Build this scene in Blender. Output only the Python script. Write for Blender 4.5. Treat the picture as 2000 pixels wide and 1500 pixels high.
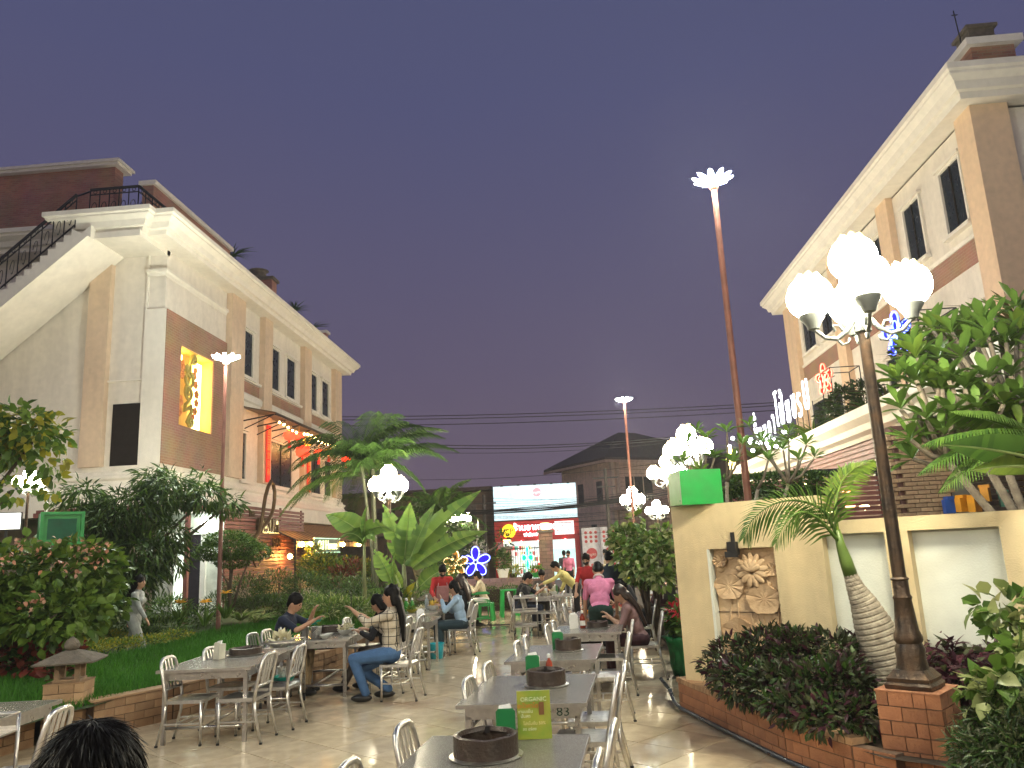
import bpy, bmesh, math, random
import numpy as np
from mathutils import Vector, Matrix
random.seed(7); RNG = np.random.default_rng(7)
for o in list(bpy.data.objects): bpy.data.objects.remove(o)
scene = bpy.context.scene
COL = scene.collection
PI = math.pi
# ---------------------------------------------------------------- camera
FPX = 1516.0; PITCH = math.radians(11.9); ROLL = math.radians(2.8); YAW = math.radians(3.79); EYE = 1.85
def cam_axes():
    f = Vector((-math.sin(YAW)*math.cos(PITCH), math.cos(YAW)*math.cos(PITCH), math.sin(PITCH)))
    r = Vector((math.cos(YAW), math.sin(YAW), 0)); u = r.cross(f)
    c, s = math.cos(ROLL), math.sin(ROLL)
    return r*c - u*s, r*s + u*c, f
CR, CU, CF = cam_axes()
cam = bpy.data.cameras.new('camera'); cam_o = bpy.data.objects.new('camera', cam); COL.objects.link(cam_o)
cam.sensor_fit = 'HORIZONTAL'; cam.sensor_width = 36.0; cam.lens = FPX/2000*36.0
cam.clip_start = 0.05; cam.clip_end = 1500
cam_o.matrix_world = Matrix(((CR.x, CU.x, -CF.x, 0), (CR.y, CU.y, -CF.y, 0), (CR.z, CU.z, -CF.z, EYE), (0, 0, 0, 1)))
scene.camera = cam_o
# ---------------------------------------------------------------- world: dusk sky
w = bpy.data.worlds.new('World'); scene.world = w; w.use_nodes = True
nt = w.node_tree; nt.nodes.clear()
out = nt.nodes.new('ShaderNodeOutputWorld'); bg = nt.nodes.new('ShaderNodeBackground'); bg2 = nt.nodes.new('ShaderNodeBackground')
sky = nt.nodes.new('ShaderNodeTexSky'); sky.sky_type = 'NISHITA'; sky.sun_disc = False
sky.sun_elevation = math.radians(-4); sky.sun_rotation = math.radians(200)
tc = nt.nodes.new('ShaderNodeTexCoord'); sx = nt.nodes.new('ShaderNodeSeparateXYZ')
nz = nt.nodes.new('ShaderNodeTexNoise'); nz.inputs['Scale'].default_value = 1.6; nz.inputs['Detail'].default_value = 3
mth = nt.nodes.new('ShaderNodeMath'); mth.operation = 'MULTIPLY_ADD'; mth.inputs[1].default_value = 0.14
rp = nt.nodes.new('ShaderNodeValToRGB'); e = rp.color_ramp.elements
e[0].position = 0.0; e[0].color = (0.080, 0.056, 0.074, 1); e[1].position = 1.0; e[1].color = (0.033, 0.041, 0.084, 1)
for p_, c_ in ((0.14, (0.068, 0.050, 0.072, 1)), (0.30, (0.054, 0.045, 0.078, 1)), (0.62, (0.039, 0.041, 0.088, 1))):
    k = e.new(p_); k.color = c_
nt.links.new(tc.outputs['Generated'], sx.inputs[0]); nt.links.new(tc.outputs['Generated'], nz.inputs['Vector'])
nt.links.new(nz.outputs['Fac'], mth.inputs[0]); nt.links.new(sx.outputs['Z'], mth.inputs[2])
nt.links.new(mth.outputs[0], rp.inputs[0]); nt.links.new(rp.outputs[0], bg.inputs[0]); nt.links.new(sky.outputs[0], bg2.inputs[0])
bg.inputs[1].default_value = 0.98; bg2.inputs[1].default_value = 0.06
add = nt.nodes.new('ShaderNodeAddShader'); nt.links.new(bg.outputs[0], add.inputs[0]); nt.links.new(bg2.outputs[0], add.inputs[1])
nt.links.new(add.outputs[0], out.inputs[0])
sl = bpy.data.lights.new('afterglow_sun', 'SUN'); sl.energy = 0.06; sl.angle = math.radians(25); sl.color = (1, .86, .86)
so = bpy.data.objects.new('afterglow_sun', sl); COL.objects.link(so); so.rotation_euler = (math.radians(62), 0, math.radians(-20))
scene.view_settings.view_transform = 'Standard'; scene.view_settings.look = 'None'
scene.view_settings.exposure = 1.02; scene.view_settings.gamma = 1.0; scene.view_settings.use_curve_mapping = False
cy = scene.cycles
cy.use_denoising = True; cy.max_bounces = 6; cy.diffuse_bounces = 3; cy.glossy_bounces = 3; cy.transmission_bounces = 4
cy.transparent_max_bounces = 6; cy.sample_clamp_indirect = 4.0; cy.sample_clamp_direct = 0.0; cy.caustics_reflective = False; cy.caustics_refractive = False
try: cy.denoiser = 'OPENIMAGEDENOISE'; cy.denoising_input_passes = 'RGB_ALBEDO_NORMAL'
except Exception: pass
GLOBE_E = 64.0; FLOOD_E = 400.0

# ---------------------------------------------------------------- measuring helpers (point seen from the camera on a given world plane)
def ray(px, py): return CF + CR*((px-1000)/FPX) + CU*((750-py)/FPX)
def atY(px, py, y): d = ray(px, py); return Vector((0, 0, EYE)) + d*(y/d.y)
def atX(px, py, x): d = ray(px, py); return Vector((0, 0, EYE)) + d*(x/d.x)
def atZ(px, py, z=0.0): d = ray(px, py); return Vector((0, 0, EYE)) + d*((z-EYE)/d.z)

# ---------------------------------------------------------------- materials
MATS = {}
def mat(name, col, rough=0.6, metal=0.0, var=0.12, scale=6.0, bump=0.0, bscale=40.0, emit=None, es=1.0, obj_rand=0.0, spec=0.5, col2=None, trans=0.0, attr=None, detail=4):
    if name in MATS: return MATS[name]
    m = bpy.data.materials.new(name); m.use_nodes = True; t = m.node_tree; n = t.nodes; l = t.links
    b = n['Principled BSDF']; b.inputs['Roughness'].default_value = rough; b.inputs['Metallic'].default_value = metal
    b.inputs['Specular IOR Level'].default_value = spec
    cc = n.new('ShaderNodeTexCoord'); no = n.new('ShaderNodeTexNoise'); no.inputs['Scale'].default_value = scale; no.inputs['Detail'].default_value = detail
    l.new(cc.outputs['Object'], no.inputs['Vector'])
    mx = n.new('ShaderNodeMix'); mx.data_type = 'RGBA'
    c = Vector(col[:3]); c2 = Vector(col2[:3]) if col2 else c*(1-var*1.6)
    c1 = c if col2 else c*(1+var)
    mx.inputs['A'].default_value = (*c1, 1); mx.inputs['B'].default_value = (*c2, 1)
    fac = no.outputs['Fac']
    cr = n.new('ShaderNodeMapRange'); cr.inputs[1].default_value = 0.3; cr.inputs[2].default_value = 0.7; l.new(fac, cr.inputs[0]); fac = cr.outputs[0]
    if attr:
        a = n.new('ShaderNodeAttribute'); a.attribute_name = attr; l.new(a.outputs['Fac'], mx.inputs['Factor'])
    else: l.new(fac, mx.inputs['Factor'])
    res = mx.outputs['Result']
    if obj_rand:
        oi = n.new('ShaderNodeObjectInfo'); hs = n.new('ShaderNodeHueSaturation'); mr = n.new('ShaderNodeMapRange')
        mr.inputs[3].default_value = 1-obj_rand; mr.inputs[4].default_value = 1+obj_rand*.7
        l.new(oi.outputs['Random'], mr.inputs[0]); l.new(mr.outputs[0], hs.inputs['Value']); l.new(res, hs.inputs['Color']); res = hs.outputs[0]
    l.new(res, b.inputs['Base Color'])
    if bump:
        nb = n.new('ShaderNodeTexNoise'); nb.inputs['Scale'].default_value = bscale; nb.inputs['Detail'].default_value = 5
        l.new(cc.outputs['Object'], nb.inputs['Vector']); bp = n.new('ShaderNodeBump'); bp.inputs['Strength'].default_value = bump; bp.inputs['Distance'].default_value = 0.02
        l.new(nb.outputs['Fac'], bp.inputs['Height']); l.new(bp.outputs[0], b.inputs['Normal'])
    if metal > .3 or rough < .4:
        rr = n.new('ShaderNodeMapRange'); rr.inputs[3].default_value = max(.03, rough*.75); rr.inputs[4].default_value = min(1, rough*1.3)
        l.new(fac, rr.inputs[0]); l.new(rr.outputs[0], b.inputs['Roughness'])
    if emit: b.inputs['Emission Color'].default_value = (*emit, 1); b.inputs['Emission Strength'].default_value = es
    if trans:
        tr = n.new('ShaderNodeBsdfTranslucent'); ms = n.new('ShaderNodeMixShader'); ms.inputs[0].default_value = trans
        l.new(res, tr.inputs[0]); l.new(b.outputs[0], ms.inputs[1]); l.new(tr.outputs[0], ms.inputs[2]); l.new(ms.outputs[0], n['Material Output'].inputs[0])
    MATS[name] = m; return m
def brickmat(name, c1, c2, mortar, bw, bh, axis='XZ', gap=0.012):
    m = mat(name, c1, .85); t = m.node_tree; n = t.nodes; l = t.links; b = n['Principled BSDF']
    cc = n.new('ShaderNodeTexCoord'); s = n.new('ShaderNodeSeparateXYZ'); c = n.new('ShaderNodeCombineXYZ'); l.new(cc.outputs['Object'], s.inputs[0])
    l.new(s.outputs[axis[0]], c.inputs[0]); l.new(s.outputs[axis[1]], c.inputs[1])
    br = n.new('ShaderNodeTexBrick'); l.new(c.outputs[0], br.inputs['Vector']); br.inputs['Scale'].default_value = 1.0
    br.inputs['Mortar Smooth'].default_value = .3; br.inputs['Brick Width'].default_value = bw; br.inputs['Row Height'].default_value = bh; br.inputs['Mortar Size'].default_value = gap
    br.inputs['Color1'].default_value = (*c1, 1); br.inputs['Color2'].default_value = (*c2, 1); br.inputs['Mortar'].default_value = (*mortar, 1)
    no = n.new('ShaderNodeTexNoise'); no.inputs['Scale'].default_value = 1.3; no.inputs['Detail'].default_value = 6; l.new(cc.outputs['Object'], no.inputs['Vector'])
    mx = n.new('ShaderNodeMix'); mx.data_type = 'RGBA'; mx.blend_type = 'MULTIPLY'; mx.inputs['Factor'].default_value = .55
    l.new(br.outputs['Color'], mx.inputs['A']); l.new(no.outputs['Color'], mx.inputs['B'])
    hs = n.new('ShaderNodeHueSaturation'); hs.inputs['Value'].default_value = 1.45; hs.inputs['Saturation'].default_value = .95; l.new(mx.outputs['Result'], hs.inputs['Color'])
    l.new(hs.outputs[0], b.inputs['Base Color'])
    bp = n.new('ShaderNodeBump'); bp.inputs['Strength'].default_value = .6; bp.inputs['Distance'].default_value = .02; bp.invert = True
    l.new(br.outputs['Fac'], bp.inputs['Height']); l.new(bp.outputs[0], b.inputs['Normal'])
    return m
def glow(name, col, s): return mat(name, (.8, .8, .8), .5, emit=col, es=s)
def panelglow(name, col, s): return mat(name, tuple(c*.25 for c in col), .6, emit=col, es=s)
def stain(m, dark=.7, sz=.8):
    """large soft weather streaks running down a rendered wall"""
    n = m.node_tree.nodes; l = m.node_tree.links; b = n['Principled BSDF']; src = b.inputs['Base Color'].links[0].from_socket
    cc = n.new('ShaderNodeTexCoord'); mp = n.new('ShaderNodeMapping'); mp.inputs['Scale'].default_value = (sz*2.2, sz*2.2, sz*.35)
    no = n.new('ShaderNodeTexNoise'); no.inputs['Scale'].default_value = 1.6; no.inputs['Detail'].default_value = 7; no.inputs['Roughness'].default_value = .62
    l.new(cc.outputs['Object'], mp.inputs[0]); l.new(mp.outputs[0], no.inputs['Vector'])
    mr = n.new('ShaderNodeMapRange'); mr.inputs[1].default_value = .42; mr.inputs[2].default_value = .75; mr.inputs[3].default_value = 1; mr.inputs[4].default_value = dark
    l.new(no.outputs['Fac'], mr.inputs[0]); mx = n.new('ShaderNodeMix'); mx.data_type = 'RGBA'; mx.blend_type = 'MULTIPLY'; mx.inputs['Factor'].default_value = 1
    l.new(src, mx.inputs['A']); l.new(mr.outputs[0], mx.inputs['B']); l.new(mx.outputs['Result'], b.inputs['Base Color']); return m

M_white = stain(mat('painted_render_white', (.75, .69, .60), .8, var=.04, bump=.2, bscale=60), .86)
M_trim = stain(mat('trim_cream', (.78, .73, .64), .75, var=.03), .88, .6)
M_beige = stain(mat('pilaster_beige', (.68, .52, .37), .8, var=.05), .85)
M_buff = stain(mat('pilaster_buff', (.55, .50, .38), .8, var=.05), .85)
M_grey = mat('grey_render', (.46, .46, .42), .8, var=.05)
M_brickY = brickmat('facade_brick_y', (.33, .175, .105), (.29, .15, .09), (.36, .24, .17), .22, .075, 'YZ', .008)
M_brickX = brickmat('facade_brick_x', (.40, .18, .125), (.30, .125, .09), (.32, .19, .14), .22, .075, 'XZ')
M_brickR = brickmat('facade_brick_roof', (.36, .17, .12), (.28, .12, .085), (.30, .18, .14), .22, .075, 'YZ')
M_glass = mat('dark_window_glass', (.012, .018, .022), .3, var=.2, spec=.3)
M_dark = mat('dark_brown_shutter', (.016, .012, .010), .7, spec=.15)
M_iron = mat('wrought_iron', (.02, .02, .022), .5, metal=.3)
M_lampiron = mat('aged_cast_iron', (.045, .04, .036), .42, metal=.7, col2=(.12, .075, .045), scale=9, bump=.3)
M_lampgrey = mat('painted_lamp_grey', (.16, .18, .18), .45, metal=.3)
M_pole = mat('red_oxide_pole', (.20, .075, .05), .5, var=.15)
M_slat = mat('red_brown_slat', (.17, .06, .05), .6, var=.2, scale=3, obj_rand=.18)
M_yellow = stain(mat('yellow_render', (.68, .56, .34), .75, var=.05, bump=.3, bscale=70), .80)
M_niche = mat('pale_render', (.70, .74, .68), .75, var=.04, bump=.2, bscale=60)
M_stone = mat('carved_sandstone', (.62, .46, .29), .9, col2=(.42, .28, .16), scale=3, bump=.5, bscale=25)
M_lant = mat('lantern_stone', (.33, .22, .13), .9, col2=(.20, .15, .10), scale=8, bump=.5)
M_roofstone = mat('weathered_stone', (.16, .13, .10), .9, col2=(.09, .08, .06), scale=8, bump=.6)
M_brick = mat('planter_brick', (.44, .29, .16), .85, col2=(.33, .19, .10), scale=5, obj_rand=.22, bump=.4, bscale=50)
M_brick2 = mat('pedestal_brick', (.42, .19, .09), .85, col2=(.29, .12, .06), scale=5, obj_rand=.2, bump=.4, bscale=50)
M_mortar = mat('mortar', (.14, .09, .06), .95)
M_alu = mat('brushed_aluminium', (.64, .63, .60), .36, metal=1.0, var=.1, scale=20)
M_steel = mat('stainless_steel', (.55, .53, .50), .33, metal=1.0, var=.12, scale=14)
M_gran = mat('grey_granite_top', (.19, .18, .155), .24, var=.45, scale=160, detail=8, spec=.55)
M_blk = mat('black_rubber', (.012, .012, .012), .6)
M_green = mat('green_painted_metal', (.015, .30, .06), .35, var=.08)
M_gcard = mat('green_plastic', (.01, .16, .045), .35, var=.08)
M_whitep = mat('white_plastic', (.75, .75, .72), .35, var=.03)
M_pot = mat('sooty_clay_pot', (.06, .042, .032), .34, col2=(.03, .02, .015), scale=11, bump=.4)
M_soot = mat('charcoal', (.012, .01, .01), .9)
M_soil = mat('soil', (.035, .024, .016), .95, bump=.6, bscale=20)
M_red = mat('red_board', (.48, .015, .02), .5)
M_wire = mat('cable_black', (.006, .006, .007), .6)

# ---------------------------------------------------------------- mesh helpers
class MB:
    def __init__(s): s.v = []; s.f = []; s.mi = []
    def add(s, V, F, mi=0):
        k = len(s.v); s.v += [tuple(p) for p in V]; s.f += [tuple(i+k for i in f) for f in F]; s.mi += [mi]*len(F); return s
    def box(s, x0, x1, y0, y1, z0, z1, mi=0, rz=0, c=None):
        V = [(x, y, z) for z in (z0, z1) for y in (y0, y1) for x in (x0, x1)]
        if rz:
            c = c or ((x0+x1)/2, (y0+y1)/2); cs, sn = math.cos(rz), math.sin(rz)
            V = [(c[0]+(x-c[0])*cs-(y-c[1])*sn, c[1]+(x-c[0])*sn+(y-c[1])*cs, z) for x, y, z in V]
        return s.add(V, [(0, 2, 3, 1), (4, 5, 7, 6), (0, 1, 5, 4), (2, 6, 7, 3), (0, 4, 6, 2), (1, 3, 7, 5)], mi)
    def bar(s, a, b, w=.02, h=None, mi=0):
        a = Vector(a); b = Vector(b); h = h or w; d = (b-a)
        if d.length < 1e-6: return s
        d.normalize(); up = Vector((0, 0, 1)) if abs(d.z) < .9 else Vector((0, 1, 0))
        x = d.cross(up).normalized()*w/2; y = x.cross(d).normalized()*h/2
        V = [p+i*x+j*y for p in (a, b) for i, j in ((-1, -1), (1, -1), (1, 1), (-1, 1))]
        return s.add(V, [(3, 2, 1, 0), (4, 5, 6, 7), (0, 1, 5, 4), (1, 2, 6, 5), (2, 3, 7, 6), (3, 0, 4, 7)], mi)
    def tube(s, P, r, n=8, mi=0, closed=False, flat=1.0):
        P = [Vector(p) for p in P]; m = len(P); R = r if hasattr(r, '__len__') else [r]*m; rings = []; nx = None
        for i in range(m):
            if closed: t = (P[(i+1) % m]-P[i-1])
            else: t = P[min(i+1, m-1)]-P[max(i-1, 0)]
            t = t.normalized() if t.length > 1e-9 else Vector((0, 0, 1))
            if nx is None: nx = t.cross(Vector((0, 0, 1)) if abs(t.z) < .9 else Vector((0, 1, 0))).normalized()
            else: nx = (nx - t*nx.dot(t)).normalized()
            ny = t.cross(nx)
            rings.append([P[i]+(nx*math.cos(a)+ny*math.sin(a)*flat)*R[i] for a in [2*PI*k/n for k in range(n)]])
        V = [v for rg in rings for v in rg]; F = []
        for i in range(m if closed else m-1):
            for k in range(n):
                a = i*n+k; b = i*n+(k+1) % n; j = ((i+1) % m)*n; F.append((a, b, j+(k+1) % n, j+k))
        if not closed: F += [tuple(range(n))[::-1], tuple((m-1)*n+k for k in range(n))]
        return s.add(V, F, mi)
    def lathe(s, prof, c=(0, 0, 0), n=16, mi=0, sq=0, cap=True, rot=0):
        V = []; F = []; m = len(prof)
        for (r, z) in prof:
            for k in range(n):
                a = 2*PI*k/n+rot; q = 1
                if sq: q = (1-sq)+sq/max(abs(math.cos(a-rot+PI/4*0)), abs(math.sin(a-rot)))
                V.append((c[0]+r*q*math.cos(a), c[1]+r*q*math.sin(a), c[2]+z))
        for i in range(m-1):
            for k in range(n): F.append((i*n+k, i*n+(k+1) % n, (i+1)*n+(k+1) % n, (i+1)*n+k))
        if cap: F += [tuple(range(n))[::-1], tuple((m-1)*n+k for k in range(n))]
        return s.add(V, F, mi)
    def ball(s, c, r, seg=10, rg=7, mi=0, M=None):
        if not hasattr(r, '__len__'): r = (r, r, r)
        V = [(0, 0, -1)]
        for i in range(1, rg):
            p = -PI/2+PI*i/rg
            V += [(math.cos(p)*math.cos(2*PI*k/seg), math.cos(p)*math.sin(2*PI*k/seg), math.sin(p)) for k in range(seg)]
        V.append((0, 0, 1)); F = [(0, 1+(k+1) % seg, 1+k) for k in range(seg)]
        for i in range(rg-2):
            for k in range(seg): a = 1+i*seg; F.append((a+k, a+(k+1) % seg, a+seg+(k+1) % seg, a+seg+k))
        a = 1+(rg-2)*seg; F += [(a+k, a+(k+1) % seg, len(V)-1) for k in range(seg)]
        V = [Vector((x*r[0], y*r[1], z*r[2])) for x, y, z in V]
        if M: V = [M @ v for v in V]
        return s.add([v+Vector(c) for v in V], F, mi)
    def cap(s, a, b, ra, rb, n=10):
        a = Vector(a); b = Vector(b); s.tube([a, b], [ra, rb], n); s.ball(a, ra, n, 6); s.ball(b, rb, n, 6); return s
    def prism(s, poly, a, b, mi=0):
        """poly: list of 3D points (closed); extruded by vector from a to b"""
        d = Vector(b)-Vector(a); n = len(poly); V = [Vector(p) for p in poly]+[Vector(p)+d for p in poly]
        F = [tuple(range(n))[::-1], tuple(range(n, 2*n))]+[(i, (i+1) % n, n+(i+1) % n, n+i) for i in range(n)]
        return s.add(V, F, mi)
    def mesh(s, name, mats, smooth=False):
        me = bpy.data.meshes.new(name); me.from_pydata(s.v, [], s.f); me.validate()
        for m in (mats if isinstance(mats, (list, tuple)) else [mats]): me.materials.append(m)
        if len(s.mi) == len(me.polygons) and any(s.mi): me.polygons.foreach_set('material_index', s.mi)
        if smooth:
            me.shade_smooth() if smooth is True else me.shade_smooth()
            if smooth is not True: 
                try: me.set_sharp_from_angle(angle=math.radians(smooth))
                except Exception: pass
        bm = bmesh.new(); bm.from_mesh(me); bmesh.ops.recalc_face_normals(bm, faces=bm.faces); bm.to_mesh(me); bm.free()
        if me.materials and me.materials[0] and me.materials[0].name.startswith('leaf'):
            a = me.attributes.new('rnd', 'FLOAT', 'FACE'); a.data.foreach_set('value', RNG.random(len(me.polygons)).astype(np.float32))
        me.update(); return me
    def build(s, name, mats, parent=None, smooth=False): return link(name, s.mesh(name, mats, smooth), parent)
def link(name, me, parent=None, loc=None, rot=None, scale=None):
    o = bpy.data.objects.new(name, me); COL.objects.link(o); o.parent = parent
    if loc is not None: o.location = loc
    if rot is not None: o.rotation_euler = rot
    if scale is not None: o.scale = (scale, scale, scale) if not hasattr(scale, '__len__') else scale
    return o
def thing(name, label, cat, loc=(0, 0, 0), rz=0.0, group=None, scale=None):
    o = bpy.data.objects.new(name, None); COL.objects.link(o); o.location = loc; o.rotation_euler = (0, 0, rz); o.empty_display_size = .2
    if scale: o.scale = (scale,)*3 if not hasattr(scale, '__len__') else scale
    o['label'] = label; o['category'] = cat
    if group: o['group'] = group
    return o
def tag(o, label, cat, group=None):
    o['label'] = label; o['category'] = cat
    if group: o['group'] = group
    return o
def struct(o): o['kind'] = 'structure'; return o
def stuff(o): o['kind'] = 'stuff'; return o
KIDS = {}
def dup(root, loc, rz=0.0, label=None, group=None, scale=None):
    r = root.copy(); COL.objects.link(r); r.location = loc; r.rotation_euler = (0, 0, rz)
    if scale: r.scale = (scale,)*3
    if label: r['label'] = label
    if group: r['group'] = group
    for ch in list(root.children):
        c = ch.copy(); COL.objects.link(c); c.parent = r
        for g in list(ch.children):
            d = g.copy(); COL.objects.link(d); d.parent = c
    return r
def text_mesh(txt, size, mats, depth=.01, align='CENTER', sx=1.0, bevel=0.0, shear=0.0):
    cu = bpy.data.curves.new('lettering', 'FONT'); cu.body = txt; cu.size = size; cu.extrude = depth/2; cu.align_x = align; cu.align_y = 'CENTER'; cu.resolution_u = 2
    cu.bevel_depth = bevel; cu.bevel_resolution = 0; cu.shear = shear; cu.offset = 0
    o = bpy.data.objects.new('tmp', cu); COL.objects.link(o); dg = bpy.context.evaluated_depsgraph_get(); dg.update()
    me = bpy.data.meshes.new_from_object(o.evaluated_get(dg)); bpy.data.objects.remove(o); bpy.data.curves.remove(cu)
    me.materials.clear(); me.materials.append(mats); me.transform(Matrix.Diagonal((sx, 1, 1, 1))); return me
def text(name, txt, size, m, parent, loc, rot, depth=.01, sx=1.0, bevel=0.0, align='CENTER', shear=0.0):
    return link(name, text_mesh(txt, size, m, depth, align, sx, bevel, shear), parent, loc, rot)

# ---------------------------------------------------------------- leaves
def leaf_tpl(L=1.0, W=.3, seg=3, fold=.25, droop=.25, shape='oval'):
    V = []; F = []; n = seg+1
    for i in range(n):
        t = i/seg
        wd = {'oval': math.sin(PI*min(.98, max(.03, t))**.85), 'blade': 1-t**2.2*.97, 'obov': math.sin(PI*min(.97, max(.04, t**1.5))), 'heart': (1.15*math.sqrt(max(.02, t))*(1-t)**.6*1.6 if t < 1 else .03)}[shape]*W/2
        if i == 0 and shape in ('oval', 'obov'): wd = W*.04
        z = -droop*t*t; y = t
        V += [(-wd, y, z+wd*fold), (0, y, z-0.0), (wd, y, z+wd*fold)]
    for i in range(seg):
        a = 3*i; F += [(a, a+1, a+4, a+3), (a+1, a+2, a+5, a+4)]
    V = np.array(V, float)*L; return V, F
def frames(D, rnd_roll=.6):
    """rotation matrices whose y axis follows D, z axis roughly up"""
    D = D/np.linalg.norm(D, axis=1)[:, None]; up = np.tile([0., 0., 1.], (len(D), 1)); up += RNG.normal(0, rnd_roll, up.shape)
    X = np.cross(D, up); X /= (np.linalg.norm(X, axis=1)[:, None]+1e-9); Zc = np.cross(X, D)
    return np.stack([X, D, Zc], axis=2)
def np_mesh(name, V, F4, mats, rnd=None, mi=None, smooth=False):
    me = bpy.data.meshes.new(name); me.vertices.add(len(V)); me.vertices.foreach_set('co', V.astype(np.float32).ravel())
    nf = len(F4); k = F4.shape[1]; me.loops.add(nf*k); me.loops.foreach_set('vertex_index', F4.astype(np.int32).ravel())
    me.polygons.add(nf); me.polygons.foreach_set('loop_start', np.arange(0, nf*k, k, dtype=np.int32)); me.polygons.foreach_set('loop_total', np.full(nf, k, dtype=np.int32))
    for m in (mats if isinstance(mats, (list, tuple)) else [mats]): me.materials.append(m)
    if mi is not None: me.polygons.foreach_set('material_index', mi.astype(np.int32))
    me.update(calc_edges=True)
    if rnd is not None:
        a = me.attributes.new('rnd', 'FLOAT', 'FACE'); a.data.foreach_set('value', rnd.astype(np.float32))
    if smooth: me.shade_smooth()
    return me
def scatter(tpl, P, D, S, roll=.6):
    TV, TF = tpl; TF = np.array(TF); R = frames(D, roll); n = len(P)
    V = np.einsum('nij,vj->nvi', R, TV)*S[:, None, None]+P[:, None, :]
    F = TF[None]+(np.arange(n)*len(TV))[:, None, None]
    return V.reshape(-1, 3), F.reshape(-1, TF.shape[1]), np.repeat(RNG.random(n), len(TF))
def clump_points(clumps, n, shell=.55):
    """clumps: (cx,cy,cz,rx,ry,rz[,weight]); returns points and outward directions"""
    w_ = np.array([c[3]*c[4]*c[5] if len(c) < 7 else c[6] for c in clumps])**.8; w_ /= w_.sum(); idx = RNG.choice(len(clumps), n, p=w_)
    C = np.array([c[:6] for c in clumps], float)[idx]; d = RNG.normal(size=(n, 3)); d /= np.linalg.norm(d, axis=1)[:, None]
    r = shell+(1-shell)*RNG.random(n)**.6; r = np.where(RNG.random(n) < .12, r*1.15, r)
    return C[:, :3]+d*C[:, 3:]*r[:, None], d
def foliage(name, parent, mats, tpl, clumps, n, size, droop=.4, up=.3, shell=.55, roll=.6, kind_stuff=True, nobj=0, objname='leaf'):
    P, d = clump_points(clumps, n, shell); D = d+RNG.normal(0, .45, d.shape); D[:, 2] += up-droop
    S = size*(.65+.6*RNG.random(n))
    o = None
    if nobj:
        base = parent.matrix_world if parent else Matrix.Identity(4)
        loc = Vector(parent.location) if parent else Vector((0, 0, 0))
        dist = np.linalg.norm(P+np.array(loc)-np.array([0, 0, EYE]), axis=1); idx = np.argsort(dist)[:nobj]
        leaf_objects(objname, parent, mats, tpl, P[idx], D[idx], S[idx], roll)
        keep = np.ones(n, bool); keep[idx] = False; P, D, S = P[keep], D[keep], S[keep]
    if len(P):
        V, F, r = scatter(tpl, P, D, S, roll); mi = None
        if isinstance(mats, (list, tuple)) and len(mats) > 1:
            k = len(tpl[1]); mi = np.repeat((RNG.random(len(P))*len(mats)).astype(int), k)
        o = link(name, np_mesh(name, V, F, mats, r, mi, True), parent)
        if kind_stuff: o['kind'] = 'stuff'
    return o
LEAFM = {}
def leaf_objects(name, parent, mats, tpl, P, D, S, roll=.4):
    mats = mats if isinstance(mats, (list, tuple)) else [mats]; R = frames(np.asarray(D, float), roll); mes = []
    for m in mats:
        key = (name, m.name, len(tpl[0]), round(float(tpl[0].sum()), 4))
        if key not in LEAFM: LEAFM[key] = np_mesh(name, tpl[0], np.array(tpl[1]), m, np.full(len(tpl[1]), .5), None, True)
        mes.append(LEAFM[key])
    for i in range(len(P)):
        o = bpy.data.objects.new(name, mes[int(random.random()*len(mes))]); COL.objects.link(o); o.parent = parent
        Mx = Matrix([[*map(float, R[i][r]), 0] for r in range(3)]+[[0, 0, 0, 1]])
        o.matrix_local = Matrix.Translation(Vector(P[i])) @ Mx @ Matrix.Scale(float(S[i]), 4)
def leafmat(name, c1, c2, rough=.45, trans=.35, obj=.25): return mat(name, c1, rough, col2=c2, attr='rnd', trans=trans, obj_rand=obj, spec=.4)
G_mid = leafmat('leaf_green', (.12, .21, .03), (.04, .095, .016))
G_dark = leafmat('leaf_dark_green', (.06, .125, .022), (.018, .05, .011))
G_lime = leafmat('leaf_lime', (.20, .30, .04), (.09, .17, .03))
G_yel = leafmat('leaf_yellow', (.42, .38, .03), (.26, .26, .03))
G_red = leafmat('leaf_red', (.22, .04, .03), (.09, .03, .02))
G_purp = leafmat('leaf_purple', (.11, .03, .05), (.035, .012, .02), obj=.5)
G_crot = leafmat('leaf_croton', (.11, .13, .055), (.035, .05, .022), obj=.5)
G_var = leafmat('leaf_variegated', (.50, .50, .22), (.10, .19, .05))
G_plum = leafmat('leaf_plumeria', (.15, .27, .05), (.08, .16, .03))
G_ban = leafmat('leaf_banana', (.19, .30, .06), (.06, .15, .03), trans=.4)
G_palm = leafmat('leaf_palm', (.10, .19, .03), (.04, .10, .02))
M_bark = mat('bark', (.12, .09, .06), .9, col2=(.06, .045, .03), scale=12, bump=.6)
M_barkg = mat('grey_bark', (.22, .19, .15), .9, col2=(.12, .10, .08), scale=12, bump=.5)
T_oval = leaf_tpl(1, .38, 3, .3, .25); T_long = leaf_tpl(1, .2, 3, .3, .45); T_small = leaf_tpl(1, .5, 2, .25, .15); T_obov = leaf_tpl(1, .34, 4, .35, .12, 'obov'); T_blade = leaf_tpl(1, .06, 4, .4, .45, 'blade'); T_wide = leaf_tpl(1, .75, 3, .25, .3)
# ================================================================= SETTING
def wb(mb, name, mats, root, smooth=False):
    o = mb.build(name, mats, root, smooth); o.location = -Vector(root.location); return o
g = MB().box(-300, 300, -60, 600, -.9, -.30).build('ground', mat('asphalt_ground', (.05, .047, .045), .8, bump=.3, scale=2)); struct(g)
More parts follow.
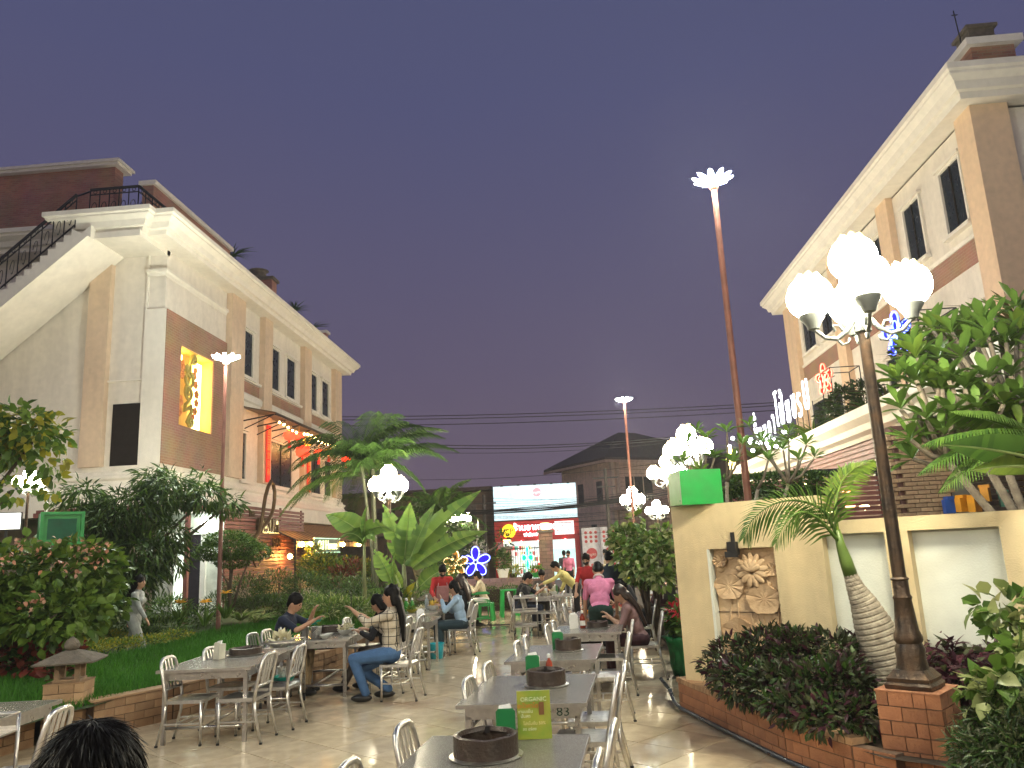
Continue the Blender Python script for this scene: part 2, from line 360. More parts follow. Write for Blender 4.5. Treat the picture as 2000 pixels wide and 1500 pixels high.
# plaza slab with diagonal stone tiles, joints recessed
slab = MB().box(-16, 16, -6, 30, -.30, -.012).build('plaza_paving', mat('tile_joint', (.09, .075, .055), .9)); struct(slab)
street = MB().box(-40, 40, 30, 45.6, -.296, -.04).build('street', mat('street_concrete', (.10, .09, .085), .7, scale=1.2)); struct(street)
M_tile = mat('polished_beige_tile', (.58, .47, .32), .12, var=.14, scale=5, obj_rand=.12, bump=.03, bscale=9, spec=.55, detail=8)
def kerb_left(y):
    P = [(-6.3, 4), (-5.72, 7.0), (-5.42, 8.7), (-5.08, 9.8), (-4.55, 11.3), (-4.1, 12.6), (-3.95, 14), (-4.0, 17), (-4.3, 21), (-4.3, 30)]
    for (a, b), (c, d) in zip(P, P[1:]):
        if b <= y <= d: return a+(c-a)*(y-b)/(d-b)
    return P[0][0] if y < 4 else P[-1][0]
TS = .6
def warm_shade_patches(m):  # brown noise patches paint warm-lit shade into the tile colour
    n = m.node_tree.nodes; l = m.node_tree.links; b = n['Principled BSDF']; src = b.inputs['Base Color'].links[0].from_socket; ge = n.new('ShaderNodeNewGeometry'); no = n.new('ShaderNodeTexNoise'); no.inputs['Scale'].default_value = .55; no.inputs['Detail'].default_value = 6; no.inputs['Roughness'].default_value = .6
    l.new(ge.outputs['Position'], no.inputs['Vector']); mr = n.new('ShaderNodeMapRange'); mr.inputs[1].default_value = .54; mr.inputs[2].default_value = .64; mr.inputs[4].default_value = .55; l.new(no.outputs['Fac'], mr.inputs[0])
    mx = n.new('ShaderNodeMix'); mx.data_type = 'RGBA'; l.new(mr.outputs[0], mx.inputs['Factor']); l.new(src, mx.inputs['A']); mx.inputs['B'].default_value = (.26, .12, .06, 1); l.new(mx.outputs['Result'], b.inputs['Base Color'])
warm_shade_patches(M_tile)
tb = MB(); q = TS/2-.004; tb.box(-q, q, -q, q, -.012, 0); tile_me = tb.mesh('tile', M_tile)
tang = math.radians(50); cells = []
for i in range(-60, 60):
    for j in range(-60, 60):
        x = (i*math.cos(tang)-j*math.sin(tang))*TS-.1; y = (i*math.sin(tang)+j*math.cos(tang))*TS+.2
        if 1.2 < y < 29.5 and kerb_left(y)-.5 < x < 4.4+max(0, y-11)*.3: cells.append((x, y))
cells.sort(key=lambda c: (c[0]**2+c[1]**2, c)); vis = [c for c in cells if abs(c[0]+.3) < .8*c[1] and c[1] > 3.6]; vs = set(vis[:295]); rest = [c for c in cells if c not in vs]
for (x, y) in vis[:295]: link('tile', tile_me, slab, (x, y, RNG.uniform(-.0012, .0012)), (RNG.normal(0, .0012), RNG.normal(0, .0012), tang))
tb = MB()
for (x, y) in rest: tb.box(x-q, x+q, y-q, y+q, -.012, RNG.uniform(-.001, .001), rz=tang)
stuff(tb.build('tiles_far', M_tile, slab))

def brickrow(parent, pts, z0, rows, bl, bh, th, m, mm, gap=.008, top=None, core=True, lim=290):
    """brick courses along a polyline: every brick an object sharing one mesh; mortar core behind"""
    kb = MB().box(-(bl-gap)/2, (bl-gap)/2, -th/2, th/2, 0, bh-gap).mesh('brick', m); n = 0; mb = MB(); extra = MB()
    for (a, b) in zip(pts, pts[1:]):
        a = Vector((a[0], a[1], 0)); b = Vector((b[0], b[1], 0)); L = (b-a).length; d = (b-a)/L; ang = math.atan2(d.y, d.x)
        c = (a+b)/2; mb.box(c.x-L/2, c.x+L/2, c.y-th/2+.008, c.y+th/2-.008, z0-.01, z0+rows*bh-.004, rz=ang, c=(c.x, c.y))
        nb_ = max(1, round(L/bl)); be = L/nb_
        for r in range(rows):
            ws = [be]*nb_ if r % 2 == 0 else [be/2]+[be]*(nb_-1)+[be/2]; s = 0
            for w_ in ws:
                p = a+d*(s+w_/2); s += w_
                if n < lim: o = link('brick', kb, parent, (p.x+RNG.normal(0, .0012), p.y+RNG.normal(0, .0012), z0+r*bh), (0, 0, ang+RNG.normal(0, .005)), ((w_-gap)/(bl-gap), 1, 1)); n += 1
                else: extra.box(p.x-(w_-gap)/2, p.x+(w_-gap)/2, p.y-th/2, p.y+th/2, z0+r*bh, z0+r*bh+bh-gap, rz=ang)
    if core: mb.build('mortar_core', mm, parent)
    if extra.f: stuff(extra.build('bricks_far', m, parent))
LW = thing('planter_wall', 'low curved buff brick wall edging the raised lawn on the left', 'wall')
LP = [(-5.56, 8.95), (-5.08, 9.8), (-4.55, 11.3), (-4.1, 12.6), (-3.95, 14), (-4.0, 17)]
brickrow(LW, LP, 0, 4, .26, .093, .2, M_brick, M_mortar, lim=240)
mb = MB()
for (a, b) in zip(LP, LP[1:]):
    c = ((a[0]+b[0])/2, (a[1]+b[1])/2); L = math.dist(a, b); mb.box(c[0]-L/2-.02, c[0]+L/2+.02, c[1]-.115, c[1]+.115, .372, .395, rz=math.atan2(b[1]-a[1], b[0]-a[0]), c=c)
mb.build('coping', M_brick, LW)
LW0 = thing('planter_wall', 'short stretch of buff brick wall on the near side of the stone lantern pedestal', 'wall')
brickrow(LW0, [(-6.6, 5.2), (-6.03, 8.6)], 0, 4, .26, .093, .2, M_brick, M_mortar)
def pedestal(name, label, x, y, rz, s, h, bh, bl, m, topm):
    t = thing(name, label, 'pedestal', (x, y, 0), rz); hs = s/2
    rows = round(h/bh); kb = MB().box(-(bl-.008)/2, (bl-.008)/2, -.05, .05, 0, bh-.008).mesh('brick', m); kh = MB().box(-(bl/2-.008)/2, (bl/2-.008)/2, -.05, .05, 0, bh-.008).mesh('brick', m)
    MB().box(-hs+.012, hs-.012, -hs+.012, hs-.012, 0, h-.012).build('mortar_core', M_mortar, t)
    for side in range(4):
        a = side*PI/2
        for r in range(rows):
            s_ = -hs; k = 0
            off = (r+side) % 2
            T_ = s-.10; n_b = max(1, round(T_/bl)); be = T_/n_b
            L = [be]*n_b if off == 0 else [be/2]+[be]*(n_b-1)+[be/2]
            x0 = -hs+.0
            for w_ in L:
                cx = x0+w_/2; me = kb if w_ > bl*.7 else kh; px = cx*math.cos(a)-(-hs+.05)*math.sin(a); py = cx*math.sin(a)+(-hs+.05)*math.cos(a)
                o = link('brick', me, t, (px, py, r*bh), (0, 0, a+RNG.normal(0, .004)))
                o.scale.x = (w_-.008)/((bl if me is kb else bl/2)-.008)
                x0 += w_
    MB().box(-hs-.004, hs+.004, -hs-.004, hs+.004, h-.008, h+.004).build('top_slab', topm, t)
    return t
# lawn terrain (raised behind the wall)
def gz(x, y):
    k = kerb_left(y); d = k-x
    if d < 0: return .30
    z = .345+.05*min(1, d/3)
    if y > 14: z += .03*min(1, (y-14)/3)
    p = math.exp(-((x+9.3)/.9)**2) if 13.5 < y < 18 else 0
    return z*(1-p)+.0*p+(.16*min(1, max(0, (-x-9.9)/1.2)))
xs = np.linspace(-16, -3.9, 62); ys = np.linspace(4.5, 30, 90); V = []; F = []
for y in ys:
    k = kerb_left(y)-.06
    for x in np.linspace(-17, k, 60): V.append((x, y, gz(x, y)+RNG.normal(0, .006)))
for i in range(len(ys)-1):
    for j in range(59): a = i*60+j; F.append((a, a+1, a+61, a+60))
lawn = MB().add(V, F).build('lawn_soil', mat('lawn_soil', (.03, .05, .012), .95, bump=.5)); struct(lawn)
# grass blades (one mass)
def in_lawn(x, y):
    k = kerb_left(y)-.16
    back = -8.2+.25*(y-12) if y > 9 else -8.2
    return (x < k) & (x > min(back, k-1.2)-1.0) & (y < 19.3)
n = 52000; P = np.zeros((n, 3)); c = 0
while c < n:
    y = 6.6+12.9*RNG.random()**1.35; k = kerb_left(y)-.14; x = k-abs(RNG.random())*(3.6 if y < 17.5 else 3.2)
    P[c] = (x, y, gz(x, y)-.005); c += 1
D = RNG.normal(0, .42, (n, 3)); D[:, 2] = 1; TB = (np.array([(-.09, 0, 0), (.09, 0, 0), (.03, .55, .05), (-.03, .55, .05), (.0, 1, .22), (-.01, 1, .22)]), [(0, 1, 2, 3), (3, 2, 4, 5)])
V, F, r = scatter(TB, P, D, .085+.05*RNG.random(n), 1.0)
G_grass = leafmat('grass_blade', (.07, .24, .015), (.03, .13, .01), .6, .3, 0)
tag(stuff(link('lawn_grass', np_mesh('lawn_grass', V, F, G_grass, r))), 'thick bright green lawn grass behind the curved brick wall', 'grass')

# ----------------------------------------------------------------- sweeps
def sweep(mb, path, prof, mi=0, caps=True):
    """path: 2D points, profile: (outward offset to the right of travel, z)"""
    n = len(path); m = len(prof); P = [Vector((p[0], p[1])) for p in path]; V = []
    for i in range(n):
        d0 = (P[i]-P[i-1]).normalized() if i else None; d1 = (P[i+1]-P[i]).normalized() if i < n-1 else None
        n0 = Vector((d0.y, -d0.x)) if d0 else None; n1 = Vector((d1.y, -d1.x)) if d1 else None
        if n0 is None: mt = n1
        elif n1 is None: mt = n0
        else: mt = (n0+n1); mt = mt/(max(.2, mt.dot(n1)))
        for (o, z) in prof: V.append((P[i].x+mt.x*o, P[i].y+mt.y*o, z))
    F = [(i*m+k, i*m+(k+1) % m, (i+1)*m+(k+1) % m, (i+1)*m+k) for i in range(n-1) for k in range(m)]
    if caps: F += [tuple(range(m))[::-1], tuple((n-1)*m+k for k in range(m))]
    mb.add(V, F, mi); return mb
EAVE = [(0, -.58), (.52, -.58), (.55, -.46), (.64, -.44), (.70, -.30), (.84, -.20), (.84, -.15), (.9, -.12), (.9, 0), (0, 0)]
def window(root, xp, y0, y1, z0, z1, s=1, panes=1, head=True):
    """window in a wall lying in plane x=xp, facing s*X; built as frame with panes and sill"""
    f = MB(); t = .07; a = xp; b = xp+s*.07; X0, X1 = min(a, b), max(a, b)
    f.box(X0, X1, y0-t, y0, z0-t, z1+t).box(X0, X1, y1, y1+t, z0-t, z1+t).box(X0, X1, y0, y1, z1, z1+t).box(X0, X1, y0, y1, z0-t, z0)
    o = wb(f, 'window', M_trim, root)
    st = (y1-y0)/panes
    for k in range(panes):
        MB().box(*sorted((xp+s*.006, xp+s*.02)), y0+k*st+.02, y0+(k+1)*st-.02, z0, z1).build('pane', M_glass, o)
    if panes > 1:
        mm = MB()
        for k in range(1, panes): mm.box(*sorted((xp+s*.004, xp+s*.045)), y0+k*st-.02, y0+k*st+.02, z0, z1)
        mm.build('mullion', M_dark, o)
    if head:
        MB().box(*sorted((xp, xp+s*.13)), y0-.14, y1+.14, z1+.075, z1+.15).build('head_mould', M_trim, o)
        MB().box(*sorted((xp, xp+s*.16)), y0-.14, y1+.14, z0-.16, z0-.075).build('sill', M_trim, o)
    return o
# ================================================================= LEFT BUILDING
LB = thing('corner_building', 'cream three storey building on the left with lit yellow ornament panel and roof stair', 'building', (-14, 27, .4))
b = MB().box(-24, -10.95, 23.9, 36.4, 4.2, 10.7).box(-24, -11.48, 20.05, 23.9, 4.2, 10.7).box(-11.48, -10.95, 20.05, 23.9, 8.86, 10.7); wb(b, 'wall', M_white, LB)
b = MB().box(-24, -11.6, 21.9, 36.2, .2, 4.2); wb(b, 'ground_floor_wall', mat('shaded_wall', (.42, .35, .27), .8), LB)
b = MB().box(-24, -10.6, 20.0, 36.6, 10.75, 10.95); wb(b, 'roof_slab', M_trim, LB)
b = MB(); sweep(b, [(-10.95, 37.2), (-10.95, 19.45)], [(-o, z+11.18) for o, z in EAVE]); b2 = MB()
b = MB(); sweep(b, [(-24, 19.97), (-12.62, 19.97), (-12.62, 19.2), (-11.45, 19.2), (-11.45, 19.5), (-10.95, 19.5), (-10.95, 36.4), (-24, 36.4)], [(o, z+11.18) for o, z in EAVE]); wb(b, 'eave_cornice', M_trim, LB, 20)
BAND = [(0, 3.2), (.66, 3.2), (.66, 3.72), (.40, 3.80), (.34, 3.92), (.24, 3.98), (.20, 4.10), (.27, 4.16), (.27, 4.22), (.17, 4.26), (.17, 4.34), (.10, 4.37), (.12, 4.50), (0, 4.50)]
b = MB(); sweep(b, [(-24, 20.1), (-10.98, 20.1), (-10.98, 36.6), (-24, 36.6)], BAND); wb(b, 'band_cornice', M_trim, LB, 20)
# sign panel box
b = MB().box(-11.47, -10.86, 19.96, 20.84, 4.5, 8.85).box(-11.47, -10.86, 22.9, 23.82, 4.5, 8.85).box(-11.47, -10.86, 20.84, 22.9, 4.5, 5.69).box(-11.47, -10.86, 20.84, 22.9, 8.0, 8.85)
wb(b, 'panel_core', M_trim, LB)
b = MB().box(-10.86, -10.83, 19.98, 20.84, 4.52, 8.83).box(-10.86, -10.83, 22.9, 23.80, 4.52, 8.83).box(-10.86, -10.83, 20.84, 22.9, 4.52, 5.69).box(-10.86, -10.83, 20.84, 22.9, 8.0, 8.83)
wb(b, 'brick_facing', M_brickY, LB)
# lit recess: painted yellow box, light tube on the far jamb and at the near top, scroll ornament and flowers
M_rec = mat('yellow_recess_paint', (.80, .56, .16), .6, var=.05)
b = MB().box(-11.3, -11.26, 20.84, 22.9, 5.69, 8.0).box(-11.26, -10.87, 20.84, 20.86, 5.70, 7.99).box(-11.26, -10.87, 22.88, 22.899, 5.70, 7.99).box(-11.26, -10.87, 20.86, 22.88, 5.691, 5.71).box(-11.26, -10.87, 20.86, 22.88, 7.98, 7.999)
wb(b, 'sign_recess', M_rec, LB)
b = MB().box(-11.22, -11.17, 22.33, 22.78, 5.82, 7.86).box(-11.22, -11.17, 20.92, 21.55, 7.66, 7.9); wb(b, 'light_tube', glow('warm_tube', (1, .72, .22), 7.0), LB)
def spiral(cx, cz, r0, r1, a0, a1, n=14): return [(cx+(r0+(r1-r0)*k/n)*math.cos(a0+(a1-a0)*k/n), cz+(r0+(r1-r0)*k/n)*math.sin(a0+(a1-a0)*k/n)) for k in range(n+1)]
yc = 21.72
sc = spiral(.22, .92, .04, .15, 0, 8.5)+[(.0, .75), (-.02, .55)]+spiral(-.02, .28, .22, .24, 2.4, 7.4, 12)+spiral(.0, -.12, .26, .05, 2.0, 11, 22)
sc2 = spiral(-.18, .55, .04, .13, 0, 9)+[(-.05, .36)]; sc3 = [(.0, -.38), (-.2, -.5), (-.24, -.7), (-.05, -.62), (.14, -.48), (.18, -.66), (.02, -.85), (-.08, -1.0), (.06, -1.1)]+spiral(.16, -.97, .13, .03, -1.6, 6, 12)
b = MB()
for s_ in (sc, sc2, sc3): b.tube([(-11.0, yc+y, 6.9+z) for y, z in s_], .052, 6)
wb(b, 'scroll_ornament', mat('olive_ornament', (.42, .36, .09), .5), LB, 40)
fl = MB()
for (y, z, r_) in [(.32, .45, .13), (.42, .2, .13), (.5, -.08, .14), (.5, -.34, .13), (.44, -.6, .13), (.3, -.8, .11), (-.45, .6, .2), (-.42, .35, .14), (-.5, -.45, .2), (-.5, -.75, .16), (.38, .64, .1)]:
    for k in range(5): a = k*2*PI/5+y*3; fl.ball((-11.02, yc+y+r_*.55*math.cos(a), 6.9+z+r_*.55*math.sin(a)), (.04, r_*.45, r_*.45), 7, 5)
    fl.ball((-10.99, yc+y, 6.9+z), (.04, r_*.3, r_*.3), 6, 5); wb(fl, 'flower_ornament', mat('orange_ornament', (.75, .30, .09), .5), LB, True); fl = MB()
# mouldings, pilasters, bays
b = MB(); sweep(b, [(-11.45, 19.98), (-10.95, 19.98), (-10.95, 23.9)], [(0, 9.80), (.03, 9.80), (.05, 9.88), (.10, 9.92), (.10, 10.0), (0, 10.0)]); wb(b, 'string_course', M_trim, LB)
for (y0, y1) in ((23.95, 25.0), (26.75, 27.5), (31.1, 31.95), (35.4, 36.42)):
    wb(MB().box(-10.96, -10.74, y0, y1, 4.5, 10.62), 'pilaster', M_beige, LB)
for (y0, y1, wins) in ((25.0, 26.75, [(25.2, 26.05)]), (27.5, 31.1, [(27.75, 28.6), (29.4, 30.35)]), (31.95, 35.4, [(32.3, 33.1), (33.85, 34.8)])):
    wb(MB().box(-10.95, -10.93, y0, y1, 7.52, 7.93), 'brick_band', M_brickY, LB)
    b = MB(); sweep(b, [(-10.95, y0+.002), (-10.95, y1-.002)], [(0, 7.05), (.05, 7.05), (.08, 7.2), (.14, 7.25), (.16, 7.42), (.1, 7.5), (0, 7.5)]); wb(b, 'ledge', M_trim, LB)
    b = MB(); sweep(b, [(-10.95, y0+.002), (-10.95, y1-.002)], [(0, 7.95), (.1, 7.95), (.12, 8.03), (0, 8.03)]); wb(b, 'ledge', M_trim, LB)
    for (a, c_) in wins: window(LB, -10.95, a, c_, 8.15, 9.72)
window(LB, -10.95, 25.2, 25.6, 4.55, 6.1); window(LB, -10.95, 27.75, 30.1, 4.55, 6.15, panes=2); window(LB, -10.95, 32.1, 33.7, 4.55, 6.1, panes=2); window(LB, -10.95, 34.2, 35.2, 4.55, 6.1)
# gable side (y=20)
wb(MB().box(-13.08, -12.46, 19.86, 20.06, 4.5, 10.6), 'pilaster', M_beige, LB)
wb(MB().box(-11.49, -11.44, 19.99, 20.06, 8.85, 10.6), 'pilaster', M_trim, LB)
wb(MB().box(-24, -13.08, 20.0, 20.07, 4.5, 6.84), 'wall_plinth', M_white, LB)
wb(MB().box(-12.46, -11.47, 19.97, 20.07, 6.83, 6.87), 'string_course', M_trim, LB)
wb(MB().box(-12.27, -11.48, 20.0, 20.06, 4.5, 6.2), 'shutter_door', M_dark, LB)
# outside stair up the gable: stringer, steps, landing
b = MB(); n = 22; st = []
x0, z0 = -12.66, 10.64; rise = .172; run = .205
poly = [(x0, z0)]
for k in range(n): poly += [(x0-k*run, z0-(k+1)*rise), (x0-(k+1)*run, z0-(k+1)*rise)]
poly += [(x0-n*run, z0-n*rise-.45), (x0+.45, z0-.22)]
b.prism([(x, 18.32, z) for x, z in poly], (0, 18.32, 0), (0, 18.44, 0)); wb(b, 'stair_stringer', M_trim, LB)
b = MB(); a = (x0-n*run, z0-n*rise-.45); c_ = (x0+.45, z0-.22)
b.prism([(c_[0], 18.44, c_[1]), (a[0], 18.44, a[1]), (a[0], 18.44, a[1]+.35), (c_[0], 18.44, c_[1]+.35)], (0, 18.44, 0), (0, 20.0, 0)); wb(b, 'stair_flight', M_trim, LB)
wb(MB().box(-12.6, -10.95, 18.6, 20.2, 10.45, 10.62), 'landing', M_trim, LB)
# roof brick walls
wb(MB().box(-24, -15.15, 24, 24.5, 10.9, 15.58), 'roof_wall', M_brickX, LB); wb(MB().box(-24, -14.95, 23.8, 24.7, 15.58, 15.68).box(-24, -14.88, 23.73, 24.77, 15.68, 15.78), 'wall_cap', M_trim, LB)
wb(MB().box(-12.35, -12.0, 21.0, 26.4, 10.9, 13.15), 'roof_wall', M_brickR, LB); wb(MB().box(-12.44, -11.91, 20.92, 26.5, 13.15, 13.29), 'wall_cap', M_trim, LB)
for (y, h, s_) in ((28.2, 1.7, .5), (31.2, 1.2, .3), (35.3, 1.5, .4)):
    wb(MB().box(-11.6, -11.6+s_, y, y+s_, 10.9, 10.9+h), 'roof_pier', M_brickR, LB); wb(MB().box(-11.68, -11.52+s_, y-.08, y+s_+.08, 10.9+h, 11.02+h), 'pier_cap', M_roofstone if y < 34 else M_trim, LB)
# wrought iron railing on landing and stair
RL = thing('stair_railing', 'black wrought iron railing with scrolls on the landing and roof stair', 'railing', (-12, 18.5, 11.2))
def rail(p, q, h, n, root):
    b = MB(); p = Vector(p); q = Vector(q); b.bar(p+Vector((0, 0, h)), q+Vector((0, 0, h)), .05, .06).bar(p+Vector((0, 0, h-.16)), q+Vector((0, 0, h-.16)), .025).bar(p+Vector((0, 0, .08)), q+Vector((0, 0, .08)), .03); wb(b, 'rail', M_iron, root)
    for k in range(n+1):
        c = p+(q-p)*k/n; b = MB().bar(c, c+Vector((0, 0, h)), .022); wb(b, 'baluster', M_iron, root)
        if k < n:
            c2 = p+(q-p)*(k+.5)/n; d = (q-p).normalized(); b = MB()
            b.tube([c2+d*(.09*math.cos(t)*(1-t/9))+Vector((0, 0, h*.42+.16*math.sin(t)*1.2)) for t in [i*.5 for i in range(12)]], .012, 4)
            b.tube([c2+d*(.05*math.cos(t))+Vector((0, 0, h-.08+.05*math.sin(t))) for t in [i*2*PI/8 for i in range(8)]], .011, 4, closed=True); wb(b, 'scroll', M_iron, root)
rail((-11.4, 19.2, 11.19), (-12.8, 19.2, 11.19), 1.0, 5, RL); rail((-11.4, 19.2, 11.19), (-11.4, 21.0, 11.19), 1.0, 5, RL)
rail((-12.65, 18.42, 10.72), (-12.65-n*run, 18.42, 10.72-n*rise), .95, 15, RL); wb(MB().bar((-12.65, 18.42, 11.62), (-12.8, 19.2, 12.15), .04), 'rail', M_iron, RL)
# awning over first floor windows
AW = thing('window_awning', 'thin dark framed canopy over the first floor windows hung with red lanterns', 'awning', (-10.4, 30, 6.9))
wb(MB().prism([(-10.93, 25.3, 7.02), (-10.93, 25.3, 6.98), (-9.75, 25.3, 6.70), (-9.75, 25.3, 6.74)], (0, 25.3, 0), (0, 35.3, 0)), 'canopy_sheet', mat('brown_sheet', (.10, .065, .035), .5), AW)
for y in np.linspace(25.3, 35.3, 9):
    wb(MB().bar((-10.9, y, 6.5), (-9.8, y, 6.66), .04).bar((-10.9, y, 6.2), (-9.8, y, 6.66), .03), 'bracket', M_iron, AW)
wb(MB().bar((-9.76, 25.3, 6.66), (-9.76, 35.3, 6.66), .05), 'front_beam', M_iron, AW)
# ground floor: entrance, pergola and slatted sign screen
DO = thing('entrance_porch', 'small white framed entrance with dark door under the pergola', 'doorway', (-10.5, 21.2, .5))
wb(MB().box(-11.5, -10.92, 21.1, 21.25, .3, 3.2).box(-10.1, -9.55, 21.1, 21.25, .3, 3.2).box(-10.92, -10.1, 21.1, 21.25, 2.75, 3.2), 'wall', mat('porch_white', (.62, .66, .60), .7), DO)
wb(MB().box(-10.98, -10.88, 21.0, 21.1, .5, 2.8).box(-10.14, -10.0, 21.0, 21.1, .5, 2.8).box(-11.05, -9.95, 20.95, 21.1, 2.62, 2.78), 'frame', M_whitep, DO)
wb(MB().box(-10.5, -10.14, 21.02, 21.06, .5, 2.62), 'door', mat('smoked_glass_door', (.03, .028, .035), .2), DO)
wb(MB().box(-10.88, -10.5, 21.04, 21.07, .5, 2.62), 'lit_pane', glow('porch_glow', (.85, 1, .8), .75), DO)
wb(MB().box(-11.1, -9.9, 20.2, 21.0, .12, .32).box(-11.0, -10.0, 20.6, 21.0, .32, .5), 'step', mat('grey_step', (.25, .24, .22), .7), DO)
LT = tag(MB().ball((-9.9, 20.7, 2.95), (.14, .14, .09), 10, 6).build('porch_light', glow('porch_lamp', (.85, 1, .85), 30)), 'bright white ceiling light glowing beside the entrance porch', 'light')
PG = thing('pergola', 'dark red slatted pergola roof over the entrance behind the leaves', 'pergola', (-11, 20, 3.3))
for k in range(7): wb(MB().box(-13.6, -9.5, 19.1+k*.28, 19.17+k*.28, 3.28, 3.36), 'slat', M_slat, PG)
wb(MB().box(-13.6, -13.5, 19, 21, 3.16, 3.28).box(-9.6, -9.5, 19, 21, 3.16, 3.28).box(-9.6, -9.5, 19, 19.1, .4, 3.16), 'frame', M_slat, PG)
SC = thing('slatted_screen', 'tall red brown slatted wooden screen carrying the bar sign', 'screen', (-9.5, 24, 1))
sl_me = MB().box(-.02, .02, -3.2, 3.2, 0, .088).mesh('slat', M_slat)
for k in range(20): o = link('slat', sl_me, SC, (0, .24, .2-1+.9+k*.118)); 
wb(MB().box(-9.58, -9.53, 21.15, 21.23, .6, 3.5).box(-9.58, -9.53, 25.3, 25.38, .6, 3.5).box(-9.58, -9.53, 27.3, 27.38, .6, 3.5), 'post', M_slat, SC)
M_bronze = mat('bronze_letter', (.10, .06, .025), .4, metal=.5); M_gold = glow('gold_letter_light', (1, .82, .25), .8)
SG = thing('bar_sign', 'bronze script lettering THE Josun BAR with a tall loop on the slatted screen', 'sign', (-9.4, 24, 2.4))
lp = [(22.5, 2.35), (22.95, 2.7), (23.2, 3.15), (23.4, 3.75), (23.82, 4.25), (24.15, 3.95), (24.05, 3.4), (23.7, 3.05), (23.2, 2.8), (23.0, 2.6)]
lpp = []
for i in range(len(lp)-1):
    for t in (0, .5): p0, p1, p2, p3 = [Vector(lp[max(0, min(len(lp)-1, j))]) for j in (i-1, i, i+1, i+2)]; lpp.append(.5*((2*p1)+(p2-p0)*t+(2*p0-5*p1+4*p2-p3)*t*t+(3*p1-p0-3*p2+p3)*t**3))
wb(MB().tube([(-9.3, p[0], p[1]) for p in lpp], .06, 8), 'script_loop', M_bronze, SG, True)
RY = (PI/2, 0, PI/2)
for (tx, sz, y, z, m_, d_) in (('osun', .98, 24.0, 2.98, M_bronze, .09), ('osun', .95, 24.0, 2.96, M_gold, .10), ('BAR', .40, 24.75, 2.36, M_bronze, .05), ('THE', .26, 22.75, 3.2, M_bronze, .05)):
    o = text('lettering', tx, sz, m_, SG, (-9.44+9.4, y-24, z-2.4), RY, d_, .95); 
    if m_ is M_gold: o.location.x += .0; o.location.y += .03; o.location.z -= .02; o.scale = (1, .98, .8)
wb(MB().box(-9.1, -8.98, 22.55, 23.15, 2.2, 2.24).tube([(-9.3, 22.85+.3*math.cos(a), 2.0+.35*math.sin(a)) for a in [k*PI/5 for k in range(10)]], .03, 6, closed=True), 'round_emblem', M_bronze, SG, True)
# striped awning with sign
A2 = thing('striped_awning', 'brown striped fabric awning lit from below at the foot of the building', 'awning', (-9, 31, 2.6))
n_ = 40; V = []; F = []
b = MB()
for k in range(n_):
    y0 = 24.5+k*.24; b.add([(-9.45 if y0 < 27.4 else -10.3, y0, 2.76 if y0 < 27.4 else 3.12), (-8.7, y0, 2.42), (-8.7, y0+.24, 2.42), (-9.45 if y0 < 27.4 else -10.3, y0+.24, 2.76 if y0 < 27.4 else 3.12), (-8.7, y0, 2.2), (-8.7, y0+.24, 2.2)], [(0, 1, 2, 3), (1, 4, 5, 2)], k % 2)
wb(b, 'awning_fabric', [mat('awning_brown', (.16, .09, .045), .8, trans=.3), mat('awning_buff', (.36, .23, .11), .8, trans=.3)], A2)
wb(MB().bar((-8.72, 24.5, 2.4), (-8.72, 34.1, 2.4), .04).bar((-9.4, 24.5, 2.75), (-8.7, 24.5, 2.4), .03).bar((-8.75, 24.55, .4), (-8.75, 24.55, 2.4), .06), 'frame', M_iron, A2)
OS = thing('awning_sign', 'green framed Oil House sign with glowing letters hanging below the striped awning', 'sign', (-8.60, 27.3, 2.24))
MB().box(-.02, .0, -1.4, 1.5, -.22, .24).build('sign_board', mat('sign_dark_green', (.02, .07, .04), .5), OS)
b = MB()
for z_ in (-.24, .24): b.bar((.01, -1.42, z_), (.01, 1.52, z_), .035)
b.build('frame', glow('sign_frame_green', (.2, .9, .5), .45), OS)
text('lettering', 'Oil House', .46, glow('sign_letter', (.95, 1, .40), .9), OS, (.02, .05, 0), RY, .03, 1.15)
warmB = glow('warm_bulb', (1, .50, .11), 230)
for i, y in enumerate((24.8, 25.6, 29.3, 25.3, 31.6)):
    lx = -8.62 if i != 3 else -9.2
    t = thing('hanging_bulb', ['amber bulb nearest the slatted screen under the striped awning', 'amber bulb left of the Oil House sign', 'amber bulb right of the Oil House sign', 'amber bulb glowing beside the BAR lettering', 'farthest amber bulb under the striped awning'][i], 'light bulb', (lx, y, 2.28 if i != 3 else 1.92), group='amber bulbs by the awning')
    MB().ball((0, 0, 0), .075, 8, 6).build('bulb', warmB, t, True); MB().bar((0, 0, .05), (0, 0, .16), .03).build('socket', M_blk, t)
tag(MB().box(-11.55, -11.5, 28, 36, .6, 2.6).build('lit_interior_wall', mat('warm_interior', (.6, .40, .18), .8)), 'warm lit wall inside the restaurant behind the shrubs', 'wall')
# ================================================================= RIGHT BUILDING
RB = thing('corner_building', 'white three storey building on the right with peach pilasters above the neon flowers', 'building', (14, 25, .4))
M_peach = stain(mat('pilaster_peach', (.74, .54, .36), .8, var=.05), .88)
wb(MB().box(10.05, 24, 17.4, 33.6, .2, 11.4), 'wall', M_white, RB); wb(MB().box(9.7, 24, 17.1, 34.0, 11.9, 12.1), 'roof_slab', M_trim, RB)
b = MB(); sweep(b, [(24, 33.6), (10.05, 33.6), (10.05, 17.4), (24, 17.4)], [(o, z*1.25+12.17) for o, z in EAVE]); wb(b, 'eave_cornice', M_trim, RB, 20)
for (y0, y1) in ((17.3, 17.95), (22.2, 23.0), (26.9, 27.7), (32.3, 33.65)):
    wb(MB().box(9.86, 10.06, y0, y1, .5, 11.45), 'pilaster', M_peach, RB)
wb(MB().box(9.861, 10.72, 17.2, 17.401, .5, 11.45), 'pilaster', M_peach, RB)
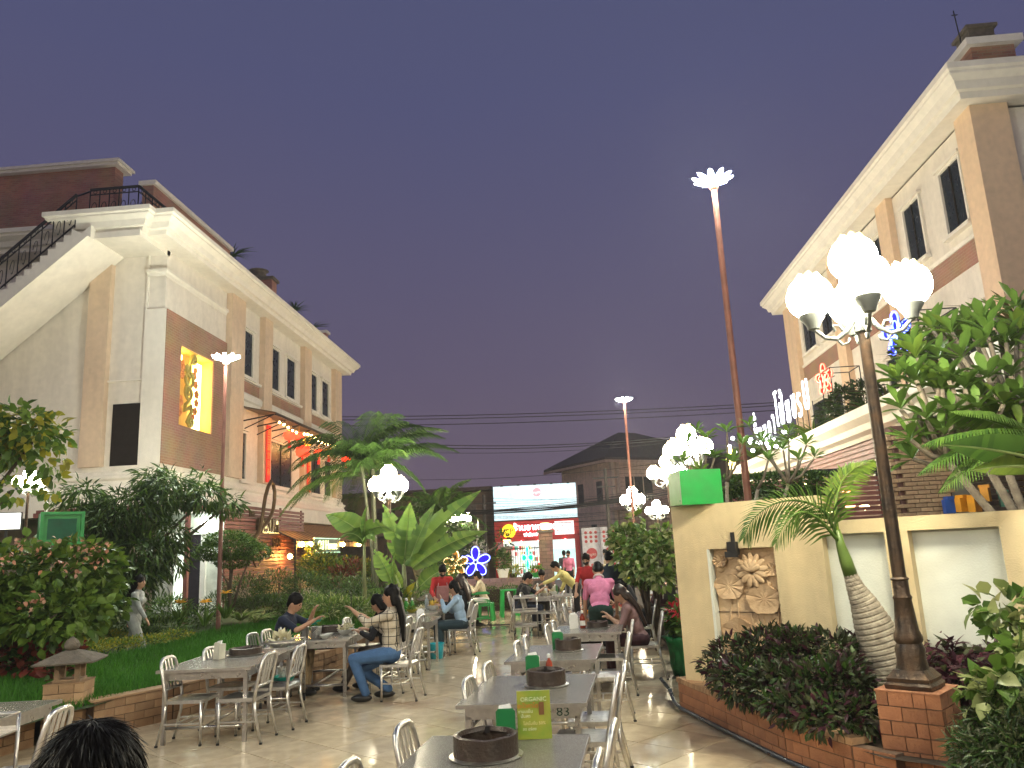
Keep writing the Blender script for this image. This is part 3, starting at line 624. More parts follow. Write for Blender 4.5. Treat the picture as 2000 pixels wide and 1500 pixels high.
for (y0, y1, wins) in ((17.95, 22.2, [(18.3, 19.3), (20.55, 21.55)]), (23.0, 26.9, [(23.2, 24.1), (25.2, 26.1)]), (27.7, 32.3, [(28.2, 29.4), (30.2, 31.7)])):
    wb(MB().box(10.02, 10.055, y0, y1, 7.97, 8.56), 'brick_band', M_brickY, RB)
    b = MB(); sweep(b, [(10.05, y1-.002), (10.05, y0+.002)], [(0, 8.57), (.05, 8.57), (.08, 8.66), (0, 8.68)]); wb(b, 'ledge', M_trim, RB)
    for (a, c_) in wins: window(RB, 10.05, a, c_, 9.08, 10.7, s=-1, panes=2); window(RB, 10.05, a, c_, 5.2, 6.9, s=-1, panes=2)
for (x0_, x1_) in ((10.72, 24),): wb(MB().box(x0_, x1_, 17.33, 17.39, 7.97, 8.56), 'brick_band', M_brickX, RB)
wb(MB().box(10.2, 11.2, 17.3, 18.3, 12.1, 13.0), 'roof_wall', M_brickX, RB); wb(MB().box(10.05, 11.35, 17.15, 18.4, 13.0, 13.18), 'wall_cap', M_trim, RB)
wb(MB().box(10.4, 11.0, 17.6, 18.2, 13.18, 13.7).box(10.33, 11.07, 17.53, 18.27, 13.7, 13.78), 'chimney', M_roofstone, RB)
wb(MB().bar((10.25, 17.7, 13.18), (10.2, 17.7, 14.3), .02).bar((10.14, 17.7, 14.18), (10.28, 17.7, 14.18), .02), 'lightning_rod', M_iron, RB)
for y in (23.5, 29.8): wb(MB().box(9.6, 9.9, y, y+.35, 12.1, 12.55), 'roof_box', M_dark, RB)
RR = thing('roof_railing', 'black wrought iron railing on the roof edge of the right building', 'railing', (12, 17, 12.2)); rail((11.5, 17.0, 12.2), (14, 17.0, 12.2), .75, 8, RR)
# ----------------------------------------------------------------- annex with long cream gutter cornice
AN = thing('annex_building', 'single storey annex with long cream gutter edge and dark red slats behind the yellow wall', 'building', (7.5, 18, 0))
GUT = [(0, 3.62), (.06, 3.60), (.10, 3.68), (.22, 3.74), (.25, 3.86), (.38, 3.98), (.40, 4.15), (0, 4.15)]
b = MB(); sweep(b, [(10, 27), (6.0, 27), (6.0, 9.0), (10, 9.0)], GUT); wb(b, 'gutter_cornice', M_trim, AN, 20)
wb(MB().box(6.0, 10.0, 9.0, 27.0, 3.9, 4.1), 'roof_slab', M_grey, AN)
wb(MB().box(6.02, 6.25, 14.6, 26.9, .2, 3.62), 'wall', mat('annex_wall', (.16, .09, .06), .8), AN)
asl = MB().box(-.02, 0, -6.1, 6.1, 0, .07).mesh('slat', M_slat)
for k in range(9): link('slat', asl, AN, (6.02-7.5-.002, 20.75-18, 2.75+k*.098))
BM = thing('slatted_fence', 'dark red slatted timber fence with black top beam and glowing lights behind', 'fence', (4.2, 14, 0))
fsl = MB().box(-1.45, 1.35, -.02, .02, 0, .062).mesh('slat', M_slat)
for k in range(24): link('slat', fsl, BM, (0, 0, .75+k*.085))
wb(MB().box(2.6, 5.7, 13.93, 14.07, 2.82, 2.93), 'beam', M_iron, BM)
for x in (2.8, 4.2, 5.35): wb(MB().box(x, x+.09, 14.03, 14.12, .2, 2.82), 'post', M_iron, BM)
for i, (x, z, c_, nm) in enumerate(((4.25, 2.68, (1, .75, .2), 'yellow'), (4.95, 2.55, (1, .12, .08), 'red'), (4.95, 2.3, (1, .1, .08), 'red'), (4.55, 2.2, (1, .8, .45), 'warm white'), (5.2, 2.25, (1, .7, .3), 'orange'))):
    tag(MB().ball((x, 14.35, z), (.1, .05, .05), 8, 5).build('string_light', glow('string_'+nm.split()[0], c_, 14)), f'{nm} light glowing {["at the top left", "high up on the right", "below the other red one", "low down in the middle", "low down at the right post"][i]} behind the slatted fence', 'light', 'coloured lights behind the slatted fence')
BP = thing('brick_pier', 'tan brick pier behind the yellow wall right of the lamp post', 'pier', (5.98, 13.9, 0))
kb = MB().box(-.095, .095, -.05, .05, 0, .06).mesh('brick', mat('pale_pier_brick', (.42, .30, .18), .85, col2=(.32, .2, .12), scale=7, obj_rand=.2))
wb(MB().box(5.56, 6.40, 13.66, 14.2, .2, 3.58), 'mortar_core', mat('pier_mortar', (.12, .06, .05), .9), BP)
for r in range(22):
    for k in range(4): link('brick', kb, BP, (-.31+k*.2+(.06 if r % 2 else -.02), -.26, 1.9+r*.072))
    for k in range(2): link('brick', kb, BP, (-.44, -.13+k*.2+(.05 if r % 2 else 0), 1.9+r*.072), (0, 0, PI/2))
F2 = thing('slatted_fence', 'grey brown slatted fence right of the brick pier with toys in front', 'fence', (7.6, 14.2, 0))
M_gsl = mat('grey_brown_slat', (.13, .10, .08), .6, obj_rand=.15); fs2 = MB().box(-.65, 2.2, -.02, .02, 0, .075).mesh('slat', M_gsl)
for k in range(13): link('slat', fs2, F2, (0, 0, 1.75+k*.105))
wb(MB().box(6.45, 6.92, 14.1, 14.3, .3, 2.75), 'wall_panel', M_grey, F2)
# ----------------------------------------------------------------- yellow garden wall with niches (local x along the wall, -y faces the plaza)
YW = thing('garden_wall', 'yellow rendered garden wall with pale recessed panels and a carved relief', 'wall', (1.15, 9.12, 0), math.radians(-38))
b = MB()   # first (taller) length: s 0..1.62 with a niche 0.40..1.17
b.box(0, .40, 0, .25, 0, 2.22).box(1.17, 1.68, 0, .25, 0, 2.22).box(.40, 1.17, 0, .25, 1.73, 2.22).box(.40, 1.17, 0, .25, 0, .55)
b.box(1.68, 5.6, 0, .25, 1.83, 1.96).box(1.68, 5.6, 0, .25, 0, .4).box(2.27, 2.48, 0, .25, .4, 1.83).box(3.22, 3.5, 0, .25, .4, 1.83).box(4.3, 4.55, 0, .25, .4, 1.83).box(5.35, 5.6, 0, .25, .4, 1.83)
b.build('wall', M_yellow, YW)
nb = MB().box(.40, 1.17, .13, .25, .55, 1.73).box(1.681, 2.269, .12, .24, .4, 1.829).box(2.481, 3.219, .12, .24, .4, 1.829).box(3.501, 4.299, .12, .24, .4, 1.829).box(4.551, 5.349, .12, .24, .4, 1.829)
nb.build('niche_panel', M_niche, YW)
nb = MB().box(.401, .43, .0, .129, .56, 1.729); nb.build('niche_reveal', M_niche, YW)
# ----------------------------------------------------------------- carved lotus relief in the niche
RF = thing('carved_relief', 'sandstone lotus pond relief set in the niche of the yellow wall', 'carving', (1.15, 9.12, 0), math.radians(-38))
b = MB().box(.435, 1.165, .09, .128, .56, 1.728); b.build('stone_slab', M_stone, RF)
def pad(b, cx, cz, r, tilt=.5, a0=0):
    V = [(cx, .055, cz)]; n = 22
    for k in range(n):
        a = a0+2*PI*k/n; rr = r*(1+.06*math.sin(5*a)); V.append((cx+rr*.55*math.cos(a), .05 if k % 2 else .066, cz+rr*.55*math.sin(a)*.8))
    for k in range(n):
        a = a0+2*PI*k/n; rr = r*(1+.06*math.sin(5*a)); V.append((cx+rr*math.cos(a), .03 if k % 2 else .045, cz+rr*math.sin(a)*.8))
    for k in range(n): a = a0+2*PI*k/n; V.append((cx+r*.93*math.cos(a), .095, cz+r*.93*math.sin(a)*.8))
    F = [(0, 1+k, 1+(k+1) % n) for k in range(n)]+[(1+k, 1+n+k, 1+n+(k+1) % n, 1+(k+1) % n) for k in range(n)]+[(1+n+k, 1+2*n+k, 1+2*n+(k+1) % n, 1+n+(k+1) % n) for k in range(n)]
    b.add(V, F)
for cx, cz, r in ((.60, 1.33, .17), (.98, 1.2, .19), (.66, .86, .18), (1.08, .80, .12), (.52, 1.6, .08), (1.1, 1.5, .08)):
    b = MB(); pad(b, cx, cz, r); b.build('lily_pad', M_stone, RF, 50)
def petal_row(cx, cz, n, r, l, y, sp=PI*1.1, a0=PI/2):
    for k in range(n):
        a = a0+sp*(k/(n-1)-.5); Mx = Matrix.Rotation(-(a-PI/2), 4, 'Y')
        MB().ball((cx+math.cos(a)*r, y, cz+math.sin(a)*r), (.035, .022, l), 8, 6, M=Mx).build('petal', M_stone, RF, True)
petal_row(.88, 1.50, 9, .10, .085, .045, 3.9, PI/2); petal_row(.88, 1.50, 5, .05, .07, .02, 2.4, PI/2); petal_row(.88, 1.47, 4, .09, .075, .04, 1.8, -PI/2)
b = MB(); rr = random.Random(3)
for k in range(9):
    x = .50+k*.075; b.tube([(x+.02*math.sin(j*1.3+k), .082, .58+j*.12) for j in range(rr.randint(3, 9))], .011, 6)
for k in range(14):
    x = .48+rr.random()*.62; z = .62+rr.random()*1.02; b.ball((x, .088, z), (.045, .014, .03), 8, 5)
b.build('carved_stems', M_stone, RF, True); MB().box(.435, 1.165, .078, .095, 1.06, 1.066).build('slab_joint', M_soot, RF)
SL = thing('spot_lamp', 'small black spotlight fixed above the carved relief', 'spotlight', (1.15, 9.12, 0), math.radians(-38))
MB().box(.68, .78, -.07, .02, 1.66, 1.80).build('lamp_head', M_blk, SL); MB().box(.66, .80, -.09, -.06, 1.64, 1.70).box(.71, .75, -.02, .0, 1.78, 1.9).build('bracket', M_blk, SL)
# kerb planter in front of the yellow wall
PR = thing('planter_wall', 'low brown brick kerb of the planting bed in front of the yellow wall', 'wall')
KP = [(1.13, 9.3), (1.43, 8.15), (1.71, 7.1), (2.02, 6.4), (2.22, 6.12)]
brickrow(PR, KP, 0, 3, .21, .098, .11, M_brick2, M_mortar)
sm = MB().box(-.033, .033, -.10, .10, 0, .05).mesh('brick', M_brick)
for (a, b_) in list(zip(KP, KP[1:]))[:3]:
    L = math.dist(a, b_); d = ((b_[0]-a[0])/L, (b_[1]-a[1])/L); ang = math.atan2(d[1], d[0]); k = 0
    while k*.075 < L: link('brick', sm, PR, (a[0]+d[0]*k*.075-d[1]*.04, a[1]+d[1]*k*.075+d[0]*.04, .292+RNG.uniform(0, .004)), (0, 0, ang)); k += 1
KP2 = [(2.53, 5.88), (3.2, 4.6), (3.8, 3.0)]
PR2 = thing('planter_wall', 'low brick kerb running on behind the lamp pedestal at the right edge', 'wall'); brickrow(PR2, KP2, 0, 3, .21, .098, .11, M_brick2, M_mortar)
bed = MB().add([(1.1, 9.3, .27), (1.43, 8.15, .27), (1.71, 7.1, .27), (2.1, 6.1, .27), (2.7, 5.6, .27), (3.9, 3.0, .27), (8, 3.0, .3), (8, 6, .3), (5.2, 5.95, .28), (1.2, 9.4, .27)], [tuple(range(10))]).build('planting_bed', M_soil); struct(bed)
rg = MB().box(3.0, 6.0, 7.9, 14, 0, .32).box(1.6, 6.0, 10.0, 27, 0, .3).build('raised_garden', M_soil); struct(rg)
HO = tag(MB().tube([(1.02, 10.6, .12), (1.05, 9.9, .1), (1.03, 9.35, .07), (1.07, 9.2, .04), (1.36, 8.1, .03), (1.64, 7.05, .03), (1.98, 6.1, .03), (2.5, 5.2, .03), (3.0, 4.3, .03)], .022, 8).build('hose', mat('blue_black_hose', (.02, .03, .05), .3)), 'blue black hose lying along the foot of the right brick kerb', 'hose')
HO.data.shade_smooth()
# ================================================================= LAMPS
M_globe = [glow('lamp_globe_glass', (1.0, .88, .62), GLOBE_E), glow('lamp_petal_glass', (1.0, .72, .25), 2.6)]
def lamp_post(name, label, loc, h=2.75, rz=0.0, group='lotus globe lamp posts'):
    t = thing(name, label, 'street lamp', loc, rz, group)
    MB().lathe([(.165, 0), (.17, .03), (.15, .05), (.155, .075), (.13, .1), (.11, .13)], n=24, sq=.85).lathe([(.115, .12), (.10, .2), (.105, .27), (.088, .31), (.10, .33), (.10, .36), (.082, .40), (.062, .62), (.07, .64), (.058, .66), (.056, .76), (.068, .775), (.05, .79)], n=20).build('base', M_lampiron, t, 35)
    MB().lathe([(.05, .78), (.043, h)], n=16).build('pole', M_lampiron, t, 35)
    MB().lathe([(.05, h-.01), (.066, h), (.066, h+.06), (.055, h+.07), (.05, h+.15), (.062, h+.19), (.045, h+.23), (.03, h+.27), (.045, h+.30), (.03, h+.34), (.02, h+.40)], n=16).build('hub', M_lampgrey, t, 35)
    def globe(cx, cy, cz, r):
        prof = []; n = 12; mb = MB(); V = []; F = []; sg = 24
        for i in range(n+1):
            a = -PI/2+ (PI*.86)*i/n
            for k in range(sg):
                lob = 1+.10*abs(math.sin(k*PI*6/sg))*(i/n); rad = r*math.cos(a)*(lob)*(1.0 if a < .4 else 1.0); z = r*math.sin(a)*(1.05 if a > 0 else 1)
                if i == n: z += r*.22*abs(math.sin(k*PI*6/sg)); 
                V.append((cx+rad*math.cos(2*PI*k/sg), cy+rad*math.sin(2*PI*k/sg), cz+z))
        for i in range(n):
            for k in range(sg): F.append((i*sg+k, i*sg+(k+1) % sg, (i+1)*sg+(k+1) % sg, (i+1)*sg+k))
        V.append((cx, cy, cz+r*1.0)); m_ = len(V)-1; F += [(n*sg+k, n*sg+(k+1) % sg, m_) for k in range(sg)]
        mb.add(V, F); mb.mi = [1 if (fi >= (n-1)*sg and fi < n*sg) else 0 for fi in range(len(F))]; o = mb.build('globe', M_globe, t, True)
        MB().lathe([(.02, -r-.10), (.045, -r-.09), (.06, -r-.05), (.095, -r+.005), (.105, -r+.03), (.10, -r+.05)], c=(cx, cy, cz), n=20).build('globe_cup', M_lampgrey, t, 35)
    globe(0, 0, h+.62, .185)
    for k in range(4):
        a = k*PI/2+.5; c, s = math.cos(a), math.sin(a); R = .37; zt = h+.22+(.0)
        P = [(.05, h+.12), (.12, h+.02), (.2, h-.04), (.29, h-.02), (.355, h+.05), (R, h+.13-.07)]
        b = MB().tube([(c*r, s*r, z) for r, z in P], [.022, .02, .018, .017, .016, .02], 8)
        b.tube([(c*r, s*r, z) for r, z in [(.2, h-.04), (.17, h-.09), (.12, h-.08), (.11, h-.04)]], [.014, .012, .01, .014], 6)
        b.tube([(c*r, s*r, z) for r, z in [(.14, h+.0), (.17, h+.07), (.22, h+.08), (.21, h+.03)]], [.012, .012, .01, .012], 6)
        b.build('arm', M_lampgrey, t, True)
        globe(c*R, s*R, h+.335, .18)
    return t
PD = pedestal('brick_pedestal', 'square orange brick pedestal carrying the nearest lamp post', 2.46, 6.27, math.radians(38+12), .44, .70, .1, .2, M_brick2, M_brick2)
LPX = lamp_post('lotus_lamp_post', 'nearest lamp post with big lotus globes on the orange brick pedestal', (2.455, 6.27, .705), 2.72, math.radians(50))
for (x, y, z0, top, lab, rz) in ((-4.78, 20.5, .25, 3.35, 'lamp post glowing among the banana leaves left of centre', .4), (-4.87, 34.0, 0, 2.95, 'distant lamp post above the yellow and blue neon flowers', .9), (2.62, 33.0, 0, 3.25, 'distant lamp post in front of the gabled house, left of two', .2), (4.34, 40.0, 0, 3.05, 'farthest lamp post, small, right of the gabled house pole', .7), (2.92, 19.0, .3, 3.68, 'lamp post behind the plumeria with its globes seen through leaves', .3), (3.27, 26.0, .3, 3.72, 'lamp post just left of and behind the green sign box', 1.1), (-11.6, 16.0, 1.8, 3.57, 'lamp post half hidden in leaves at the left edge', .6)):
    s_ = (top-z0)/2.8; dup(LPX, (x, y, z0), rz, lab, scale=s_)
for (x, y, lab) in ((-5.9, .8, 'added unseen lamp post near the camera lighting the foreground from the left'), (2.7, -2.6, 'added unseen lamp post near the camera lighting the foreground from the right')):  # unseen lamp posts, added to light the near tables and floor
    dup(LPX, (x, y, .0), .3, lab, scale=1.2)
PL_ = thing('brick_pillar', 'tall narrow brick pillar hidden in bushes carrying the small left lamp', 'pillar', (-11.6, 16.0, 0)); MB().box(-.18, .18, -.18, .18, 0, 1.76).build('shaft', M_brickX, PL_); MB().box(-.22, .22, -.22, .22, 1.76, 1.8).build('cap', M_roofstone, PL_)
M_flood = glow('led_petal', (.95, 1.0, .88), FLOOD_E)
def flood_pole(label, x, y, z0, zt, r=.045, first=None):
    t = thing('floodlight_pole', label, 'floodlight', (x, y, z0), 0, 'tall poles with flower shaped floodlights'); H = zt-z0
    MB().lathe([(.10, 0), (.10, .02), (.06, .03), (r*1.15, .06), (r*.85, H-.12), (.06, H-.1), (.07, H-.06), (.03, H-.03), (.03, H+.03)], n=14).build('pole', M_pole, t, 35)
    for k in range(10):
        a = k*2*PI/10; c, s = math.cos(a), math.sin(a)
        Mx = Matrix.Rotation(a, 4, 'Z') @ Matrix.Rotation(-.38, 4, 'Y')
        o = MB().ball((c*.19, s*.19, H+.05), (.13, .042, .02), 10, 6, M=Mx).build('petal', M_flood, t, True)
        MB().bar((c*.03, s*.03, H-.02), (c*.12, s*.12, H+.0), .012).build('petal_arm', M_lampgrey, t)
    MB().ball((0, 0, H+.04), (.05, .05, .03), 10, 6).build('centre_lamp', M_flood, t, True)
    return t
flood_pole('tallest looking flower floodlight on a red pole behind the green box', 2.49, 11.2, .3, 7.15, .05)
flood_pole('flower floodlight on a red pole in front of the yellow ornament panel', -7.53, 16.5, .38, 6.29, .042)
flood_pole('small distant flower floodlight in front of the gabled house', 2.26, 28.8, 0, 7.0, .05)
flood_pole('added unseen flower floodlight on a red pole lighting the gable and left garden', -7.6, 3.4, 0, 7.4, .05)  # out-of-view pole added to brighten the gable and left garden
flood_pole('added unseen flower floodlight on a red pole lighting the yellow wall', 4.6, .6, 0, 7.4, .05)  # second added pole out of view, brightens the yellow wall and hedge
FP = thing('flood_lamp', 'square white floodlight shade at the left edge under the foliage', 'floodlight', tuple(atY(12, 1018, 12.5)), .5)
MB().box(-.2, .2, -.03, .03, -.13, .13).build('lamp_panel', glow('panel_light', (1, 1, .88), 1.6), FP); MB().box(-.22, .22, .03, .1, -.15, .15).bar((0, .08, -.1), (0, .08, -2.0), .04).build('housing', M_blk, FP)
CC = thing('security_camera', 'white security camera on a post below the left lamp globes', 'camera', tuple(atY(80, 963, 16)))
Mx = Matrix.Rotation(PI/2, 4, 'Y'); b = MB(); b.tube([(-.16, 0, 0), (.16, 0, .02)], .06, 10); b.build('housing', M_whitep, CC); MB().tube([(-.165, 0, 0), (-.16, 0, 0)], .05, 10).build('lens', M_blk, CC); MB().bar((.1, .03, -.05), (.2, .05, -1.6), .05).build('post', M_whitep, CC)
# ================================================================= NEON
def neon_flower(label, loc, R, col, face, s=6.0, petals=5, back=None, n=16, group=None, sx=1.0, dbl=False, bs=1.0):
    t = thing('neon_flower', label, 'neon sign', loc, face, group); g = glow('neon_%d_%d_%d' % tuple(int(c*99) for c in col), col, s)
    for k in range(petals):
        a = PI/2+2*PI*k/petals; d = Vector((math.cos(a)*sx, 0, math.sin(a))); q = Vector((-math.sin(a)*sx, 0, math.cos(a)))
        P = [d*(R*(.12+.88*(.5-.5*math.cos(u))))+q*(R*.29*math.sin(u)*(.75+.25*(1-math.cos(u))/2)) for u in [2*PI*i/n for i in range(n)]]
        MB().tube(P, .022, 6, closed=True).build('neon_tube', g, t, True)
        if dbl: MB().tube([p*.6+Vector((0, -.01, 0)) for p in P], .016, 6, closed=True).build('neon_tube', g, t, True)
        if back: MB().add([p*.97+Vector((0, .03, 0)) for p in P]+[p*.97+Vector((0, .045, 0)) for p in P], [tuple(range(n)), tuple(range(2*n-1, n-1, -1))]+[(i, (i+1) % n, n+(i+1) % n, n+i) for i in range(n)]).build('petal_halo_panel', panelglow('panel_%d_%d_%d' % tuple(int(c*99) for c in back), back, bs), t)  # glowing backing added as neon bloom; only the violet flower has a real one
    MB().bar((0, .06, -R), (0, .06, R), .02).bar((-R*sx, .06, 0), (R*sx, .06, 0), .02).bar((0, .06, -R), (0, .06, -R-.8), .03).build('mount', M_iron, t)
    return t
fc = math.radians(-78)
neon_flower('red neon flower mounted above the annex roof plants', (7.5, 22.44, 6.15), .46, (1, .05, .012), fc, 4.0, back=(.8, .01, .004), dbl=True, bs=.8)
neon_flower('blue neon flower mounted high beside the nearest lamp post', (7.5, 17.35, 6.1), .52, (.05, .12, 1), fc, 4.5, back=(.01, .005, .8), dbl=True, bs=.6)
neon_flower('violet blue neon flower by the shrine at the end of the plaza', (-3.92, 31.8, 1.36), .60, (.10, .16, 1), 0, 4.0, back=(.03, .005, .8), bs=.4)
neon_flower('golden neon flower left of the violet blue one', (-4.70, 31.6, 1.34), .50, (1, .70, .28), 0, 2.4, back=(.9, .38, .03), bs=.22)
neon_flower('green neon flower on the iron gate in front of the shop', (-1.98, 34.4, 1.40), .50, (.04, 1, .45), 0, 2.2, petals=4, back=(.0, .7, .4), sx=.5, bs=.6)
neon_flower('small yellow neon flower by the red pole right of the green box', tuple(atY(1428, 900, 15)), .26, (1, .75, .2), .6, 4, petals=4, sx=.4)
for i, (px, py) in enumerate(((1620, 718), (1790, 606))):
    y = (21.5, 16.2)[i]; c = atY(px, py, y); t = thing('wire_frame', ['black wire box frame beside the red neon flower', 'black wire box frame beside the blue neon flower'][i], 'frame', (c.x, c.y, c.z-.9)); b = MB(); W_ = .8
    for a in (0, W_):
        for d in (0, W_): b.bar((a, d, 0), (a, d, .9), .02).bar((0, d, .9 if a else .75), (W_, d, .9 if a else .75), .02) if False else b.bar((a, d, -.6), (a, d, .9), .022)
        b.bar((0, a, .9), (W_, a, .9), .022).bar((a, 0, .9), (a, W_, .9), .022)
    b.build('frame', M_iron, t)
fl_ = thing('fairy_lights', 'string of small white fairy lights hanging below the neon lettering', 'string lights', (5.4, 21, 4.3)); fp_ = [atY(1425+i*6+6*math.sin(i*2.3), 862+14*math.sin(i*1.7)+10*math.cos(i*.9), 20.5)-Vector((5.4, 21, 4.3)) for i in range(22)]
MB().tube(fp_, .006, 4).build('wire', M_wire, fl_)
for p_ in fp_: MB().ball(p_, .05, 6, 5).build('bulb', glow('fairy_bulb', (.9, .95, 1), 14), fl_)
TS_ = thing('neon_sign', 'white neon Thai lettering standing on the annex roof', 'neon sign', (5.9, 21.7, 5.15))
g = glow('white_neon', (.86, .90, 1), 2.2); RX = (PI/2, 0, -PI/2)
for j, (ch, y, z, s_) in enumerate((('ร้', 2.75, -.15, 1.25), ('า', 2.15, -.3, .95), ('น', 1.65, -.3, .95), ('ก', 1.1, -.3, 1.05), ('า', .6, -.2, 1.1), ('โ', .15, .0, 1.3), ('ป้', -.35, -.05, 1.3), ('ย', -.95, -.1, 1.2), ('ข', -1.5, -.05, 1.2), ('ร', -2.0, -.1, 1.2), ('บ', -2.6, .05, 1.45))):
    text('neon_letter', ch, s_*.92, g, TS_, (0, y, z), RX, .03, .62)
for y in np.linspace(-2.9, 2.9, 14): MB().bar((.04, y, -1.0), (.04, y, -.2), .018).build('stand_rod', M_iron, TS_)
# ================================================================= BACKGROUND
HB = thing('gabled_house', 'brown gabled house with balcony railing and dark hip roof beyond the plaza', 'house', (2.9, 55, -.3), math.atan2(4.3, 7))
M_hwall = stain(mat('house_wall', (.66, .47, .39), .85, var=.1), .7); M_roof = mat('dark_roof_tile', (.05, .035, .035), .8, var=.3, scale=9)
Lx, Ly = 11, 6.5
MB().box(0, Lx, 0, Ly, 0, 7.9).build('wall', M_hwall, HB)
MB().add([(-1, -1, 7.75), (Lx+1, -1, 7.75), (Lx+1, Ly+1, 7.75), (-1, Ly+1, 7.75), (-1, -1, 7.95), (Lx+1, -1, 7.95), (Lx+1, Ly+1, 7.95), (-1, Ly+1, 7.95), (Lx/2-2.2, Ly/2, 10.4), (Lx/2-.6, Ly/2, 10.4)], [(0, 1, 2, 3), (0, 1, 5, 4), (1, 2, 6, 5), (2, 3, 7, 6), (3, 0, 4, 7), (4, 5, 9, 8), (5, 6, 9), (6, 7, 8, 9), (7, 4, 8)]).build('roof', M_roof, HB)
MB().box(-.2, Lx+.2, -1.6, 0, 4.35, 4.55).box(-1.05, Lx+1.05, -1.05, -.95, 7.6, 7.78).box(-1.05, -.95, -1, Ly+1, 7.6, 7.78).build('fascia', mat('pinkish_trim', (.42, .30, .24), .8), HB)
for (x, z, w_) in ((1.2, 5.0, 2.4), (5.0, 5.0, 2.6), (9, 5.0, 2), (1.4, 1.6, 1.4), (5.2, 1.6, 2)):
    o = MB().box(x, x+w_, -.06, -.01, z, z+1.7).build('window', mat('house_window', (.03, .025, .025), .3), HB)
    for k in range(3): MB().box(x+w_*k/3-.03, x+w_*k/3+.03, -.09, -.06, z, z+1.7).build('mullion', M_hwall, o)
for (y, z) in ((1, 5), (3.5, 5), (6, 5), (8.3, 5), (2, 2), (5, 2)):
    MB().box(-.05, -.01, y, y+.7, z, z+1.5).build('window', MATS['house_window'], HB)
for x in (0, .45): MB().box(x, x+.22, -.25, 0, 0, 7.7).build('pilaster', mat('house_column', (.5, .38, .32), .8), HB)
b = MB()
for x in np.arange(.2, Lx, .7): b.bar((x, -1.55, 4.6), (x+.7, -1.55, 5.3), .04).bar((x+.7, -1.55, 4.6), (x, -1.55, 5.3), .04).bar((x, -1.55, 4.55), (x, -1.55, 5.35), .05)
b.bar((0, -1.55, 5.35), (Lx, -1.55, 5.35), .08).build('balcony_railing', M_hwall, HB)
b = MB()
for x in np.arange(.1, Lx, .35): b.box(x, x+.03, -.02, 0, 2.5, 3.9)
for z in np.arange(.3, 7.6, .3): b.box(.7, Lx, -.015, 0, z, z+.03)
b.build('wall_boards', mat('house_board', (.30, .2, .16), .8), HB)
DB = thing('dark_shophouse', 'dim brown shophouse row left of the lit billboard', 'building', (-9, 47.5, -.3))
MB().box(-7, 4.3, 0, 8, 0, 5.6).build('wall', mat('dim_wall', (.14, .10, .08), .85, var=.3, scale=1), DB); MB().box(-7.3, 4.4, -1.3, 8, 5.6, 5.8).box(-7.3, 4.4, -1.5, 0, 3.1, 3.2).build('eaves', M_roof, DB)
for x in (-5.5, -3, -.5, 2): MB().box(x, x+1.3, -.05, -.01, 3.7, 4.9).build('window', MATS['house_window'], DB)
for x in (-5.8, -2.4, 1.0): MB().box(x, x+2.6, -.05, -.01, .1, 2.7).build('shutter', mat('roller_shutter', (.10, .09, .085), .5, metal=.4), DB)
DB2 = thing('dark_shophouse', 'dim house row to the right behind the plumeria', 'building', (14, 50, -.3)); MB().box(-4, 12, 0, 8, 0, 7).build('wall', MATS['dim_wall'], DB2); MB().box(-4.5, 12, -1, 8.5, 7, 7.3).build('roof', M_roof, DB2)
ST = thing('shop', 'red fronted shop with glowing white billboard and yellow round CP sign', 'shop', (-2.05, 46, -.25))
MB().box(-2.45, 2.5, 0, .5, 2.45, 3.62).box(-2.45, -2.3, 0, .5, 0, 2.45).box(.55, .75, 0, .5, 0, 2.45).box(2.2, 2.5, 0, .5, 0, 2.45).box(-2.45, 2.5, .5, 5, 3.3, 3.6).box(-2.45, -2.35, .5, 5, 0, 3.3).box(2.4, 2.5, .5, 5, 0, 3.3).build('front_wall', M_red, ST)
MB().box(-2.3, 2.3, 4, 4.1, 0, 3.2).build('interior_wall', glow('shop_interior', (.75, .95, .90), .5), ST)
MB().box(-2.42, 2.45, -.05, 3.9, 3.66, 5.68).build('billboard', mat('billboard_dark', (.05, .05, .05)), ST)
MB().box(-2.42, 2.45, -.09, -.055, 3.68, 5.66).build('billboard_face', mat('billboard_lit', (.7, .8, .85), .6, emit=(.50, .72, .80), es=.60), ST)
for k in range(5): MB().box(-1.95+k*.97, -1.8+k*.97, -.5, -.35, 5.62, 5.7).bar((-1.87+k*.97, -.4, 5.66), (-1.87+k*.97, -.05, 5.68), .03).build('billboard_lamp', M_blk, ST)
MB().lathe([(0.01, 0), (.26, 0), (.26, .03), (.01, .03)], n=20).build('logo_disc', mat('pale_red_print', (.8, .3, .33), .6, emit=(.75, .25, .3), es=.8), ST).matrix_local = Matrix.Translation((.15, -.10, 5.22)) @ Matrix.Rotation(PI/2, 4, 'X')
text('logo_letter', 'หมูสด', .2, mat('pale_print', (.9, .85, .85), .6, emit=(.9, .8, .8), es=.8), ST, (.15, -.14, 5.2), (PI/2, 0, 0), .01)
d = MB().lathe([(0.01, 0), (.40, 0), (.40, .1), (.01, .1)], n=28).build('round_sign', panelglow('cp_yellow', (1, .62, .02), 1.2), ST); d.matrix_local = Matrix.Translation((-1.6, -.02, 3.05)) @ Matrix.Rotation(PI/2, 4, 'X')
text('sign_letter', 'CP', .46, mat('olive_print', (.10, .12, .01), .6), ST, (-1.6, -.14, 3.03), (PI/2, 0, 0), .01)
MB().box(-1.95, -1.5, -.1, 0, 2.36, 2.58).build('small_lit_sign', glow('yellow_small', (1, .85, .35), 1.6), ST)
wn = glow('white_sign', (1, .93, .98), 2.5)
text('sign_letter', 'ร้านอาหารสด', .50, wn, ST, (-.05, -.06, 3.22), (PI/2, 0, 0), .05, 1.0, .012); text('sign_letter', 'ฟาร์มเฮาส์ สด', .27, wn, ST, (.0, -.06, 2.8), (PI/2, 0, 0), .04, 1.0, .008)
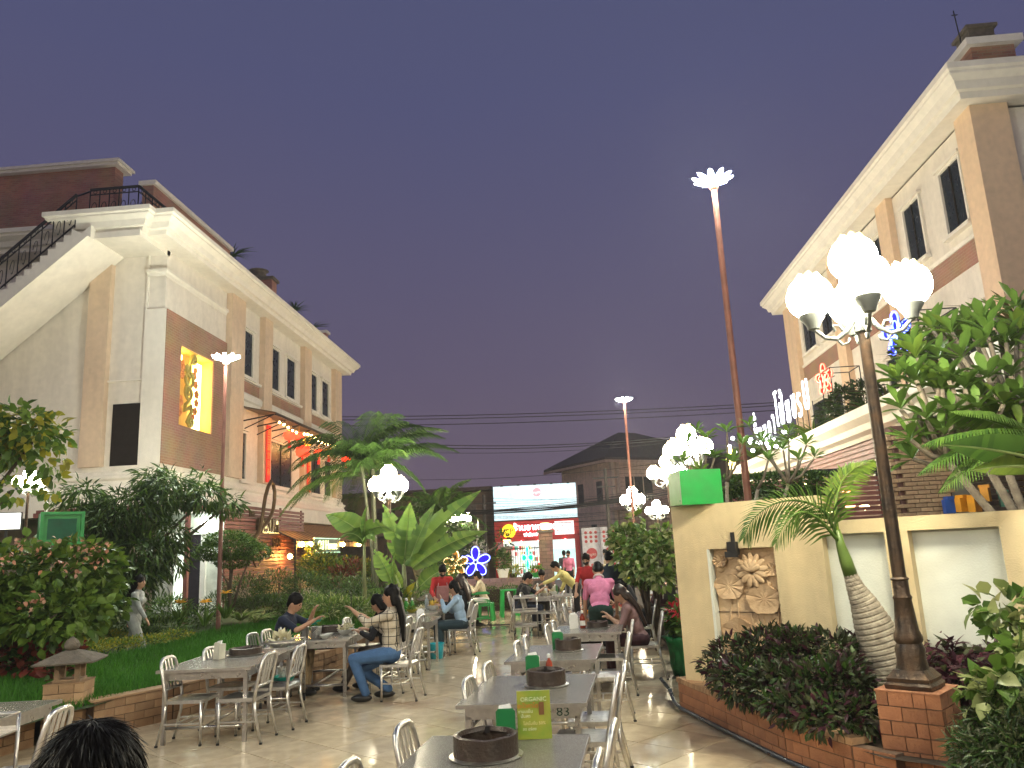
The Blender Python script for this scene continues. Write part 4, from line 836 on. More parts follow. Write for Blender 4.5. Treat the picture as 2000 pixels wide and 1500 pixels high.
MB().box(1.08, 2.2, -.08, -.01, 2.72, 3.48).build('light_box', glow('light_box_white', (1, .93, .95), .7), ST)
text('sign_letter', 'อาหารดี', .26, mat('red_print', (.8, .02, .05), .6, emit=(.8, .05, .06), es=1), ST, (1.65, -.10, 3.24), (PI/2, 0, 0), .01); text('sign_letter', 'สดทุกวัน', .26, MATS['red_print'], ST, (1.6, -.10, 2.92), (PI/2, 0, 0), .01)
for k, x in enumerate((-.9, .1, 1.65)): MB().ball((x, -.1, 2.42), (.06, .05, .04), 8, 5).build('spot', glow('shop_spot', (1, .3, .3), 12), ST)
rr = random.Random(9); sg = MB(); cols = [mat('goods_%d' % i, c, .6, emit=c, es=.5) for i, c in enumerate(((.7, .7, .7), (.6, .05, .04), (.1, .4, .3), (.7, .6, .3)))]
for i in range(90): x = -2.2+rr.random()*2.6; z = .5+int(rr.random()*5)*.36; sg.box(x, x+.12, 3.7, 3.9, z, z+.24, i % 4)
stuff(sg.build('goods', cols, ST)); MB().box(.8, 1.5, 2.5, 3.1, 0, 1.9).box(1.55, 2.2, 2.5, 3.1, 0, 1.9).build('fridge', mat('fridge', (.5, .7, .65), .3, emit=(.5, .85, .8), es=.7), ST)
RBN = thing('banner_stand', 'white folding advertising panels printed with rows of red roundels', 'banner', (.55, 44.4, -.25))
for j, (xa, rz_) in enumerate(((0, 0.0), (1.02, .35))):
    p = MB().box(0, 1.0, 0, .04, .35, 3.0).build('banner_panel', mat('banner_white', (.62, .62, .68), .5), RBN); p.location = (xa, 0, 0); p.rotation_euler = (0, 0, rz_)
    for r in range(3):
        for c_ in range(3):
            for zz in (2.72-r*.24, .95-r*.25): 
                q_ = MB().lathe([(.01, 0), (.085, 0), (.085, .012), (.01, .012)], n=14).build('roundel', mat('roundel_red', (.45, .05, .06), .5), p); q_.matrix_local = Matrix.Translation((.22+c_*.28, -.012, zz)) @ Matrix.Rotation(PI/2, 4, 'X') @ Matrix.Rotation(0, 4, 'Z')
    q_ = MB().lathe([(.01, 0), (.30, 0), (.30, .014), (.01, .014)], n=24).build('roundel', MATS['roundel_red'], p); q_.matrix_local = Matrix.Translation((.5, -.014, 1.58)) @ Matrix.Rotation(PI/2, 4, 'X')
    text('roundel_letter', 'หมูสด', .2, mat('print_white', (.8, .75, .7), .6), p, (.5, -.03, 1.52), (PI/2, 0, 0), .006)
# gate with stone pillars
M_gstone = brickmat('gate_stone', (.22, .12, .09), (.15, .08, .065), (.08, .05, .04), .4, .16, 'XZ')
for (x, w_, h, lab) in ((-1.2, .62, 2.75, 'tall stone gate pillar topped with a glowing lantern'), (-3.0, .42, 2.1, 'lower stone gate pillar left of the iron gate')):
    t = thing('gate_pillar', lab, 'pillar', (x, 36, -.3)); MB().box(-w_/2, w_/2, -w_/2, w_/2, 0, h).build('shaft', M_gstone, t); MB().box(-w_/2-.06, w_/2+.06, -w_/2-.06, w_/2+.06, h, h+.12).build('cap', M_roofstone, t)
    if h > 2.5: MB().lathe([(.14, .12), (.20, .16), (.21, .38), (.22, .42), (.12, .44)], c=(0, 0, h), n=16).build('lantern', glow('pillar_lantern', (1, .68, .25), 2.2), t)
GT = thing('iron_gate', 'iron bar gate between the stone pillars with red light behind', 'gate', (-2.1, 36, -.3))
for k in range(12): MB().bar((-.62+k*.11, 0, .75), (-.62+k*.11, 0, 2.15), .022).build('bar', M_iron, GT)
MB().bar((-.68, 0, 2.1), (.62, 0, 2.1), .04).bar((-.68, 0, 1.3), (.62, 0, 1.3), .03).build('rail', M_iron, GT); MB().box(-.7, .62, -.1, .1, 0, .75).build('low_wall', M_gstone, GT)
t = thing('stone_planter', 'stepped stone planter of pink blocks under the neon flowers', 'planter', (-4.0, 33, -.3))
kb = MB().box(-.24, .24, -.12, .12, 0, .15).mesh('brick', mat('pink_stone', (.36, .24, .2), .8, obj_rand=.2))
for r in range(6):
    for k in range(7): link('brick', kb, t, (-1.5+k*.5+(.25 if r % 2 else 0), 0, r*.16))
# shrine
SH = thing('spirit_shrine', 'small silver white spired shrine behind the violet blue neon flower', 'shrine', (-4.05, 34.2, .35)); M_sil = mat('silver_stucco', (.55, .52, .45), .35, metal=.3, var=.3, scale=30)
MB().lathe([(.3, 0), (.3, .1), (.15, .15), (.12, .6), (.3, .7), (.34, .8)], n=16).build('pedestal', M_sil, SH)
MB().box(-.32, .32, -.32, .32, .8, .88).box(-.3, -.22, -.3, -.22, .88, 1.4).box(.22, .3, -.3, -.22, .88, 1.4).box(-.3, -.22, .22, .3, .88, 1.4).box(.22, .3, .22, .3, .88, 1.4).box(-.18, .18, -.15, .2, .88, 1.35).build('pavilion', M_sil, SH)
b = MB()
for k, (r_, z) in enumerate(((.36, 1.4), (.28, 1.58), (.2, 1.74), (.13, 1.9))): b.lathe([(r_, z), (r_*.55, z+.16), (r_*.5, z+.19)], n=4, rot=PI/4)
b.lathe([(.08, 2.05), (.05, 2.25), (.02, 2.6), (.005, 2.85)], n=8)
for a in range(8):
    for (r_, z) in ((.38, 1.4), (.29, 1.6), (.21, 1.76)): c, s = math.cos(a*PI/4), math.sin(a*PI/4); b.tube([(c*r_, s*r_, z), (c*(r_+.05), s*(r_+.05), z+.06), (c*(r_+.03), s*(r_+.03), z+.17)], [.02, .015, .004], 5)
b.build('tiered_roof', M_sil, SH)
# urn statue left of centre
UR = thing('stone_urn', 'tall weathered stone urn column behind the banana plants', 'urn', (-5.1, 26.5, 0)); MB().lathe([(.35, 0), (.35, .5), (.25, .55), (.18, .9), (.3, 1.3), (.34, 1.7), (.24, 2.0), (.16, 2.15), (.24, 2.25), (.24, 2.35), (.1, 2.4)], n=20).build('body', mat('mossy_stone', (.20, .19, .13), .9, col2=(.1, .1, .07), scale=6, bump=.4), UR, 40)
# stone lantern pair
def stone_lantern(label, loc, rz, s=1.0):
    t = thing('stone_lantern', label, 'lantern', loc, rz, scale=s); b = MB()
    for (x, y) in ((-1, -1), (1, -1), (1, 1), (-1, 1)): b.box(x*.125-.03, x*.125+.03, y*.125-.03, y*.125+.03, .03, .23)
    b.box(-.17, .17, -.17, .17, 0, .035).box(-.16, .16, -.16, .16, .22, .25).build('lantern_box', M_lant, t)
    b = MB(); b.lathe([(.38, .245), (.385, .265), (.25, .33), (.12, .385), (.07, .40)], n=16, sq=.9, rot=0); b.build('roof', M_roofstone, t)
    MB().lathe([(.06, .39), (.095, .43), (.10, .47), (.075, .52), (.03, .56), (.01, .575)], n=14).build('finial', M_roofstone, t, True); return t
pedestal('brick_pedestal', 'square buff brick pedestal under the stone lantern at lower left', -5.83, 8.98, math.radians(17), .42, .60, .1, .26, M_brick, M_brick)
stone_lantern('weathered stone garden lantern on the buff brick pedestal at lower left', (-5.83, 8.98, .605), math.radians(17), .84)
stone_lantern('small stone lantern in the shrubs behind the table with green soda bottles', tuple(atY(853, 1195, 18.5)), .3, 1.15)
# green sign boxes
def green_box(label, loc, rz, w_, d_, h, screen):
    t = thing('green_box', label, 'sign box', loc, rz); f = .04
    MB().box(-w_/2, w_/2, -d_/2+f*1.5, d_/2, 0, h).build('housing', M_green, t)
    MB().box(-w_/2-.01, w_/2+.01, -d_/2, -d_/2+f*1.5, h-f, h+.01).box(-w_/2-.01, w_/2+.01, -d_/2, -d_/2+f*1.5, -.01, f).box(-w_/2-.01, -w_/2+f, -d_/2, -d_/2+f*1.5, f, h-f).box(w_/2-f, w_/2+.01, -d_/2, -d_/2+f*1.5, f, h-f).build('front_rim', M_green, t) if screen else MB().box(-w_/2-.006, w_/2+.006, -d_/2-.01, -d_/2+f*1.5, -.006, h+.006).build('front_panel', M_green, t)
    if screen: MB().box(-w_/2+.1, w_/2-.1, -d_/2+f*1.2, -d_/2+f*1.6, .08, h-.1).build('screen', mat('green_dark_glass', (.02, .12, .06), .15), t)
    return t
green_box('plain bright green metal box on top of the yellow wall end', (1.41, 8.93, 2.225), math.radians(14), .47, .36, .37, False)
green_box('open fronted green metal display box on a post among the left bushes', tuple(atY(116, 1064, 12.6)), math.radians(40), .62, .5, .52, True)
# wires and poles
def cable(label, P, r, sag=.4, n=14, parent=None):
    P = [Vector(p) for p in P]; Q = []
    for a, b_ in zip(P, P[1:]):
        for k in range(n): t_ = k/n; q_ = a+(b_-a)*t_; q_.z -= sag*4*t_*(1-t_); Q.append(q_)
    Q.append(P[-1]); 
    if parent: return MB().tube(Q, r, 5).build('cable', M_wire, parent)
    o = MB().tube(Q, r, 5).build('power_cable', M_wire); return tag(o, label, 'cable', 'overhead power cables')
for i, (ya, yb, lab) in enumerate(((806, 786, 'topmost of the three upper overhead cables'), (812, 792, 'second of the three upper overhead cables'), (824, 801, 'lowest of the three upper overhead cables'), (864, 858, 'upper cable of the middle pair above the billboard'), (870, 862, 'lower cable of the middle pair above the billboard'), (880, 868, 'thin cable just below the middle pair'), (935, 905, 'cable crossing just above the billboard'))):
    a = atY(520 if i < 3 else 780, ya+(8 if i < 3 else 2), 42); b_ = atY(1640 if i < 3 else 1330, yb-(8 if i < 3 else 6), 42); cable(lab, [a, b_], .022 if i < 5 else .013, .3)
b1 = atY(860, 1000, 42.5); b2 = atY(1330, 955, 42.5)
BU = thing('cable_bundle', 'thick tangled bundle of black cables crossing the lit billboard', 'cable bundle'); BU2 = thing('slack_cables', 'many thin slack cables strung across the billboard and shop front', 'cables')
for i in range(9): 
    a = b1+Vector((0, 0, (RNG.random()-.5)*.35)); c_ = b2+Vector((0, 0, (RNG.random()-.5)*.4)); cable('thick tangled bundle of cables crossing the lit billboard', [a, c_], .03 if i < 4 else .014, .15+.2*RNG.random(), parent=BU)
for i in range(16):
    ya = 958+i*5; a = atY(850+RNG.random()*60, ya+10+RNG.random()*14, 43.5); c_ = atY(1330, ya-RNG.random()*26, 43.5); cable('thin slack cable crossing the lit billboard', [a, c_], .008, .25*RNG.random()+.1, parent=BU2)
for (px, y, h, lab) in ((1192, 43.5, 6.2, 'dark utility pole right of the white roundel banners'), (948, 44.6, 5.2, 'dark utility pole left of the lit billboard')):
    c = atY(px, 1060, y); t = thing('utility_pole', lab, 'pole', (c.x, y, -.3)); MB().lathe([(.13, 0), (.09, h)], n=10).build('pole', mat('pole_concrete', (.06, .055, .05), .8), t); MB().bar((-.7, 0, h-.5), (.7, 0, h-.5), .08).bar((-.5, 0, h-1), (.5, 0, h-1), .07).build('crossarm', M_iron, t)
# ================================================================= TABLES AND CHAIRS
def make_chair():
    t = thing('metal_chair', 'x', 'chair', (0, 0, 0), 0, 'brushed aluminium slat back chairs')
    # seat: dished sheet
    V = []; F = []; n = 8
    for z_, sh in ((.452, 1), (.425, 0)):
        for i in range(n+1):
            for j in range(n+1):
                x = -.205+.41*i/n; y = -.20+.41*j/n; k = (1-(x/.205)**4)*(1-((y)/.205)**4) if sh else 0
                w_ = 1-.10*max(0, -(y-.0)/.2)*.6; V.append((x*w_, y, z_-.013*max(0, k)))
    m_ = (n+1)**2
    for i in range(n):
        for j in range(n): a = i*(n+1)+j; F += [(a, a+n+1, a+n+2, a+1), (m_+a, m_+a+1, m_+a+n+2, m_+a+n+1)]
    for i in range(n): 
        for (a, b_) in ((i, i+1), (i+n*(n+1), i+1+n*(n+1))) if False else (): pass
    rim = [(-.195, -.2), (.195, -.2), (.208, .0), (.205, .21), (-.205, .21), (-.208, 0)]
    mb = MB().add(V, F); P = [Vector((x, y, .436)) for x, y in rim]
    for a, b_ in zip(P, P[1:]+P[:1]): mb.bar(a, b_, .012, .034)
    mb.build('seat', M_alu, t)
    def P_(s, y0, z0): return s
    for s in (-1, 1):
        MB().tube([(s*.195, .19, .43), (s*.198, .195, 0.01)], [.018, .014], 8).build('leg', M_alu, t, True)
        MB().tube([(s*.185, -.185, .46), (s*.19, -.20, .3), (s*.195, -.27, .01)], [.018, .017, .014], 8).build('leg', M_alu, t, True)
    b = MB(); b.tube([(-.19, -.185, .40), (-.188, -.20, .52), (-.182, -.235, .68), (-.17, -.262, .79), (-.145, -.272, .84), (-.10, -.277, .862), (0, -.282, .868), (.10, -.277, .862), (.145, -.272, .84), (.17, -.262, .79), (.182, -.235, .68), (.188, -.20, .52), (.19, -.185, .40)], .019, 8)
    b.build('back_frame', M_alu, t, True)
    MB().tube([(-.186, -.205, .555), (0, -.212, .56), (.186, -.205, .555)], .014, 6).build('back_rail', M_alu, t, True)
    for x in (-.07, 0, .07): MB().bar((x*1.05, -.21, .56), (x, -.279, .865), .03, .012).build('back_slat', M_alu, t)
    b = MB(); b.bar((-.197, .19, .22), (-.19, -.215, .22), .016).bar((.197, .19, .22), (.19, -.215, .22), .016).bar((-.195, .05, .22), (.195, .05, .22), .014).bar((-.195, -.08, .22), (.195, -.08, .22), .014).build('stretcher', M_alu, t)
    b = MB()
    for s in (-1, 1): b.lathe([(.017, 0), (.017, .02)], c=(s*.198, .195, 0), n=8).lathe([(.017, 0), (.017, .02)], c=(s*.195, -.27, 0), n=8)
    b.build('rubber_feet', M_blk, t)
    return t
CH0 = make_chair(); CH_used = [False]
def chair(x, y, rzd, label, z=0):
    rz = math.radians(rzd+RNG.normal(0, 2))
    if not CH_used[0]:
        CH_used[0] = True; CH0.location = (x, y, z); CH0.rotation_euler = (0, 0, rz); CH0['label'] = label; return CH0
    return dup(CH0, (x, y, z), rz, label)
def chair_at(px, py, rzd, label):
    p = atZ(px, py, .865); rz = math.radians(rzd); return chair(p.x+(-.28)*math.sin(rz)*1.0, p.y+.28*math.cos(rz), rzd, label)
E_, W_ = -95, 85      # facing right / facing left
for a in ((785, 1416, E_, 'chair at the left of the nearest right row table, standing on open floor'), (678, 1492, E_, 'chair top just poking into the bottom edge left of the nearest table'), (912, 1326, E_, 'nearer chair at the left of the table numbered 83'), (950, 1297, E_, 'farther chair at the left of the table numbered 83'),
          (1008, 1255, E_, 'nearer chair at the left of the third table of the right row'), (1025, 1243, E_, 'farther chair at the left of the third table of the right row'), (1066, 1222, E_, 'nearer chair at the left of the fourth table of the right row'), (1079, 1214, E_, 'farther chair at the left of the fourth table of the right row'),
          (1200, 1413, W_, 'second chair from the camera at the right of the nearest table'), (1170, 1474, W_, 'chair nearest the camera at the right of the nearest table'), (1207, 1321, W_, 'nearer chair at the right of the table numbered 83'), (1221, 1295, W_, 'farther chair at the right of the table numbered 83'),
          (1229, 1238, W_, 'nearer chair at the right of the third table, its back seen edge on'), (1236, 1213, W_, 'farther chair at the right of the third table, its back seen edge on'),
          (1294, 1196, W_, 'chair carrying the long haired woman in mauve'), (1281, 1172, W_, 'chair carrying the man in dark blue right of the woman in mauve'),
          (1082, 1178, E_, 'chair left of the boy in black'), (1101, 1180, E_, 'chair behind the boy in black'), (993, 1157, E_, 'chair under the seated man in black at the far middle table'), (1017, 1158, E_, 'chair beside the seated man in black, its back toward the trolley'), (1101, 1155, W_, 'chair at the right of the far middle table'),
          (329, 1284, E_+3, 'chair tucked in at the near left corner of the front left table'), (409, 1266, E_+3, 'chair at the left of the front left table behind the napkin box'), (492, 1238, E_, 'empty chair just left of the man in the navy shirt'), (520, 1231, E_, 'chair carrying the man in the navy shirt'),
          (530, 1276, W_+4, 'chair at the right front of the front left table'), (589, 1261, W_+4, 'chair at the right of the front left table beside the trolley'), (821, 1228, W_, 'chair carrying the woman in jeans'), (795, 1221, W_, 'chair just behind the chair of the woman in jeans'), (825, 1201, W_, 'chair farther up the left row with its back to the blue bucket'), (800, 1205, W_, 'chair farther up the left row at the near table edge'),
          (676, 1208, E_, 'empty chair beyond the bowls of the second left table'), (930, 1180, W_, 'chair carrying the woman in the light blue blouse'), (922, 1172, W_, 'chair carrying the long haired woman next to the blue bucket'), (122, 1384, W_+12, 'chair at lower left right behind the foreground head')):
    chair_at(*a)
def make_table(w_, L, label, x, y, az, z=.75):
    t = thing('dining_table', label, 'table', (x, y, 0), math.radians(-az), 'granite topped steel tables'); hw, hl = w_/2, L/2
    MB().box(-hw, hw, -hl, hl, .725, .75).build('table_top', M_gran, t)
    MB().box(-hw-.006, hw+.006, -hl-.006, -hl, .722, .751).box(-hw-.006, hw+.006, hl, hl+.006, .722, .751).box(-hw-.006, -hw, -hl, hl, .722, .751).box(hw, hw+.006, -hl, hl, .722, .751).build('edge_trim', M_steel, t)
    i = .05; MB().box(-hw+i, hw-i, -hl+i, -hl+i+.02, .64, .724).box(-hw+i, hw-i, hl-i-.02, hl-i, .64, .724).box(-hw+i, -hw+i+.02, -hl+i+.02, hl-i-.02, .64, .724).box(hw-i-.02, hw-i, -hl+i+.02, hl-i-.02, .64, .724).build('apron', M_steel, t)
    for sx_ in (-1, 1):
        for sy in (-1, 1): cx, cy_ = sx_*(hw-.07), sy*(hl-.07); MB().box(cx-.02, cx+.02, cy_-.02, cy_+.02, 0, .66).build('leg', M_steel, t)
    MB().tube([(-hw+.09, -hl+.07, .16), (hw-.09, -hl+.07, .16)], .016, 8).tube([(-hw+.09, hl-.07, .16), (hw-.09, hl-.07, .16)], .016, 8).tube([(0, -hl+.07, .16), (0, hl-.07, .16)], .016, 8).build('foot_rail', M_steel, t, True)
    MB().lathe([(.0, .55), (.16, .56), (.2, .72)], n=16).build('burner_pan', M_soot, t)
    return t
TT = {}
for k, a in dict(R1=(.95, 1.22, 'nearest table cut by the bottom edge with menu stand and green napkin box', -.5, 4.37, 5), R2=(.94, 1.25, 'table numbered 83 in the right row with a clay stove ring', -.39, 6.53, 5), R3=(.90, 1.22, 'third table of the right row reflecting the bright billboard', -.24, 8.62, 5), R4=(.88, 1.0, 'fourth table of the right row with a white napkin box and sauce bottle', .14, 10.8, 5), R5=(.9, 1.3, 'fifth table of the right row between the boy in black and the woman in mauve', .42, 12.95, 5), R6=(.9, 1.3, 'table beyond the man in the pink polo shirt', .6, 15.2, 5),
    L1=(1.0, 1.62, 'front left table with chairs tucked in and cream napkin box', -4.02, 9.2, -3), L2=(1.0, 1.5, 'second left table crowded with bowls and a silver ice bucket', -3.62, 11.5, -2), L3=(.95, 1.5, 'third left table where the woman in the light blue blouse eats', -3.05, 15.4, -2), L4=(.9, 1.3, 'small table behind the person in the red shirt and apron', -2.9, 18.9, -2), C=(.95, 1.3, 'far middle table served by the man in the yellow shirt', -.78, 18.7, 3), T0=(1.0, 1.4, 'table at the lower left corner behind the foreground head', -4.95, 6.1, -4), K=(.8, 1.1, 'dark table at the left of the third table piled with dishes', -2.75, 13.4, -2)).items():
    TT[k] = make_table(*a)
text('table_number', '83', .085, mat('number_green', (.01, .05, .03), .4), TT['R2'], (.30, -.625+.048, .683), (PI/2, 0, 0), .003, 1.2)
def on(key, u, v, z=.7515):
    t = TT[key]; r = t.rotation_euler.z; return (t.location.x+u*math.cos(r)-v*math.sin(r), t.location.y+u*math.sin(r)+v*math.cos(r), z)
# clay charcoal stove rings
def stove(label, loc, r=.19, h=.13):
    t = thing('clay_stove', label, 'stove', loc, RNG.random()*6, 'sooty stove rings on the tables'); n = 40; V = []; F = []
    prof = [(r*1.12, 0), (r*1.14, .006), (r, .012), (r, h), (r-.022, h+.004), (r-.03, h-.02), (r-.035, .02), (.01, .015)]
    for (rr_, z) in prof:
        for k in range(n):
            a = 2*PI*k/n; zz = z+(.003*math.sin(3*a)+.002*math.sin(7*a) if z > .05 else 0); V.append((rr_*math.cos(a), rr_*math.sin(a), zz))
    for i in range(len(prof)-1):
        for k in range(n): F.append((i*n+k, i*n+(k+1) % n, (i+1)*n+(k+1) % n, (i+1)*n+k))
    MB().add(V[2*n:6*n], [f for f in [tuple(x-2*n for x in f) for f in F] if min(f) >= 0 and max(f) < 4*n]).build('stove_wall', M_pot, t, 50)
    MB().lathe([(r-.03, .02), (.01, .018)], n=n).build('ash_bed', M_soot, t); MB().lathe([(r*1.0, 0), (r*1.13, .003), (r*1.14, .008), (r*1.0, .012)], n=n, cap=False).build('steel_ring', M_steel, t, 40)
    for a in (.4, 2.5, 4.6): MB().box(-.016, .006, -.012, .012, h-.03, h+.006).build('pot_rest', M_soot, t).matrix_local = Matrix.Rotation(a, 4, 'Z') @ Matrix.Translation((r-.02, 0, 0))
stove('sooty open clay stove ring on the nearest table', on('R1', -.05, .14), .178, .115); stove('clay stove ring on the table numbered 83', on('R2', .1, .12), .16, .12); stove('clay stove ring on the third table of the right row', on('R3', .12, .1), .14, .12); stove('low wide stove ring on the front left table', on('L1', .05, .3), .19, .08); stove('stove ring among the bowls on the second left table', on('L2', .0, .25), .18, .10); stove('low stove ring on the fourth table of the right row', on('R4', .12, .1), .14, .08)
def napkin(label, loc, rz, m, s=1.0):
    t = thing('napkin_box', label, 'napkin box', loc, rz, scale=s)
    MB().prism([(-.06, -.045, 0), (.06, -.045, 0), (.06, -.035, .17), (.045, -.03, .185), (-.045, -.03, .185), (-.06, -.035, .17)], (0, -.045, 0), (0, -.037, 0)).build('front_plate', m, t)
    MB().prism([(-.056, -.036, 0), (.056, -.036, 0), (.056, -.028, .165), (-.056, -.028, .165)], (0, 0, 0), (0, .075, .002)).build('housing', mat('cream_plastic', (.62, .60, .48), .4) if m is not M_whitep else M_whitep, t)
    MB().prism([(-.045, -.02, .165), (.045, -.02, .165), (.03, -.0, .205), (-.04, -.0, .195)], (0, 0, 0), (0, .02, 0)).build('tissue', M_whitep, t)
napkin('green and white napkin box at the far edge of the nearest table', on('R1', -.0, .5), math.radians(4), M_gcard, .95); napkin('green napkin box beside the sauce bottle on the table numbered 83', on('R2', -.06, .52), -.05, M_gcard); napkin('green napkin box beside the stove ring on the third table', on('R3', .0, .2), -.02, M_gcard); napkin('white napkin box on the fourth table of the right row', on('R4', -.2, .1), .1, M_whitep); napkin('cream napkin box on the front left table', on('L1', -.15, .0), -.6, mat('cream_plastic', (.62, .60, .48), .4), 1.0); napkin('white napkin box at the near end of the third left table', on('K', .2, -.45), .3, M_whitep); napkin('green napkin box on the far middle table', on('C', .3, .3), 1.2, M_gcard); napkin('napkin box beside the green bottle near the man in navy', on('L2', -.42, -.4), .9, M_gcard, .8)
ms = thing('menu_stand', 'folded green and yellow drinks menu standing on the nearest table', 'menu', on('R1', .17, .50), math.radians(3))
mm_ = mat('menu_print', (.16, .30, .03), .35, col2=(.42, .36, .04), scale=7)
MB().prism([(-.10, -.0, 0), (.10, -.0, 0), (.098, .035, .262), (-.098, .035, .262)], (0, 0, 0), (0, .003, 0)).build('front_card', mm_, ms); MB().prism([(-.10, .085, 0), (.10, .085, 0), (.098, .040, .262), (-.098, .040, .262)], (0, 0, 0), (0, .003, 0)).build('back_card', M_whitep, ms)
tx = Matrix.Rotation(PI/2-.13, 4, 'X')
for (s_, sz, x, z, c) in (('ORGANIC', .034, .0, .215, (.75, .8, .5)), ('อะโวคาโด', .034, -.035, .18, (.7, .12, .02)), ('ชานมเย็น', .024, -.05, .15, (.75, .8, .5)), ('ปั่นสด', .024, -.05, .125, (.75, .8, .5)), ('โปรโมชั่น 50%', .024, 0, .085, (.8, .7, .3)), ('สด อร่อย', .022, -.03, .055, (.75, .8, .5))):
    o = text('menu_line', s_, sz, mat('print_%d' % int(c[0]*99+c[1]*9), c, .5), ms, (x, z*.13-.004, z), (PI/2-.13, 0, 0), .001)
MB().box(.03, .06, -.005+.02, .0+.022, .13, .2).build('menu_cup_picture', mat('brown_print', (.2, .09, .03), .5), ms).location = (0, -.003, 0)
def bottle(label, loc, m, cap, s=1.0, lab=None):
    t = thing('bottle', label, 'bottle', loc, 0, scale=s); MB().lathe([(.028, 0), (.032, .01), (.032, .10), (.026, .13), (.012, .15), (.012, .17)], n=14).build('glass_body', m, t, 40); MB().lathe([(.014, .165), (.015, .195), (.008, .2)], n=10).build('cap', cap, t)
    if lab: MB().lathe([(.0325, .03), (.0325, .085)], n=14, cap=False).build('paper_label', lab, t)
m_amb = mat('red_sauce', (.25, .03, .01), .15); m_cl = mat('clear_plastic', (.45, .5, .5), .1, trans=.4); m_grb = mat('green_soda', (.05, .25, .04), .15)
bottle('red sauce bottle on the fourth table of the right row', on('R4', -.08, .1), m_amb, M_whitep, 1.15, M_whitep); bottle('red sauce bottle behind the green napkin box on the table numbered 83', on('R2', .08, .52), m_amb, M_whitep, .95, M_whitep); bottle('red sauce bottle on the left edge of the second left table', on('L2', -.47, -.62), m_amb, M_whitep, .9)
for (k, u, v, lab) in (('L3', .1, .45, 'clear water bottle beside the person in the apron'), ('C', -.1, .1, 'white bottle standing on the far middle table'), ('C', .1, -.1, 'second white bottle on the far middle table'), ('L4', .3, .2, 'clear bottle near the woman in the cream jacket')): bottle(lab, on(k, u, v), m_cl if 'clear' in lab else M_whitep, M_whitep, 1.3)
for i, (u, v) in enumerate(((-.2, -.1), (-.12, .05), (-.25, .1))): bottle(['green soda bottle nearest on the third left table', 'middle green soda bottle on the third left table', 'farthest green soda bottle on the third left table'][i], on('L3', u, v), m_grb, M_whitep, 1.2)
def bowl(label, loc, r, h, m, fill=None, cat='bowl'):
    t = thing('bowl', label, cat, loc, 0); MB().lathe([(r*.45, 0), (r*.5, .004), (r*.85, h*.55), (r, h), (r*.96, h), (r*.8, h*.55), (r*.4, .012), (.001, .010)], n=20, cap=False).build('bowl_body', m, t, 50)
    if fill:
        P, d = clump_points([(0, 0, h*.8, r*.8, r*.8, h*.7)], 46, .2); D = RNG.normal(0, .5, (46, 3)); D[:, 2] += .5; V, F, rr_ = scatter(T_small, P, D, np.full(46, r*.75)); stuff(link('filling', np_mesh('filling', V, F, fill, rr_), t))
M_rf = mat('raw_meat', (.45, .07, .04), .4); M_teal = mat('teal_plastic', (.02, .42, .33), .4); M_wh = mat('white_china', (.7, .7, .66), .25); M_noo = mat('noodles', (.6, .55, .35), .6)
for (k, u, v, r, h, m, f, lab) in (('L2', .12, -.55, .07, .05, M_wh, None, 'small white bowl at the near end of the second left table'), ('L2', .28, -.1, .10, .07, M_wh, M_noo, 'white noodle bowl near the woman in jeans'), ('L2', .1, -.25, .06, .04, M_wh, None, 'small white bowl behind the silver bucket'), ('L2', .3, .15, .07, .05, M_wh, None, 'white bowl near the right edge of the second left table'), ('L2', .2, .5, .08, .05, M_wh, M_noo, 'white bowl at the far end of the second left table'),
    ('L3', .1, -.3, .10, .06, M_wh, M_noo, 'white bowl in front of the woman in the light blue blouse'), ('L3', .3, -.05, .12, .09, M_wh, mat('yellow_food', (.6, .4, .05), .6), 'white bowl with yellow food near the light blue blouse'), ('L3', -.05, -.45, .11, .06, mat('yellow_plastic', (.55, .5, .04), .4), G_lime, 'yellow dish of greens on the third left table'), ('L3', -.3, -.4, .07, .05, M_wh, None, 'white cup on the left of the third left table'),
    ('C', -.2, -.35, .15, .06, mat('pale_green_plastic', (.25, .5, .3), .4), G_lime, 'pale green tray of leafy vegetables on the far middle table'), ('C', .1, -.45, .09, .06, M_wh, M_noo, 'white bowl at the near edge of the far middle table'), ('C', .3, -.2, .08, .06, M_wh, None, 'white bowl at the right of the far middle table'), ('C', .25, .1, .09, .06, M_wh, M_noo, 'white bowl beside the green napkin box on the far middle table'),
    ('R5', .25, .3, .12, .05, M_wh, M_rf, 'dish of red food in front of the woman in mauve'), ('R5', .0, .45, .09, .05, M_wh, M_noo, 'white bowl beyond the man in the pink polo'), ('R5', -.25, .1, .10, .05, mat('orange_plastic', (.75, .3, .02), .4), None, 'orange bowl in front of the boy in black'), ('R5', .3, -.1, .10, .05, mat('grey_tray', (.4, .38, .34), .5), M_noo, 'wire tray of noodles right of the pink polo')):
    bowl(lab, on(k, u, v), r, h, m, f)
bk = thing('ice_bucket', 'hammered silver ice bucket on the second left table', 'bucket', on('L2', -.02, -.48), 0); MB().lathe([(.06, 0), (.068, .01), (.075, .15), (.08, .155), (.076, .16), (.07, .15), (.06, .02)], n=20).build('body', mat('hammered_silver', (.5, .5, .48), .3, metal=.9, bump=1, bscale=60), bk, 50)
bk = thing('ice_bucket', 'second silver ice bucket left of the hammered one', 'bucket', on('L2', -.2, -.42), 0); MB().lathe([(.055, 0), (.065, .15), (.07, .155), (.06, .15)], n=18).build('body', M_steel, bk, 50)
